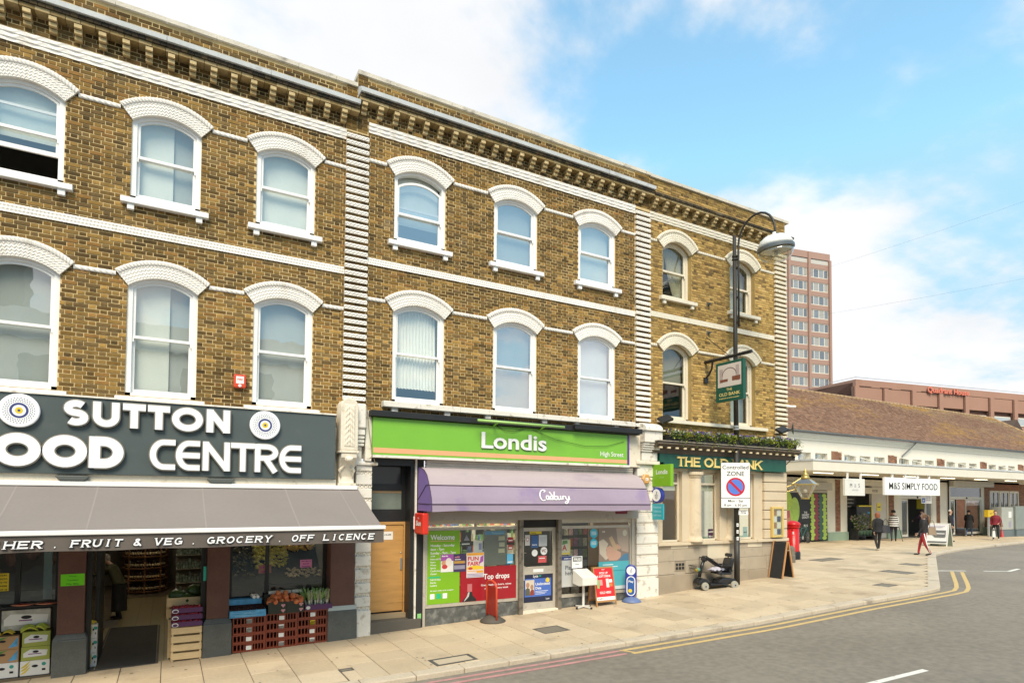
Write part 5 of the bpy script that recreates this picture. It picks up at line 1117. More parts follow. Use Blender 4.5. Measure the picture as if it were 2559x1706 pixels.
mb = MB(); mb.box(4.615, 4.66, rec - .025, rec, 1.12, 1.38); mb.build('door_pull', M['steel'], dr)
mb = MB(); mb.lathe([(.016, 0), (.016, -.012), (.008, -.016)], (4.63, rec, 1.5), 10, 'Y'); mb.build('lock', M['steel'], dr)
mb = MB(); mb.box(4.2, 4.44, rec - .004, rec - .001, 1.80, 1.98); mb.build('door_notice', paper, dr)
mb = MB(); mb.text('~~~~~~~', (4.32, rec - .006, 1.9), .045, bold=.01); mb.build('lettering', ink, dr)
mb = MB(); mb.box(3.83, 4.98, F - .06, rec + .06, zg(4.4) - .05, .06); mb.build('door_step', C('step_dark', (0.10, 0.09, 0.075), 0.7), lon, bevel=.012)
mb = MB(); mb.box(3.83, 4.72, rec - .12, rec + .06, .061, .16); mb.build('threshold', C('threshold', (0.36, 0.27, 0.16), 0.7), lon)
tr = MB(); tr.box(3.83, 4.72, rec - .01, rec + .05, 2.201, 2.48); tr.box(3.83, 4.72, rec - .01, rec + .05, 2.9, 3.05); tr.box(4.63, 4.72, rec - .01, rec + .05, 2.48, 2.9); tr.box(4.63, 4.72, rec - .01, rec + .05, 3.05, 3.45); tl_ = tr.build('fanlight', blk, lon)
mb = MB(); mb.box(3.84, 4.63, rec + .01, rec + .02, 2.48, 2.84); mb.build('pane', C('green_pane', (0.16, 0.19, 0.16), 0.15, var=.2), tl_)
mb = MB(); mb.box(3.84, 4.63, rec + .005, rec + .02, 2.842, 2.9); mb.build('pane_head', C('tan_strip', (0.27, 0.19, 0.1), 0.6), tl_)
mb = MB(); mb.box(3.84, 4.63, rec + .015, rec + .025, 3.05, 3.45); mb.build('pane', C('dark_pane', (0.035, 0.035, 0.032), 0.12), tl_)
mb = MB(); mb.box(4.815, 4.852, F - .05, F + .0, zg(4.8), 3.6); mb.build('corner_trim', M['white_old'], lon)
mb = MB(); mb.box(4.853, 5.02, F - .03, F + .06, zg(4.8) - .05, 3.6); mb.build('shop_post', M['blackmatt'], lon)
mb = MB(); mb.box(5.021, 5.075, F - .05, F + .06, zg(5) - .05, 2.25); mb.build('shop_post', M['alu'], lon)
# --- shutter box, soffit
zs0 = 3.40
for k in range(3):
 mb = MB(); mb.box(5.05, 11.05, F - .10 - .004 * k, F, zs0 + .066 * k + .004, zs0 + .066 * k + .064); mb.build('shutter_slat', M['alu'], lon, bevel=.01)
mb = MB(); mb.box(5.02, 11.15, F - .22, F, 2.225, 2.46); mb.build('shutter_box', C('shutter_grey', (0.40, 0.37, 0.33), 0.5, dirt=((0.2, 0.17, 0.14), .5, 5, .6)), lon, bevel=.01)
mb = MB(); mb.box(5.02, 11.1, F, F + .08, 2.46, 3.4); mb.build('upper_panel', M['alu'], lon)
# --- glazing
al = M['alu']; stall = C('mottled_tiles', (0.10, 0.105, 0.10), 0.4, var=0.4, vs=6, dirt=((0.25, 0.25, 0.23), 0.7, 7, 0.5))
def framed(name, xa, xb, zb_, zt_, trz, mull):
 fr = MB(); y0, y1 = F - .02, F + .05
 fr.box(xa, xb, y0, y1, zb_ - .075, zb_); fr.box(xa, xb, y0, y1, trz, trz + .07); fr.box(xa, xb, y0, y1, zt_, zt_ + .10)
 for x in (xa, xb - .05): fr.box(x, x + .05, y0, y1, zb_, trz); fr.box(x, x + .05, y0, y1, trz + .07, zt_)
 for x in mull: fr.box(x - .02, x + .02, y0, y1, trz + .07, zt_)
 w_ = fr.build(name, al, lon)
 p = MB(); p.box(xa + .05, xb - .05, F + .01, F + .018, zb_, trz); p.build('pane', M['shopglass'], w_)
 ms = [xa + .03] + list(mull) + [xb - .03]
 for a, b in zip(ms, ms[1:]): p = MB(); p.box(a + .02, b - .02, F + .01, F + .018, trz + .07, zt_); p.build('pane', M['shopglass'], w_)
 return w_
w1 = framed('shop_window', 5.08, 7.49, .33, 2.14, 2.0, (6.35,)); w2 = framed('shop_window', 8.73, 11.06, .30, 2.12, 1.975, (9.75,))
mb = MB(); mb.box(5.08, 7.49, F + .0, F + .1, zg(5) - .08, .254); mb.build('stall_riser', stall, lon); mb = MB(); mb.box(8.73, 11.1, F + .0, F + .1, zg(9) - .12, .224); mb.build('stall_riser', stall, lon)
for x in (7.49, 8.62): mb = MB(); mb.box(x, x + .11, F - .10, F + .08, zg(x) - .05, 2.225); mb.build('door_post', C('worn_steel', (0.22, 0.19, 0.15), 0.5, metal=.3, dirt=((.07, .06, .05), .7, 8, .5)), lon, bevel=.008)
mb = MB(); mb.box(11.061, 11.16, F - .05, F + .06, zg(11) - .05, 2.22); mb.build('shop_post', al, lon)
dr = MB(); dy0, dy1 = F + .02, F + .06
for a, b, c, d in ((7.605, 7.68, .0, 2.02), (8.54, 8.615, .0, 2.02), (7.68, 8.54, 1.93, 2.02), (7.68, 8.54, .86, 1.05), (7.68, 8.54, .0, .17)): dr.box(a, b, dy0, dy1, c, d)
door = dr.build('shop_door', al, lon); mb = MB(); mb.box(7.605, 8.615, F + .0, F + .07, 2.021, 2.225); mb.build('door_head', M['blackmatt'], door)
mb = MB(); mb.box(7.68, 8.54, F + .035, F + .043, 1.05, 1.93); mb.build('pane', M['shopglass'], door)
mb = MB(); mb.box(7.68, 8.54, F + .03, F + .05, .17, .86); mb.build('kick_panel', M['blackmatt'], door)
mb = MB(); mb.box(7.95, 8.25, F + .01, F + .019, .91, .99); mb.build('letter_plate', M['upvc'], door, bevel=.008); mb = MB(); mb.box(7.60, 7.70, F + .0, F + .019, .72, 1.08); mb.build('push_plate', al, door, bevel=.01)
mb = MB(); mb.box(7.6, 8.62, F - .1, F + .1, zg(8) - .08, -.005); mb.build('threshold', M['cream_old'], lon)
# --- printed panels and posters on the glass
def panel(label, x0, x1, z0, z1, m_, y=F - .024, cat='poster', name='poster'):
 T = thing(name, label, cat, ((x0 + x1) / 2, y, z0)); mb = MB(); mb.box(x0, x1, y, y + .003, z0, z1); mb.build('sheet', m_, T); T['y_'] = 0; del T['y_']; return T
def put(T, body, x, z_, h, m_, y=F - .0255, bold=.01, align='LEFT', width=None): mb = MB(); mb.text(body, (x, y, z_), h, bold=bold, align=align, width=width, ext=0.0); mb.build('lettering', m_, T)
def patch(T, x0, x1, z0, z1, m_, nm='print', y=F - .0252): mb = MB(); mb.add([(x0, y, z0), (x1, y, z0), (x1, y, z1), (x0, y, z1)], [(0, 1, 2, 3)]); return mb.build(nm, m_, T)
def blob(T, cx, cz, rx, rz, m_, nm='print', y=F - .0254, n=20): mb = MB(); mb.disc((cx, cz), rx, rz, y, n); return mb.build(nm, m_, T)
def poly(T, pts, m_, nm='print', y=F - .0253): mb = MB(); mb.add([(x, y, z_) for x, z_ in pts], [tuple(range(len(pts)))]); return mb.build(nm, m_, T)
T = panel('lime green Welcome panel listing opening hours', 5.13, 5.93, .335, 1.995, lime)
put(T, 'Welcome', 5.20, 1.79, .165, WT, bold=.02, width=.60); patch(T, 5.2, 5.8, 1.752, 1.765, PEACH)
for k, s_ in enumerate(('Monday - Saturday', '6am - 7pm', 'Sunday - 9am - 7pm')): put(T, s_, 5.20, 1.635 - .085 * k, .078, WT, bold=.015)
for k, s_ in enumerate(('ATM', 'News & Mags', 'Beers', 'Wines', 'Spirits', 'Confectionery', 'Oyster', 'Soft Drinks', 'Snacks', 'Lottery')): put(T, s_, 5.20, 1.40 - .066 * (k + (1 if k > 6 else 0)), .055, WT, bold=.012)
put(T, 'All major credit cards accepted', 5.20, .625, .045, WT, bold=.012)
for k in range(3): patch(T, 5.20 + .155 * k, 5.31 + .155 * k, .455, .57, (WT, C('mint', (0.02, 0.45, 0.22), .5), WT)[k])
patch(T, 5.16, 5.45, .925, .96, C('mint', (0, 0, 0)))
T = panel('dark red Top drops panel with a bottle', 5.945, 7.44, .33, 1.125, C('deep_red', (0.33, 0.012, 0.02), .35))
put(T, 'Top drops', 6.55, .83, .175, WT, bold=.02, width=.70); put(T, 'Great deals on beers, wines', 6.48, .67, .062, WT, bold=.012, width=.82); put(T, 'and spirits every week', 6.58, .59, .062, WT, bold=.012, width=.64)
poly(T, [(6.13, .56), (6.25, .56), (6.25, .74), (6.13, .74)], C('bottle_pink', (.5, .16, .17), .4)); poly(T, [(6.13, .555), (6.25, .555), (6.27, .47), (6.36, .38), (6.36, .335), (6.0, .335), (6.02, .38), (6.12, .47)], M['blackmatt']); poly(T, [(6.15, .55), (6.19, .55), (6.17, .45), (6.06, .35), (6.04, .35), (6.12, .46)], C('bottle_glint', (.5, .5, .48), .3), y=F - .0262)
T = panel('purple and white dance poster beside the fun fair poster', 5.455, 5.765, 1.05, 1.455, paper, F - .030)
patch(T, 5.455, 5.765, 1.3, 1.455, C('poster_purple', (.35, .08, .38), .5), y=F - .0305); put(T, '~~~~~~', 5.48, 1.40, .05, WT, y=F - .031); blob(T, 5.56, 1.25, .09, .07, C('poster_peach', (.6, .3, .18), .5), y=F - .0306); blob(T, 5.65, 1.27, .08, .1, C('poster_cream', (.75, .68, .6), .5), y=F - .0307); blob(T, 5.55, 1.17, .07, .05, C('poster_red', (.55, .05, .05), .5), y=F - .0308)
T = panel('dark violet theatre poster between the white and fun fair posters', 5.77, 6.085, 1.04, 1.45, C('poster_violet', (.055, .035, .10), .5), F - .030)
patch(T, 5.78, 6.06, 1.23, 1.29, C('poster_gold', (.5, .28, .06), .5), y=F - .0305); put(T, '~~~~', 5.80, 1.36, .07, C('poster_rose', (.55, .2, .3), .5), y=F - .0306); patch(T, 5.8, 5.95, 1.315, 1.33, WT, y=F - .0307); patch(T, 5.78, 6.06, 1.1, 1.19, C('poster_grey', (.3, .28, .36), .5), y=F - .0308)
T = panel('colourful FUN FAIR poster overlapping the red panel', 6.10, 6.555, .885, 1.47, C('poster_pink_white', (.72, .62, .6), .5), F - .033)
yy = F - .0336
patch(T, 6.11, 6.545, 1.40, 1.46, C('poster_orange', (.75, .35, .03), .5), y=yy); 
for k, s_ in enumerate(('FUN', 'FAIR!')): put(T, s_, 6.125, 1.285 - .115 * k, .125, C('fair_red', (.50, .015, .02), .4), y=yy - .001, bold=.03, width=.28 if k == 0 else .31)
poly(T, [(6.44, 1.2), (6.54, 1.26), (6.54, 1.4), (6.46, 1.36)], C('poster_purple', (0, 0, 0)), y=yy); poly(T, [(6.11, 1.07), (6.54, 1.07), (6.54, 1.14), (6.3, 1.17), (6.11, 1.13)], C('poster_yellow', (.8, .55, .03), .5), y=yy); blob(T, 6.2, 1.1, .06, .03, C('poster_red', (0, 0, 0)), y=yy - .0005); patch(T, 6.12, 6.53, 1.03, 1.045, C('poster_orange', (0, 0, 0)), y=yy); patch(T, 6.36, 6.54, .99, 1.03, C('poster_orange', (0, 0, 0)), y=yy - .0004)
for k in range(3): patch(T, 6.12, 6.53, .90 + .03 * k, .912 + .03 * k, C('poster_blue', (.12, .12, .35), .5), y=yy)
T = panel('grey see-through ticket shop panel with blue header', 6.57, 7.2, 1.14, 1.98, C('smoke_panel', (.16, .17, .15), .25, var=.1), F + .024); patch(T, 6.6, 7.14, 1.87, 1.955, C('ticket_blue', (.03, .25, .5), .4), y=F + .0235); put(T, 'Ticketstore', 6.78, 1.885, .07, C('pale_cyan', (.3, .6, .75), .4), y=F + .0232); 
for k in range(3): patch(T, 6.97 + .02 * (k % 2), 7.14, 1.43 + .15 * k, 1.53 + .15 * k, C('note_cream', (.5, .46, .33), .6), y=F + .0233)
for x0, x1, z0, z1, c, lb in ((7.21, 7.36, 1.68, 1.80, (.4, .03, .04), 'red promotional sticker high beside the shop door post'), (7.22, 7.35, 1.50, 1.62, (.35, .08, .06), 'faded red sticker in the middle beside the shop door post'), (7.19, 7.36, 1.16, 1.40, (.12, .42, .65), 'pale blue sticker low beside the shop door post')):
 T = panel(lb, x0, x1, z0, z1, C('sticker_%d' % int(z0 * 100), c, .4), F - .006, 'sticker', 'sticker'); patch(T, x0 + .02, x1 - .02, z0 + .03, z0 + .055, WT, y=F - .0066)
T = panel('black poster with white strip behind the upper glass', 5.98, 6.24, 1.62, 1.95, M['blackmatt'], F + .024); patch(T, 6.0, 6.2, 1.655, 1.685, WT, y=F + .0235); poly(T, [(6.05, 1.75), (6.2, 1.75), (6.12, 1.88)], C('poster_grey', (0, 0, 0)), y=F + .0235)
T = panel('white leaflet sheet behind the upper glass', 6.3, 6.54, 1.47, 1.74, paper, F + .024); patch(T, 6.44, 6.52, 1.52, 1.68, C('leaflet_blue', (.25, .27, .5), .5), y=F + .0235)
T = panel('mobile network poster on the lower door panel, couple and blue box', 7.69, 8.53, .185, .855, C('navy_poster', (.02, .025, .06), .4), F + .024)
y = F + .0232; patch(T, 7.71, 8.49, .31, .755, C('lyca_blue', (.07, .15, .5), .4), y=y); put(T, 'Lyca', 7.95, .785, .085, WT, y=y - .0006, bold=.02); poly(T, [(8.14, .79), (8.2, .815), (8.14, .84)], C('mint', (0, 0, 0)), y=y)
patch(T, 7.73, 7.99, .345, .725, C('photo_cream', (.62, .55, .45), .5), y=y - .0005); blob(T, 7.80, .60, .05, .065, C('photo_skin', (.4, .22, .14), .5), y=y - .001); blob(T, 7.92, .55, .045, .06, C('photo_skin', (0, 0, 0)), y=y - .001); poly(T, [(7.73, .345), (7.87, .345), (7.86, .5), (7.8, .54), (7.73, .5)], C('photo_olive', (.1, .1, .08), .5), y=y - .0012); poly(T, [(7.87, .345), (7.99, .345), (7.98, .47), (7.92, .5), (7.87, .44)], C('photo_rust', (.25, .05, .04), .5), y=y - .0012)
put(T, 'Unlimited', 8.02, .585, .09, WT, y=y - .0006, bold=.02, width=.42); put(T, 'Data', 8.02, .485, .09, WT, y=y - .0006, bold=.02); blob(T, 8.38, .70, .06, .06, sunny, y=y - .0006)
for k in range(3): patch(T, 8.02, 8.4 - .05 * k, .435 - .035 * k, .445 - .035 * k, WT, y=y - .0006)
put(T, 'Lyca', 8.33, .22, .06, WT, y=y - .0006)
for x0, x1, z0, z1, c, lb in ((7.72, 7.86, 1.58, 1.84, (.62, .58, .55), 'white no smoking sticker on the door glass'), (7.9, 8.1, 1.52, 1.82, (.05, .12, .3), 'blue payments sticker on the door glass'), (8.12, 8.36, 1.55, 1.83, (.6, .62, .6), 'white opening times sheet on the door glass'), (8.1, 8.35, 1.14, 1.31, (.6, .1, .1), 'red square sticker low on the door glass'), (7.85, 8.2, 1.86, 1.925, (.65, .5, .02), 'yellow warning strip at the top of the door glass')):
 T = panel(lb, x0, x1, z0, z1, C('door_sticker_%d' % int(x0 * 100), c, .4), F + .03, 'sticker', 'sticker'); yy = F + .0294
 if 'smoking' in lb: blob(T, 7.79, 1.73, .045, .045, C('fair_red', (0, 0, 0)), y=yy); blob(T, 7.79, 1.73, .033, .033, WT, y=yy - .0004)
 elif 'payments' in lb: put(T, '~~~~~~', 7.93, 1.58, .045, WT, y=yy)
 elif 'red' in lb: patch(T, 8.13, 8.3, 1.24, 1.26, WT, y=yy)
 elif 'yellow' in lb: put(T, '~~~~~~~~', 7.9, 1.878, .035, ink, y=yy)
 else:
  for k in range(7): patch(T, 8.14, 8.33, 1.58 + .03 * k, 1.588 + .03 * k, C('poster_grey', (0, 0, 0)), y=yy)
for cx, cz, r, lb in ((8.0, 1.39, .085, 'round white badge sticker on the door glass'), (8.27, 1.43, .10, 'white tyre-shaped sticker with dark red monogram on the door glass')):
 mb = MB(); mb.lathe([(r, 0), (r, .002)], (cx, F + .028, cz), 20, 'Y'); s_ = single(mb, 'sticker', WT, lb, 'sticker')
T = [o_ for o_ in COL.objects if o_.name.startswith('sticker')][-1]
mb = MB(); mb.text('VC', (8.27, F + .0275, 1.40), .10, bold=.03, ext=0); mb.build('lettering', C('dark_red_ink', (.18, .02, .02), .5), T)
T = panel('pale grey Play here lottery panel', 8.77, 9.27, .49, 1.275, C('panel_grey', (.50, .52, .52), .4), F - .006); put(T, 'Play', 8.89, .93, .15, C('slate_ink', (.04, .05, .07), .5), y=F - .0066, bold=.012); put(T, 'here', 8.89, .79, .15, C('slate_ink', (0, 0, 0)), y=F - .0066, bold=.012); patch(T, 8.78, 9.27, 1.17, 1.27, C('lottery_navy', (.03, .05, .18), .4), y=F - .0067); put(T, '~~~~~~~~~~', 8.86, 1.2, .045, WT, y=F - .0072)
T = panel('large vaping photo panel of two hands', 9.965, 11.0, 1.085, 1.965, C('photo_taupe', (.26, .20, .16), .45), F - .006); y = F - .0066
poly(T, [(9.97, 1.62), (10.12, 1.68), (10.28, 1.55), (10.2, 1.38), (10.35, 1.2), (10.2, 1.12), (10.0, 1.3)], C('photo_sleeve', (.55, .48, .38), .6), y=y); poly(T, [(10.55, 1.965), (10.98, 1.965), (10.98, 1.3), (10.75, 1.35), (10.6, 1.6)], C('photo_knit', (.42, .33, .26), .6), y=y)
poly(T, [(10.22, 1.45), (10.34, 1.5), (10.55, 1.38), (10.72, 1.3), (10.7, 1.18), (10.58, 1.1), (10.32, 1.1), (10.22, 1.25)], C('photo_hand', (.55, .33, .24), .5), y=y - .0006); poly(T, [(10.3, 1.7), (10.40, 1.76), (10.62, 1.4), (10.50, 1.34)], C('photo_wood', (.5, .36, .22), .5), y=y - .0012); poly(T, [(10.56, 1.55), (10.66, 1.5), (10.72, 1.42), (10.66, 1.38), (10.56, 1.44)], C('photo_hand', (0, 0, 0)), y=y - .0018)
poly(T, [(10.62, 1.09), (10.98, 1.09), (10.98, 1.28), (10.8, 1.25)], C('photo_blue', (.08, .2, .32), .5), y=y); put(T, '~~~', 10.08, 1.85, .09, C('photo_cream2', (.6, .55, .42), .5), y=y - .001); blob(T, 10.85, 1.83, .075, .085, C('photo_cream2', (0, 0, 0)), y=y - .001)
T = panel('turquoise lower half of the vaping display', 9.965, 11.0, .325, 1.08, C('vape_teal', (.09, .42, .48), .4), F - .006); patch(T, 9.97, 10.99, .82, .835, C('teal_line', (.03, .22, .26), .4), y=F - .0066); patch(T, 10.1, 10.45, .985, 1.005, WT, y=F - .0066); patch(T, 10.1, 10.6, .93, .945, WT, y=F - .0066); patch(T, 9.97, 10.99, .33, .42, C('vape_white', (.62, .68, .68), .4), y=F - .0067)
for cz, lb in ((1.84, 'upper round turquoise sticker beside the vaping photo'), (1.58, 'lower round turquoise sticker beside the vaping photo')):
 mb = MB(); mb.lathe([(.125, 0), (.125, .003)], (9.80, F - .009, cz), 26, 'Y'); s_ = single(mb, 'sticker', C('round_teal', (.05, .45, .62), .4), lb, 'sticker')
 for k in range(3): mb = MB(); mb.add([(9.72, F - .0096, cz - .04 + .035 * k), (9.88, F - .0096, cz - .04 + .035 * k), (9.88, F - .0096, cz - .025 + .035 * k), (9.72, F - .0096, cz - .025 + .035 * k)], [(0, 1, 2, 3)]); mb.build('print', WT, s_)
T = panel('bright comic magazine cover behind the second window', 8.78, 9.08, 1.31, 1.70, C('comic_white', (.62, .58, .5), .5), F + .03); put(T, 'A', 8.83, 1.42, .2, C('fair_red', (0, 0, 0)), y=F + .0294, bold=.03); patch(T, 8.79, 9.07, 1.32, 1.36, sunny, y=F + .0294); poly(T, [(8.82, 1.56), (9.0, 1.6), (8.98, 1.68), (8.84, 1.67)], C('leaf_green', (0, 0, 0)), y=F + .0294); patch(T, 9.05, 9.08, 1.36, 1.70, sunny, y=F + .0292)
rk = thing('magazine_rack', 'magazine rack with dark covers behind the second window', 'rack', (9.45, F + .5, .4)); cols = [(.3, .05, .05), (.05, .06, .1), (.45, .4, .3), (.2, .05, .12), (.1, .14, .05), (.5, .3, .3), (.1, .1, .1)]
mb = MB(); mb.box(8.75, 9.95, F + .45, F + .5, .2, 2.1); mb.build('back_panel', M['blackmatt'], rk)
for i in range(6):
 for j in range(5):
  mb = MB(); x = 8.98 + .155 * i; z0 = .58 + .30 * j; mb.box(x, x + .13, F + .40, F + .43, z0, z0 + .22); mb.build('magazine', C('mag_%d' % ((i * 3 + j * 5) % 7), cols[(i * 3 + j * 5) % 7], .4, var=.5, vs=20), rk)
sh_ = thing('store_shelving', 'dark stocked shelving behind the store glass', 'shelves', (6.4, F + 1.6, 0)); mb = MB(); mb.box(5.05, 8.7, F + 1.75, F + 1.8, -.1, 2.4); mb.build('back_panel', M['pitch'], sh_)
rq = random.Random(5); packs = [MB() for _ in range(5)]
for k in range(6):
 mb = MB(); mb.box(5.1, 8.6, F + 1.45, F + 1.75, .1 + .38 * k, .12 + .38 * k); mb.build('shelf', M['alu'], sh_)
 x = 5.12
 while x < 8.5: wd = rq.uniform(.05, .14); packs[rq.randrange(5)].box(x, x + wd - .01, F + 1.5, F + 1.6, .121 + .38 * k, .121 + .38 * k + rq.uniform(.12, .28)); x += wd
for k, c in enumerate(((.35, .07, .05), (.07, .12, .28), (.4, .35, .2), (.1, .22, .08), (.4, .4, .38))): tag(packs[k].build('packets', C('packets_%d' % k, c, .4), None), '%s packets on the dark store shelving' % ('red', 'blue', 'tan', 'green', 'white')[k], 'packets', kind='stuff')
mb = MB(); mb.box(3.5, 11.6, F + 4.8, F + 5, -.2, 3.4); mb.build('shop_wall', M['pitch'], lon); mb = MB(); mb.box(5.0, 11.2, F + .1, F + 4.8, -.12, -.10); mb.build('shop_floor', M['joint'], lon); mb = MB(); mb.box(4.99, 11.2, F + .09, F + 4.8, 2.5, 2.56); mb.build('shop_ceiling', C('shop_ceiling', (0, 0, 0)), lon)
T = thing('ceiling_light', 'lit ceiling tube inside the convenience store', 'lamp', (7.5, F + 1.0, 2.45)); mb = MB(); mb.box(5.6, 10.6, F + .95, F + 1.05, 2.455, 2.5); mb.build('fitting', M['upvc'], T); mb = MB(); mb.tube([(5.65, F + 1.0, 2.435), (10.55, F + 1.0, 2.435)], .016, 8); mb.build('tube', C('lit_tube', (0, 0, 0)), T)
# --- awning
aw = thing('awning', 'faded purple canopy with white script over the store front', 'awning', (7.9, F - .4, 2.46))
fad = C('faded_lavender', (0.40, 0.33, 0.34), 0.8, var=.06, vs=1.2, dirt=((.26, .20, .26), .45, 2.2, .56), stretch=(.4, 1, 1)); pur = C('purple_canvas', (0.315, 0.25, 0.325), 0.8, var=.07, vs=1.2, dirt=((.20, .14, .30), .6, 1.5, .56)); pur2 = C('strong_purple_canvas', (0.20, 0.135, 0.36), 0.8, var=.08, vs=2); pip = C('dark_piping', (0.07, 0.04, 0.07), .7)
A0, A1 = 4.88, 10.98; prof = [(.04, 3.43), (.22, 3.41), (.42, 3.35), (.58, 3.24), (.68, 3.09), (.72, 3.02)]; pf2 = [(.72, 3.02), (.79, 2.88), (.85, 2.74), (.88, 2.61)]; pf3 = [(.88, 2.61), (.885, 2.53), (.89, 2.455)]
def sweep(pts, mm, nm, sag=0.0):
 mb = MB(); n = 40
 def fn(u, v):
  k = v * (len(pts) - 1); i = min(int(k), len(pts) - 2); f_ = k - i; o_ = pts[i][0] + f_ * (pts[i + 1][0] - pts[i][0]); z_ = pts[i][1] + f_ * (pts[i + 1][1] - pts[i][1])
  return (A0 + u * (A1 - A0), F - o_ + sag * math.sin(math.pi * v) * (.6 + .4 * math.cos(u * 31)), z_ - (.012 * math.sin(u * 23 + 2) * v if nm == 'valance' else 0))
 mb.grid(fn, n, max(6, len(pts) * 2)); return mb.build(nm, mm, aw, smooth=True)
sweep(prof, fad, 'canopy_top'); sweep(pf2, pur, 'canopy_front', .012); sweep(pf3, pur, 'valance')
for x, nm in ((A0, 'side_panel'), (A1, 'side_panel')):
 mb = MB(); mb.add([(x, F - o_, z_) for o_, z_ in prof + pf2[1:] + pf3[1:]] + [(x, F - .03, 2.455)], [tuple(range(len(prof) + len(pf2) + len(pf3) - 2 + 1))]); mb.build(nm, pur2, aw)
for o_, z_ in ((.885, 2.61), (.725, 3.02)):
 mb = MB(); mb.tube([(A0 - .004, F - .05, 2.62 if z_ < 2.7 else 2.7), (A0 - .004, F - o_ * .75, z_ - .0), (A0, F - o_ - .006, z_), (A1, F - o_ - .006, z_), (A1 + .004, F - o_ * .75, z_), (A1 + .004, F - .05, z_ - .02)], .009, 6); mb.build('piping', pip, aw)
mb = MB(); mb.tube([(A0 - .004, F - .05, 3.43)] + [(A0 - .003, F - o_, z_ + .003) for o_, z_ in prof + pf2[1:] + pf3[1:]], .008, 6); mb.build('piping', pip, aw)
scr = [[(.30, .86), (.40, .98), (.32, 1.06), (.16, .98), (.05, .74), (.02, .48), (.08, .22), (.20, .14), (.32, .22)],
       [(.54, .52), (.46, .56), (.40, .46), (.40, .30), (.46, .22), (.54, .32), (.56, .54), (.56, .28), (.62, .22), (.68, .30)],
       [(.80, .52), (.72, .56), (.66, .46), (.67, .30), (.74, .22), (.82, .32), (.80, .55), (.70, .80), (.66, .90)], [(.82, .5), (.80, .28), (.88, .24)],
       [(.98, .92), (.92, .62), (.90, .34), (.96, .22), (1.06, .26), (1.10, .42), (1.04, .54), (.96, .46)], [(1.14, .54), (1.12, .32), (1.18, .22), (1.28, .32), (1.31, .54), (1.31, .28), (1.38, .24)],
       [(1.44, .54), (1.43, .24)], [(1.43, .38), (1.50, .54), (1.58, .50)], [(1.64, .54), (1.64, .32), (1.72, .24), (1.82, .34)], [(1.86, .54), (1.80, .2), (1.68, -.08), (1.56, -.06), (1.62, .08), (1.90, .30)]]
pl_ = []
for st_ in scr:
 pts = [Vector(p) for p in st_]; sm = []
 for i in range(len(pts) - 1):
  p0, p1, p2, p3 = pts[max(i - 1, 0)], pts[i], pts[i + 1], pts[min(i + 2, len(pts) - 1)]
  for k in range(5): t_ = k / 5; sm.append(.5 * ((2 * p1) + (-p0 + p2) * t_ + (2 * p0 - 5 * p1 + 4 * p2 - p3) * t_ ** 2 + (-p0 + 3 * p1 - 3 * p2 + p3) * t_ ** 3))
 sm.append(pts[-1]); pl_.append([tuple(p) for p in sm])
mb = MB(); shape2d(mb, stroke_polys(pl_, .075), lambda v: (7.60 + v.x * .445, 2.66 + v.y * .275), 0.0, None)
def out_at(z_):
 for (o0, z0), (o1, z1) in zip(pf2, pf2[1:]):
  if z_ >= z1: return o0 + (o1 - o0) * max(0, (z0 - z_) / (z0 - z1))
 return .89
mb.v = [(x, F - out_at(z_) - .012, z_) for x, y, z_ in mb.v]; tag(mb.build('script_lettering', WT, aw), kind='stuff')
# --- pilaster at the pub end with its console
pl2 = rusticated(lon, 11.20, 11.965, .10, zg(11.6) - .02, 3.36, .292, 'shop_pilaster', M['white_old'], 9)
mb = MB(); mb.box(11.12, 12.10, F - .2, F + .1, 3.70, 3.80); mb.build('pilaster_cap', M['cream_old'], lon, bevel=.02); mb = MB(); mb.box(11.2, 11.96, F - .12, F + .1, 3.37, 3.695); mb.build('pilaster_neck', M['white_old'], lon, bevel=.012)
mb = MB(); mb.box(11.28, 11.92, F - .34, F, 4.30, 4.62); c3 = mb.build('console', M['white_old'], lon, bevel=.02)
mb = MB(); mb.prism([(11.30, F - .38 * math.sin(R(a)) , 4.66 + .20 * math.cos(R(a))) for a in range(0, 91, 15)] + [(11.30, F, 4.66)], (.60, 0, 0)); mb.build('console_top', M['white_old'], c3, bevel=.015); mb = MB(); mb.box(11.24, 11.96, F - .40, F, 4.625, 4.66); mb.build('console_band', M['white_old'], c3)
for k, o_ in enumerate((.30, .27, .24, .21)): mb = MB(); mb.box(11.30, 11.90, F - o_, F, 4.235 - .06 * k, 4.285 - .06 * k); mb.build('console_step', M['white_old'], c3, bevel=.008)
mb = MB(); mb.box(11.32, 11.88, F - .17, F, 3.805, 4.05); mb.build('console_foot', M['white_old'], c3, bevel=.015)
mb = MB(); mb.box(10.82, 11.27, F - .15, F, 3.62, 4.55); mb.build('fascia_cheek', M['cream_old'], lon)
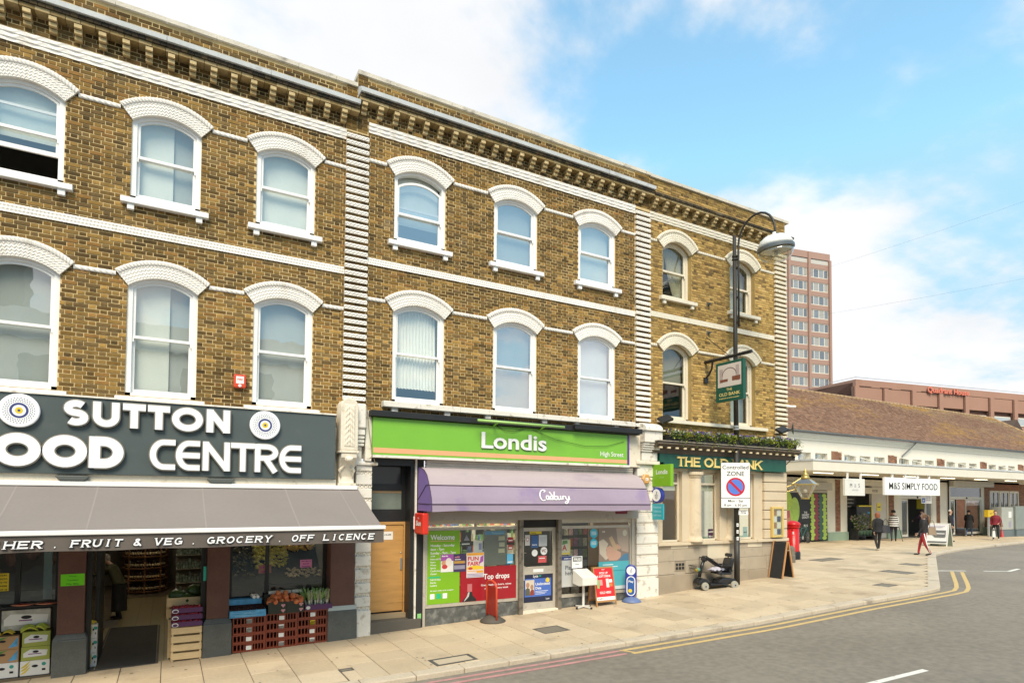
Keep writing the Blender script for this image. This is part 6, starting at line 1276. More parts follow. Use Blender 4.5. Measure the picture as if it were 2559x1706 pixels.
# --- projecting signs
t = thing('projecting_sign', 'green box sign with store name projecting from the white pilaster', 'sign', (11.8, 12.5, 3.1)); mb = MB(); mb.box(11.75, 11.86, 12.19, 12.91, 3.10, 3.70); mb.build('sign_box', lime, t, bevel=.006); mb = MB(); mb.text('Londis', (11.749, 12.53, 3.44), .17, right=(0, -1, 0), up=(0, 0, 1), bold=.015, width=.45, ext=.001); mb.build('lettering', WT, t); mb = MB(); mb.text('~~~~~~~', (11.749, 12.53, 3.33), .05, right=(0, -1, 0), bold=.0, ext=.001); mb.build('lettering', C('pale_lime', (.3, .6, .2), .5), t)
for z_ in (3.2, 3.6): mb = MB(); mb.box(11.78, 11.83, 12.912, 12.99, z_, z_ + .05); mb.build('bracket', M['black'], t)
roy = C('royal_blue', (.03, .045, .30), .3); t = thing('projecting_sign', 'round white and blue lottery sign below the green box sign', 'sign', (11.8, 12.75, 2.65)); mb = MB(); mb.lathe([(.195, 0), (.215, .01), (.215, .11), (.195, .12)], (11.75, 12.74, 2.855), 30, 'X'); mb.build('rim', roy, t, angle=30)
mb = MB(); mb.lathe([(.165, 0), (.17, .004)], (11.744, 12.74, 2.855), 30, 'X'); mb.build('face', WT, t)
def hand_mark(parent, place, m_):
 pts = [[(-.35, .15), (-.15, -.1), (0, .05), (.1, .75), (.28, .72), (.2, .1), (.45, .05), (.42, -.5), (.1, -.75), (-.3, -.5), (-.42, 0), (-.35, .15)], [(-.15, -.35), (.2, -.4)], [(-.1, -.2), (.2, -.15)]]
 mb = MB(); shape2d(mb, stroke_polys(pts, .09), lambda v: (v.x, v.y), 0, None); mb.v = [place(x, z_) for x, y, z_ in mb.v]; return mb.build('hand_emblem', m_, parent)
hand_mark(t, lambda a, b: (11.7415, 12.74 - a * .11, 2.855 + b * .13), C('slate_ink', (0, 0, 0)))
mb = MB(); mb.box(11.78, 11.84, 12.95, 12.99, 2.80, 2.90); mb.build('bracket', M['black'], t)
t = thing('projecting_sign', 'square turquoise tobacco sign under the round lottery sign', 'sign', (11.8, 12.7, 2.19)); mb = MB(); mb.box(11.75, 11.80, 12.48, 12.95, 2.19, 2.62); mb.build('sign_box', C('sign_teal', (.03, .36, .42), .35), t, bevel=.005)
for k, s_ in enumerate(('heated', 'tobacco', 'sold here')): mb = MB(); mb.text(s_, (11.749, 12.70, 2.50 - .11 * k), .10, right=(0, -1, 0), bold=.01, width=.30, ext=.001); mb.build('lettering', C('pale_cyan', (0, 0, 0)), t)
mb = MB(); mb.box(11.76, 11.79, 12.951, 12.99, 2.3, 2.5); mb.build('bracket', M['black'], t)
t = thing('alarm_box', 'hexagonal orange alarm box on the white pilaster', 'alarm', (11.45, F - .2, 3.22)); mb = MB(); mb.lathe([(.13, 0), (.15, -.02), (.15, -.08), (.12, -.10)], (11.45, F - .121, 3.30), 6, 'Y'); mb.build('housing', C('alarm_orange', (.62, .34, .12), .4), t); mb = MB(); mb.box(11.40, 11.50, F - .223, F - .2215, 3.26, 3.33); mb.build('label_plate', WT, t); mb = MB(); mb.text('~~~', (11.45, F - .225, 3.28), .04, bold=.02, ext=0); mb.build('lettering', ink, t)
t = thing('newspaper_box', 'bright red newspaper light box on the store post, white Sun lettering', 'sign', (4.95, F - .45, 1.93)); mb = MB(); rd = C('paper_red', (.62, .035, .02), .35)
mb.add([(4.78, F - .60, 1.95), (4.93, F - .60, 1.95), (4.93, F - .1, 1.95), (4.78, F - .1, 1.95), (4.78, F - .60, 2.41), (4.93, F - .60, 2.41), (4.93, F - .1, 2.41), (4.78, F - .1, 2.41)], [(0, 1, 5, 4), (1, 2, 6, 5), (2, 3, 7, 6), (3, 0, 4, 7), (4, 5, 6, 7), (3, 2, 1, 0)]); mb.build('light_box', rd, t, bevel=.03)
mb = MB(); mb.text('Sun', (4.776, F - .36, 2.14), .15, right=(0, -1, 0), bold=.04, shear=.2, width=.30, ext=.003); mb.build('lettering', WT, t); mb = MB(); mb.text('THE', (4.776, F - .36, 2.28), .05, right=(0, -1, 0), bold=.02, ext=.003); mb.build('lettering', WT, t)
mb = MB(); mb.box(4.77, 4.94, F - .099, F - .06, 2.05, 2.33); mb.build('mounting_plate', M['upvc'], t)
mb = MB(); mb.box(10.35, 10.75, F - .232, F - .222, 2.35, 2.45); s_ = single(mb, 'sticker', C('maroon_sticker', (.2, .02, .04), .4), 'small maroon sticker at the end of the shutter box', 'sticker')
single(MB().box(4.90, 4.99, F - .034, F - .031, .03, .16), 'sticker', C('lime_sticker', (.25, .6, .2), .5), 'lime green sticker low on the black post', 'sticker')
# ================================================================== pub, ground floor
stone = C('cream_limestone', (0.60, 0.50, 0.355), 0.75, var=.07, vs=2, bump=.2, bs=60, dirt=((.36, .28, .19), .5, 4, .6)); stone2 = C('grey_sandstone', (0.40, 0.335, 0.25), 0.85, var=.08, vs=2.5, bump=.35, bs=70, dirt=((.24, .19, .14), .5, 3, .58)); pale = C('pale_patch_stone', (0.66, 0.57, 0.42), .8, bump=.2, bs=60); pg = C('pub_green', (0.012, 0.085, 0.055), .35, var=.05); gold = C('gilt_yellow', (0.80, 0.62, 0.22), .4); bwood = C('dark_fascia_wood', (0.10, 0.075, 0.05), .5, var=.2)
sg = thing('shop_sign', 'dark green pub fascia with gilt serif capitals', 'sign', (14.6, F - .2, 3.62)); mb = MB(); mb.box(11.93, 17.36, F - .20, F - .03, 3.64, 4.03); mb.build('board', pg, sg, bevel=.006)
gls = [('T', 12.58, 12.85), ('H', 12.885, 13.165), ('E', 13.21, 13.48), ('O', 13.65, 14.01), ('L', 14.065, 14.29), ('D', 14.325, 14.66), ('B', 14.84, 15.09), ('A', 15.10, 15.41), ('N', 15.43, 15.775), ('K', 15.82, 16.16)]
for ch, a, b in gls:
 mb = MB(); glyph(mb, ch, a, 3.69, (b - a) / .275, .275, .185, F - .235, F - .2005, serif=.40); mb.build('letter', gold, sg)
mb = MB(); mb.prism([(11.65, F - .46, 4.33), (11.65, F - .47, 4.27), (11.65, F - .40, 4.25), (11.65, F - .38, 4.20), (11.65, F - .24, 4.19), (11.65, F - .21, 4.035), (11.65, F, 4.035), (11.65, F, 4.345)][::-1], (6.12, 0, 0)); cn = mb.build('cornice', bwood, pub)
mb = MB(); mb.box(11.62, 17.82, F - .49, F + .0, 4.346, 4.37); mb.build('cornice_top', C('worn_zinc', (.33, .29, .23), .6, dirt=((.15, .13, .1), .6, 4, .55)), cn)
dm = MB(); dm.box(0, .10, -.045, 0, 0, .045); dme = dm.mesh('dentil', gold if False else C('cream_dentil', (.68, .56, .36), .5))
for k in range(20): o_ = bpy.data.objects.new('dentil', dme); COL.objects.link(o_); o_.parent = cn; o_.location = Vector((11.72 + .303 * k, F - .39, 4.155)) - org_of(pub)
mb = MB(); mb.tube([(17.55, F - .05, 3.9), (17.70, F - .3, 4.2), (17.78, F - .46, 4.28)], .014, 6); mb.build('stay', M['black'], cn)
def blk_(a, b, o_, c, d, mm, nm='stone_block', par=pub, bev=.006): mb = MB(); mb.box(a, b, F - o_, F + .25, c, d); return mb.build(nm, mm, par, bevel=bev)
low = MB(); low.box(11.98, 17.58, F + .0, F + .3, zg(12) - .3, 1.43); lw = low.build('lower_wall', stone2, pub)
for a, b, c, d, mm in ((11.99, 12.52, 1.33, 1.42, stone2), (12.53, 13.21, 1.335, 1.425, pale), (13.22, 13.975, 1.33, 1.42, stone2), (13.985, 14.935, .985, 1.425, pale), (14.945, 15.72, 1.27, 1.42, stone2), (15.73, 16.395, 1.28, 1.425, pale), (16.405, 17.57, 1.27, 1.42, stone2),
                       (11.99, 12.60, .985, 1.325, stone2), (12.61, 13.975, .985, 1.325, stone2), (14.945, 16.40, .985, 1.265, stone2), (16.41, 17.57, .985, 1.265, stone2), (11.99, 12.665, .615, .978, stone2), (13.09, 14.40, .615, .978, stone2), (14.41, 15.60, .60, .978, stone2), (15.61, 16.60, .59, .978, stone2), (16.61, 17.57, .58, .978, stone2)):
 blk_(a, b, .02 + random.uniform(0, .006), c, d, mm, par=lw)
x = 11.99
for wd in (1.25, 1.4, 1.1, 1.0, .83): mb = MB(); mb.box(x, x + wd - .006, F - .06, F + .1, zg(x) - .1, .60 - .004 * (x - 12)); mb.build('stone_block', C('plinth_stone', (.33, .27, .195), .9, var=.12, bump=.4, bs=60), lw, bevel=.012); x += wd
mb = MB()
for i in range(3):
 for j in range(2): mb.box(12.71 + .12 * i, 12.79 + .12 * i, F - .03, F - .01, .74 + .105 * j, .81 + .105 * j)
vt = MB(); vt.box(12.67, 13.085, F - .015, F + .05, .70, .965); v_ = vt.build('air_brick', C('vent_stone', (.30, .25, .18), .8), lw); tag(mb.build('vent_holes', M['blackmatt'], v_), kind='stuff')
for a, b in ((11.99, 12.42), (13.28, 14.0), (14.6, 15.1), (16.1, 17.6)): blk_(a, b, .10, 1.432, 1.52, stone, 'sill_stone')
for a, b in ((12.425, 13.275), (14.005, 14.595), (15.105, 16.095)): blk_(a, b, .085, 1.43, 1.515, stone, 'sill_stone')
for a, b in ((11.98, 12.20), (12.955, 13.30), (14.50, 14.80), (14.80, 15.14)): blk_(a, b, .03, 1.52, 3.56, stone, 'pier', bev=.01)
for cx in (13.46, 15.02):
 mb = MB(); mb.lathe([(.27, 0), (.27, .06), (.25, .10), (.225, .14), (.22, .20), (.215, 1.75), (.205, 1.84), (.235, 1.88), (.245, 1.93), (.28, 1.95), (.28, 2.03)], (cx, F + .02, 1.522), 28); mb.build('column', stone, pub, angle=35)
mb = MB(); mb.box(11.98, 16.1, F - .02, F + .25, 3.56, 3.64); mb.build('architrave', stone, pub)
z = 1.52
for zt_ in (1.82, 2.125, 2.425, 2.72, 3.015, 3.31, 3.63): mb = MB(); mb.box(16.48, 17.575, F - .06, F + .3, z + .012, zt_ - .012); mb.build('stone_block', stone, pub, bevel=.014); z = zt_
mb = MB(); mb.box(16.49, 17.565, F - .035, F + .29, 1.52, 3.63); mb.build('corner_pier', C('joint_shadow', (.2, .16, .11), .9), pub)
blk_(16.09, 16.478, -.02, 1.52, 3.63, stone, 'pier')
wf = C('cream_window_paint', (.62, .56, .44), .5)
for a, b in ((12.20, 12.955), (13.66, 14.50), (15.14, 16.09)):
 fr = MB(); y0, y1 = F + .10, F + .16
 for p_, q_, c, d in ((a, a + .06, 1.56, 3.55), (b - .06, b, 1.56, 3.55), (a + .06, b - .06, 1.52, 1.58), (a + .06, b - .06, 3.18, 3.24), (a + .06, b - .06, 3.50, 3.56)): fr.box(p_, q_, y0, y1, c, d)
 w_ = fr.build('bar_window', wf, pub, bevel=.006)
 for c, d in ((1.58, 3.18), (3.24, 3.50)): mb = MB(); mb.box(a + .06, b - .06, F + .125, F + .131, c, d); mb.build('pane', M['shopglass'] if c < 2 else glass('frosted_pane', (.75, .78, .72), .15, .3), w_)
 mb = MB(); mb.box(a + .06, b - .06, F + .18, F + .185, 3.0, 3.18); mb.build('blind', C('roller_blind', (.55, .55, .45), .7), w_)
mb = MB(); mb.box(11.9, 17.5, F + 4, F + 4.2, .2, 3.7); mb.build('bar_room_wall', C('bar_wall', (.42, .27, .14), .8), pub); mb = MB(); mb.box(11.9, 17.5, F + .3, F + 4, .25, .3); mb.build('bar_room_floor', M['pitch'], pub); mb = MB(); mb.box(11.9, 17.5, F + .31, F + 4, 3.66, 3.7); mb.build('bar_room_ceiling', C('shop_ceiling', (0, 0, 0)), pub)
for a, lb in ((12.55, 'lit amber pendant lamp inside the pub window beside the pilaster'), (13.95, 'lit amber pendant lamp inside the pub window between the columns'), (15.45, 'lit amber pendant lamp inside the pub window by the corner pier')):
 T = thing('pendant_lamp', lb, 'lamp', (a, F + .7, 2.5)); mb = MB(); mb.tube([(a, F + .7, 2.95), (a, F + .7, 3.65)], .008, 6); mb.build('flex', M['black'], T); mb = MB(); mb.lathe([(.03, .3), (.10, .22), (.11, .05), (.09, 0)], (a, F + .7, 2.62), 14); mb.build('glass_shade', glass('amber_glass', (.9, .75, .45), .1), T, smooth=True); mb = MB(); mb.ball((a, F + .7, 2.78), .04, 10, 8); mb.build('bulb', C('lit_bulb', (1, .5, .15), .5, emit=60.0), T)
for a, b, c, lb in ((12.30, 12.42, (.6, .56, .46), 'pale post inside the pub window beside the pilaster'), (14.02, 14.16, (.62, .58, .48), 'pale post inside the pub window between the columns'), (14.30, 14.4, (.55, .5, .4), 'slim pale post inside the pub window between the columns')):
 single(MB().box(a, b, F + .9, F + 1.02, .3, 3.66), 'bar_post', C('post_%d' % int(a * 100), c, .5), lb, 'post', bevel=.02)
for x, lb in ((12.5, 'dark bar table inside the pub window beside the pilaster'), (15.5, 'dark bar table inside the pub window by the corner pier')):
 T = thing('bar_table', lb, 'table', (x, F + 1.2, .3)); mb = MB(); mb.lathe([(.35, 0), (.36, .02), (.35, .04)], (x, F + 1.2, 1.28), 20); mb.build('table_top', bwood, T); mb = MB(); mb.tube([(x, F + 1.2, .3), (x, F + 1.2, 1.28)], .04, 8); mb.build('pedestal', M['black'], T)
pot = C('white_pot', (.7, .68, .62), .4); leafg = C('houseplant_leaf', (.06, .14, .03), .5, var=.3, vs=20)
def leaf(mb, p, d, l, w_, up=Vector((0, 0, 1))):
 d = Vector(d).normalized(); s_ = d.cross(up)
 if s_.length < .01: s_ = Vector((1, 0, 0))
 s_.normalize(); s_ *= w_ / 2; p = Vector(p); m_ = p + d * l * .5 + up * l * .12; e = p + d * l
 mb.add([p, m_ - s_, e, m_ + s_], [(0, 1, 2, 3)])
rl = random.Random(9)
for a, lb in ((13.82, 'small potted plant on the pub sill between the columns'), (15.32, 'leafy potted plant on the pub sill by the lamp post')):
 T = thing('potted_plant', lb, 'plant', (a, F + .2, 1.58)); mb = MB(); mb.lathe([(.05, 0), (.065, .14), (.068, .15), (.06, .145)], (a, F + .22, 1.585), 14); mb.build('pot', pot, T, smooth=True); mb = MB()
 for k in range(70): th = rl.uniform(0, 6.28); leaf(mb, (a + .02 * math.cos(th), F + .22 + .02 * math.sin(th), 1.72 + rl.uniform(0, .25)), (math.cos(th), math.sin(th) * .6, rl.uniform(.1, 1.3)), rl.uniform(.08, .16), .045)
 tag(mb.build('foliage', leafg, T), kind='stuff')
notice('dark violet leaflet stand on the pub sill', 14.24, 14.46, 1.585, 1.86, F + .2, C('violet_leaflet', (.10, .03, .10), .5), ('~~~~', '~~~'), WT); notice('pale blue leaflet on the pub sill by the corner pier', 15.78, 15.98, 1.585, 1.9, F + .2, C('pale_leaflet', (.4, .55, .58), .5), ('', '~~~', ''), ink)
T = thing('menu_case', 'yellow-framed menu case fixed to the pub corner pier', 'notice board', (17.05, F - .1, 1.56)); mb = MB(); 
for p_, q_, c, d in ((16.74, 16.81, 1.56, 2.53), (17.22, 17.29, 1.56, 2.53), (16.81, 17.22, 1.56, 1.62), (16.81, 17.22, 2.46, 2.53)): mb.box(p_, q_, F - .15, F - .062, c, d)
mb.build('case_frame', C('case_yellow', (.60, .44, .14), .45), T, bevel=.008); mb = MB(); mb.box(16.81, 17.22, F - .10, F - .063, 1.62, 2.46); mb.build('backing', C('case_paper', (.62, .54, .38), .6), T)
for i in range(2):
 for j in range(4): mb = MB(); x0, z0 = 16.83 + .195 * i, 1.65 + .2 * j; mb.box(x0, x0 + .17, F - .103, F - .1005, z0, z0 + .175); mb.build('menu_sheet', (paper, C('sheet_navy', (.06, .08, .16), .5), C('sheet_rust', (.4, .2, .1), .5), paper)[(i + j * 2) % 4], T)
mb = MB(); mb.box(16.812, 17.218, F - .14, F - .136, 1.622, 2.458); mb.build('pane', M['shopglass'], T)
lf1 = C('lime_foliage', (.36, .42, .05), .5, var=.3, vs=25); lf2 = C('green_foliage', (.17, .26, .04), .5, var=.35, vs=25); pet = C('violet_petals', (.13, .07, .30), .5, var=.25, vs=30); petw = C('white_petals', (.6, .58, .5), .5); spike = C('yellow_spikes', (.50, .42, .04), .5, var=.2, vs=30)
nm_ = ('by the store pilaster', 'second from the store pilaster', 'above the pub name, before the lamp post', 'behind the lamp post', 'second from the pub corner', 'at the pub corner, spilling over the cornice end')
for k in range(6):
 x0 = 12.05 + .93 * k; x1 = x0 + .88; T = thing('flower_trough', 'black flower trough on the pub cornice %s' % nm_[k], 'planter', ((x0 + x1) / 2, F - .3, 4.371), group='flower troughs on the pub cornice')
 mb = MB(); mb.hexa([(x0 + .02, F - .42, 4.371), (x1 - .02, F - .42, 4.371), (x1 - .02, F - .2, 4.371), (x0 + .02, F - .2, 4.371), (x0, F - .44, 4.54), (x1, F - .44, 4.54), (x1, F - .18, 4.54), (x0, F - .18, 4.54)]); mb.build('trough', M['blackmatt'], T)
 fa, fb, fp, fw, fs_ = MB(), MB(), MB(), MB(), MB(); dens = 1.5 if k == 5 else 1.0
 for i in range(int(460 * dens)):
  x = rl.uniform(x0 + .02, x1 + (.12 if k == 5 else -.02)); th = rl.uniform(0, 6.28); out_ = rl.uniform(-.06, .30) if rl.random() < .6 else rl.uniform(.2, .34); y = F - .2 - out_; z_ = 4.54 + rl.uniform(-.02, .13) - (max(0, out_ - .22) * 2.2 * rl.random() * (1.6 if int(x * 3) % 2 else .5))
  leaf(fa if (math.sin(x * 7) + rl.uniform(-.6, .6)) > .1 else fb, (x, y, z_), (math.cos(th), math.sin(th), rl.uniform(-.5, .8)), rl.uniform(.05, .10), rl.uniform(.03, .055))
 for i in range(52):
  x = rl.uniform(x0 + .03, x1 - .03); m_ = fp if rl.random() < .72 + .2 * math.sin(x * 3) else fw; p = Vector((x, F - .24 - rl.uniform(0, .2), 4.60 + rl.uniform(-.02, .11)))
  for j in range(5): a = j * 1.2566; leaf(m_, p, (math.cos(a), -.5, math.sin(a)), .042, .032, Vector((0, -1, 0)))
 for i in range(3):
  xs_ = x0 + .15 + .27 * i + rl.uniform(-.05, .05); hh = rl.uniform(.16, .32)
  for j in range(26): t_ = rl.random(); th = rl.uniform(0, 6.28); leaf(fs_, (xs_ + .02 * math.cos(th), F - .28 + .02 * math.sin(th), 4.58 + hh * t_), (math.cos(th), math.sin(th), .5), .05 * (1.2 - t_), .03)
 for m_, mm, nn in ((fa, lf1, 'foliage'), (fb, lf2, 'foliage'), (fp, pet, 'violet_blooms'), (fw, petw, 'white_blooms'), (fs_, spike, 'yellow_spikes')):
  if m_.v: tag(m_.build(nn, mm, T), kind='stuff')
for (x, z_, d, lb) in ((12.02, 4.98, 1, 'black floodlight tilted over the store pilaster'), (17.0, 4.98, 1, 'black floodlight tilted over the pub corner')):
 T = thing('floodlight', lb, 'lamp', (x, F - .3, z_ - .1)); mb = MB(); mb.box(-.20, .20, -.13, .13, -.04, .04); mb.xf(Matrix.Translation((x, F - .33, z_)) @ Matrix.Rotation(R(-18), 4, 'Y') @ Matrix.Rotation(R(35), 4, 'X')); mb.build('housing', M['black'], T, bevel=.015); mb = MB(); mb.tube([(x, F - .02, z_ - .12), (x, F - .2, z_ - .12), (x, F - .3, z_ - .02)], .014, 6); mb.build('arm', M['black'], T)
T = thing('dish', 'dark half-round dish on the pub corner beside the tiled roof', 'dish', (17.7, F - .25, 4.9)); mb = MB(); mb.lathe([(.01, .05), (.1, .045), (.17, .02), (.2, 0), (.19, -.005), (.1, .03), (.01, .035)], (0, 0, 0), 24, 'Y'); mb.xf(Matrix.Translation((17.62, F - .28, 5.07)) @ Matrix.Rotation(R(35), 4, 'Z')); mb.build('reflector', C('dish_grey', (.07, .07, .065), .5), T, smooth=True); mb = MB(); mb.tube([(17.55, F - .03, 5.0), (17.62, F - .22, 5.05)], .015, 6); mb.build('arm', M['black'], T)
T = thing('security_camera', 'small white camera on the pub corner pilaster', 'camera', (17.68, F - .15, 5.75)); mb = MB(); mb.tube([(17.50, F - .12, 5.80), (17.72, F - .30, 5.78)], .04, 10); mb.build('camera_body', M['upvc'], T); mb = MB(); mb.tube([(17.55, F - .06, 5.83), (17.58, F - .16, 5.82)], .02, 6); mb.build('mount', M['upvc'], T)
for k, (z_, x, lb) in enumerate(((8.62, 14.05, 'upper wall anchor holding the overhead wire on the pub'), (7.75, 14.05, 'lower wall anchor holding the overhead wire on the pub'))):
 T = thing('wire_anchor', lb, 'anchor', (x, F - .05, z_)); mb = MB(); mb.tube([(x, F, z_), (x, F - .12, z_)], .03, 8); mb.build('insulator', M['iron'], T); mb = MB(); mb.box(x - .06, x + .06, F - .02, F - .006, z_ - .06, z_ + .06); mb.build('plate', M['iron'], T)
def wire(label, a, b, sag, r=.012):
 a = Vector(a); b = Vector(b); mb = MB(); mb.tube([a.lerp(b, t / 16) - Vector((0, 0, sag * 4 * (t / 16) * (1 - t / 16))) for t in range(17)], r, 5); single(mb, 'overhead_wire', M['black'], label, 'wire')
wire('thin overhead wire rising from the upper pub anchor past the tower', (14.05, F - .12, 8.62), (60, 3, 29.5), 1.0, .002); wire('thin overhead wire rising from the lower pub anchor past the tower', (14.05, F - .12, 7.75), (58, 2, 20.5), .8, .002)
single(MB().tube([(11.18, F - .05, 8.2), (11.10, F - .06, 8.45), (10.9, F - .06, 8.52), (11.15, F - .05, 8.38), (11.195, F - .07, 8.0), (11.185, F - .06, 4.9), (11.1, F - .06, 4.85)], .008, 5), 'cable', C('cable_tan', (0, 0, 0)), 'thin cable running down beside the patterned pilaster', 'cable')
T = thing('hanging_sign', 'green pub sign with a pale interior picture hanging from a black beam', 'sign', (13.92, 12.2, 5.55)); hx = 13.92
mb = MB(); mb.tube([(hx, F, 6.84), (hx, F - 1.68, 6.84)], .05, 10); mb.build('beam', M['black'], T); mb = MB(); mb.tube([(hx, F - .05, 7.6), (hx, F - .9, 6.88)], .012, 6); mb.build('tie_rod', M['black'], T)
mb = MB(); mb.tube([(hx, F - .3, 6.8), (hx, F - .26, 6.6), (hx, F - .16, 6.45), (hx, F - .03, 6.36)], .03, 8); mb.build('scroll_bracket', M['black'], T); mb = MB(); mb.box(hx - .08, hx + .08, F - .06, F - .01, 6.22, 6.38); mb.build('wall_block', M['black'], T)
mb = MB(); mb.box(hx - .05, hx + .06, F - 1.44, F - .46, 5.56, 6.70); mb.build('sign_board', pg, T, bevel=.01); X0 = hx - .0515
def side(y0, y1, z0, z1, m_, nm='picture', dx=0): mb = MB(); mb.add([(X0 - dx, F - y0, z0), (X0 - dx, F - y1, z0), (X0 - dx, F - y1, z1), (X0 - dx, F - y0, z1)], [(0, 1, 2, 3)]); mb.build(nm, m_, T)
side(.54, 1.37, 5.98, 6.62, C('picture_cream', (.62, .54, .48), .5)); side(.6, 1.3, 6.02, 6.14, C('picture_floor', (.62, .56, .5), .5), dx=.0006); side(.6, .72, 6.1, 6.5, C('picture_mauve', (.42, .34, .32), .5), dx=.0007); side(1.18, 1.3, 6.1, 6.55, C('picture_mauve', (0, 0, 0)), dx=.0007); side(.62, .9, 6.12, 6.2, C('picture_brown', (.2, .07, .04), .5), dx=.0008); side(1.05, 1.34, 6.12, 6.25, C('picture_brown', (0, 0, 0)), dx=.0008)
mb = MB()
for k in range(16): a0, a1 = math.pi * k / 16, math.pi * (k + 1) / 16; mb.add([(X0 - .0012, F - .95 + .26 * math.cos(a), 6.3 + .22 * math.sin(a)) for a in (a0, a1)] + [(X0 - .0012, F - .95 + .235 * math.cos(a), 6.3 + .195 * math.sin(a)) for a in (a1, a0)], [(0, 1, 2, 3)])
mb.build('picture_arch', C('picture_dark', (.16, .1, .09), .5), T)
for k, (s_, h, z_, w_) in enumerate((('THE', .10, 5.86, .2), ('OLD BANK', .13, 5.72, .74), ('~~~~~~~~~~~~~~~~~', .04, 5.64, .72))): mb = MB(); mb.text(s_, (X0, F - .95, z_), h, right=(0, -1, 0), bold=.01, width=w_, ext=.001); mb.build('lettering', gold, T)
T = thing('hanging_lantern', 'large brass-topped lantern bracketed out from the pub corner', 'lamp', (18.3, F - .35, 2.8)); lx, ly = 18.1, F - .35; brass = C('brass', (.52, .38, .12), .35, metal=.6); lg_ = glass('lantern_glass', (.80, .78, .72), .25, .25)
def sq(h, z_, rot=R(20)): return [(lx + h * math.cos(rot + R(45 + 90 * k)), ly + h * math.sin(rot + R(45 + 90 * k)), z_) for k in range(4)]
for a, b, za_, zb_, mm, nm2 in ((.44, .15, 3.28, 3.46, lg_, 'roof_pane'), (.40, .13, 3.24, 2.82, lg_, 'side_pane')):
 p, q = sq(a, za_), sq(b, zb_)
 for k in range(4): mb = MB(); mb.add([p[k], p[(k + 1) % 4], q[(k + 1) % 4], q[k]], [(0, 1, 2, 3)]); mb.build(nm2, mm, T)
 for k in range(4): mb = MB(); mb.tube([p[k], q[k]], .012, 6); mb.build('glazing_bar', brass, T)
p = sq(.45, 3.26); mb = MB()
for k in range(4): mb.bar(p[k], p[(k + 1) % 4], .03, .04)
mb.build('rim', brass, T); mb = MB(); mb.lathe([(.16, 0), (.13, .05), (.10, .10), (.12, .13), (.07, .17), (.05, .22), (.06, .25), (.02, .28), (.012, .34), (.001, .36)], (lx, ly, 3.45), 16); mb.build('finial', brass, T, smooth=True); mb = MB(); mb.lathe([(.12, 0), (.13, .03), (.1, .05)], (lx, ly, 2.78), 12); mb.build('base_cap', brass, T)
mb = MB(); mb.tube([(17.58, F - .05, 3.18), (17.85, F - .2, 3.30), (lx - .3, ly + .05, 3.27)], .022, 8); mb.build('bracket', brass, T); mb = MB(); mb.tube([(17.58, F - .05, 3.02), (17.8, F - .18, 3.1), (lx - .3, ly + .05, 3.24)], .014, 8); mb.build('scroll', brass, T); mb = MB(); mb.ball((lx, ly, 3.05), .06, 10, 8); mb.build('bulb', M['upvc'], T)
# ================================================================== street furniture
px_, py_ = 14.83, 12.63; z0 = zg(px_)
T = thing('street_lamp', 'tall black lamp column with arched arm and big white globe lantern', 'street lamp', (px_, py_, z0)); pm_ = C('column_black', (.035, .032, .028), .5, var=.25, dirt=((.25, .24, .22), .5, 18, .70))
mb = MB(); mb.tube([(px_, py_, z0 - .02), (px_, py_, z0 + 1.4)], .085, 14); mb.build('column_base', pm_, T, smooth=True)
mb = MB(); mb.tube([(px_, py_, z0 + 1.41), (px_, py_, z0 + 4.2)], .078, 14); mb.build('column_shaft', pm_, T, smooth=True); mb = MB(); mb.tube([(px_, py_, z0 + 4.21), (px_ - .04, py_, z0 + 10.5)], [.075, .055], 14); mb.build('column_shaft', pm_, T, smooth=True)
for z_ in (4.18, 4.6, 4.68, 9.75, 9.85): mb = MB(); mb.lathe([(.075, 0), (.09, .01), (.09, .05), (.075, .06)], (px_ - .02, py_, z0 + z_), 14); mb.build('collar', M['steel'] if z_ > 4.5 and z_ < 5 else pm_, T)
lx2, ly2 = 14.83, 11.22
arm = [(px_ - .02, py_ - .13, z0 + 7.7), (px_ - .02, py_ - .13, z0 + 9.6)] + [(px_ - .02, py_ - .13 - .64 + .64 * math.cos(R(a)), z0 + 10.15 + .72 * math.sin(R(a))) for a in range(0, 181, 15)] + [(px_ - .02, ly2, z0 + 10.02)]
mb = MB(); mb.tube(arm, .032, 10); mb.build('arm', pm_, T, smooth=True)
for z_ in (7.85, 8.6, 9.5): mb = MB(); mb.bar((px_ - .02, py_ - .02, z0 + z_), (px_ - .02, py_ - .14, z0 + z_), .05, .06); mb.build('arm_clamp', pm_, T)
lz = z0 + 9.62; tl = Matrix.Translation((lx2, ly2, lz)) @ Matrix.Rotation(R(-8), 4, 'Y')
mb = MB(); mb.lathe([(.47, .06), (.46, .14), (.40, .25), (.28, .34), (.12, .385), (.05, .40), (.05, .46), (.001, .46)], (0, 0, 0), 28); mb.xf(tl); mb.build('lamp_dome', C('lamp_white', (.74, .74, .70), .35), T, smooth=True)
mb = MB(); mb.lathe([(.485, -.05), (.50, -.03), (.50, .04), (.485, .06)], (0, 0, 0), 28); mb.xf(tl); mb.build('lamp_band', C('lamp_band', (.16, .17, .17), .35, metal=.5), T, angle=30)
mb = MB(); mb.lathe([(.47, -.05), (.455, -.14), (.40, -.24), (.28, -.33), (.12, -.375), (.001, -.38)], (0, 0, 0), 28); mb.xf(tl); mb.build('lamp_bowl', glass('lamp_bowl_glass', (.86, .86, .78), .12, .15), T, smooth=True)
mb = MB(); mb.lathe([(.44, -.03), (.40, -.06), (.15, -.08), (.10, -.05), (.001, -.05)], (0, 0, 0), 28); mb.xf(tl); mb.build('reflector', C('reflector', (.58, .57, .52), .4), T, smooth=True); mb = MB(); mb.ball((0, 0, -.12), .06, 10, 8, sz=1.6); mb.xf(tl); mb.build('bulb', C('bulb_grey', (.4, .4, .36), .3), T, smooth=True)
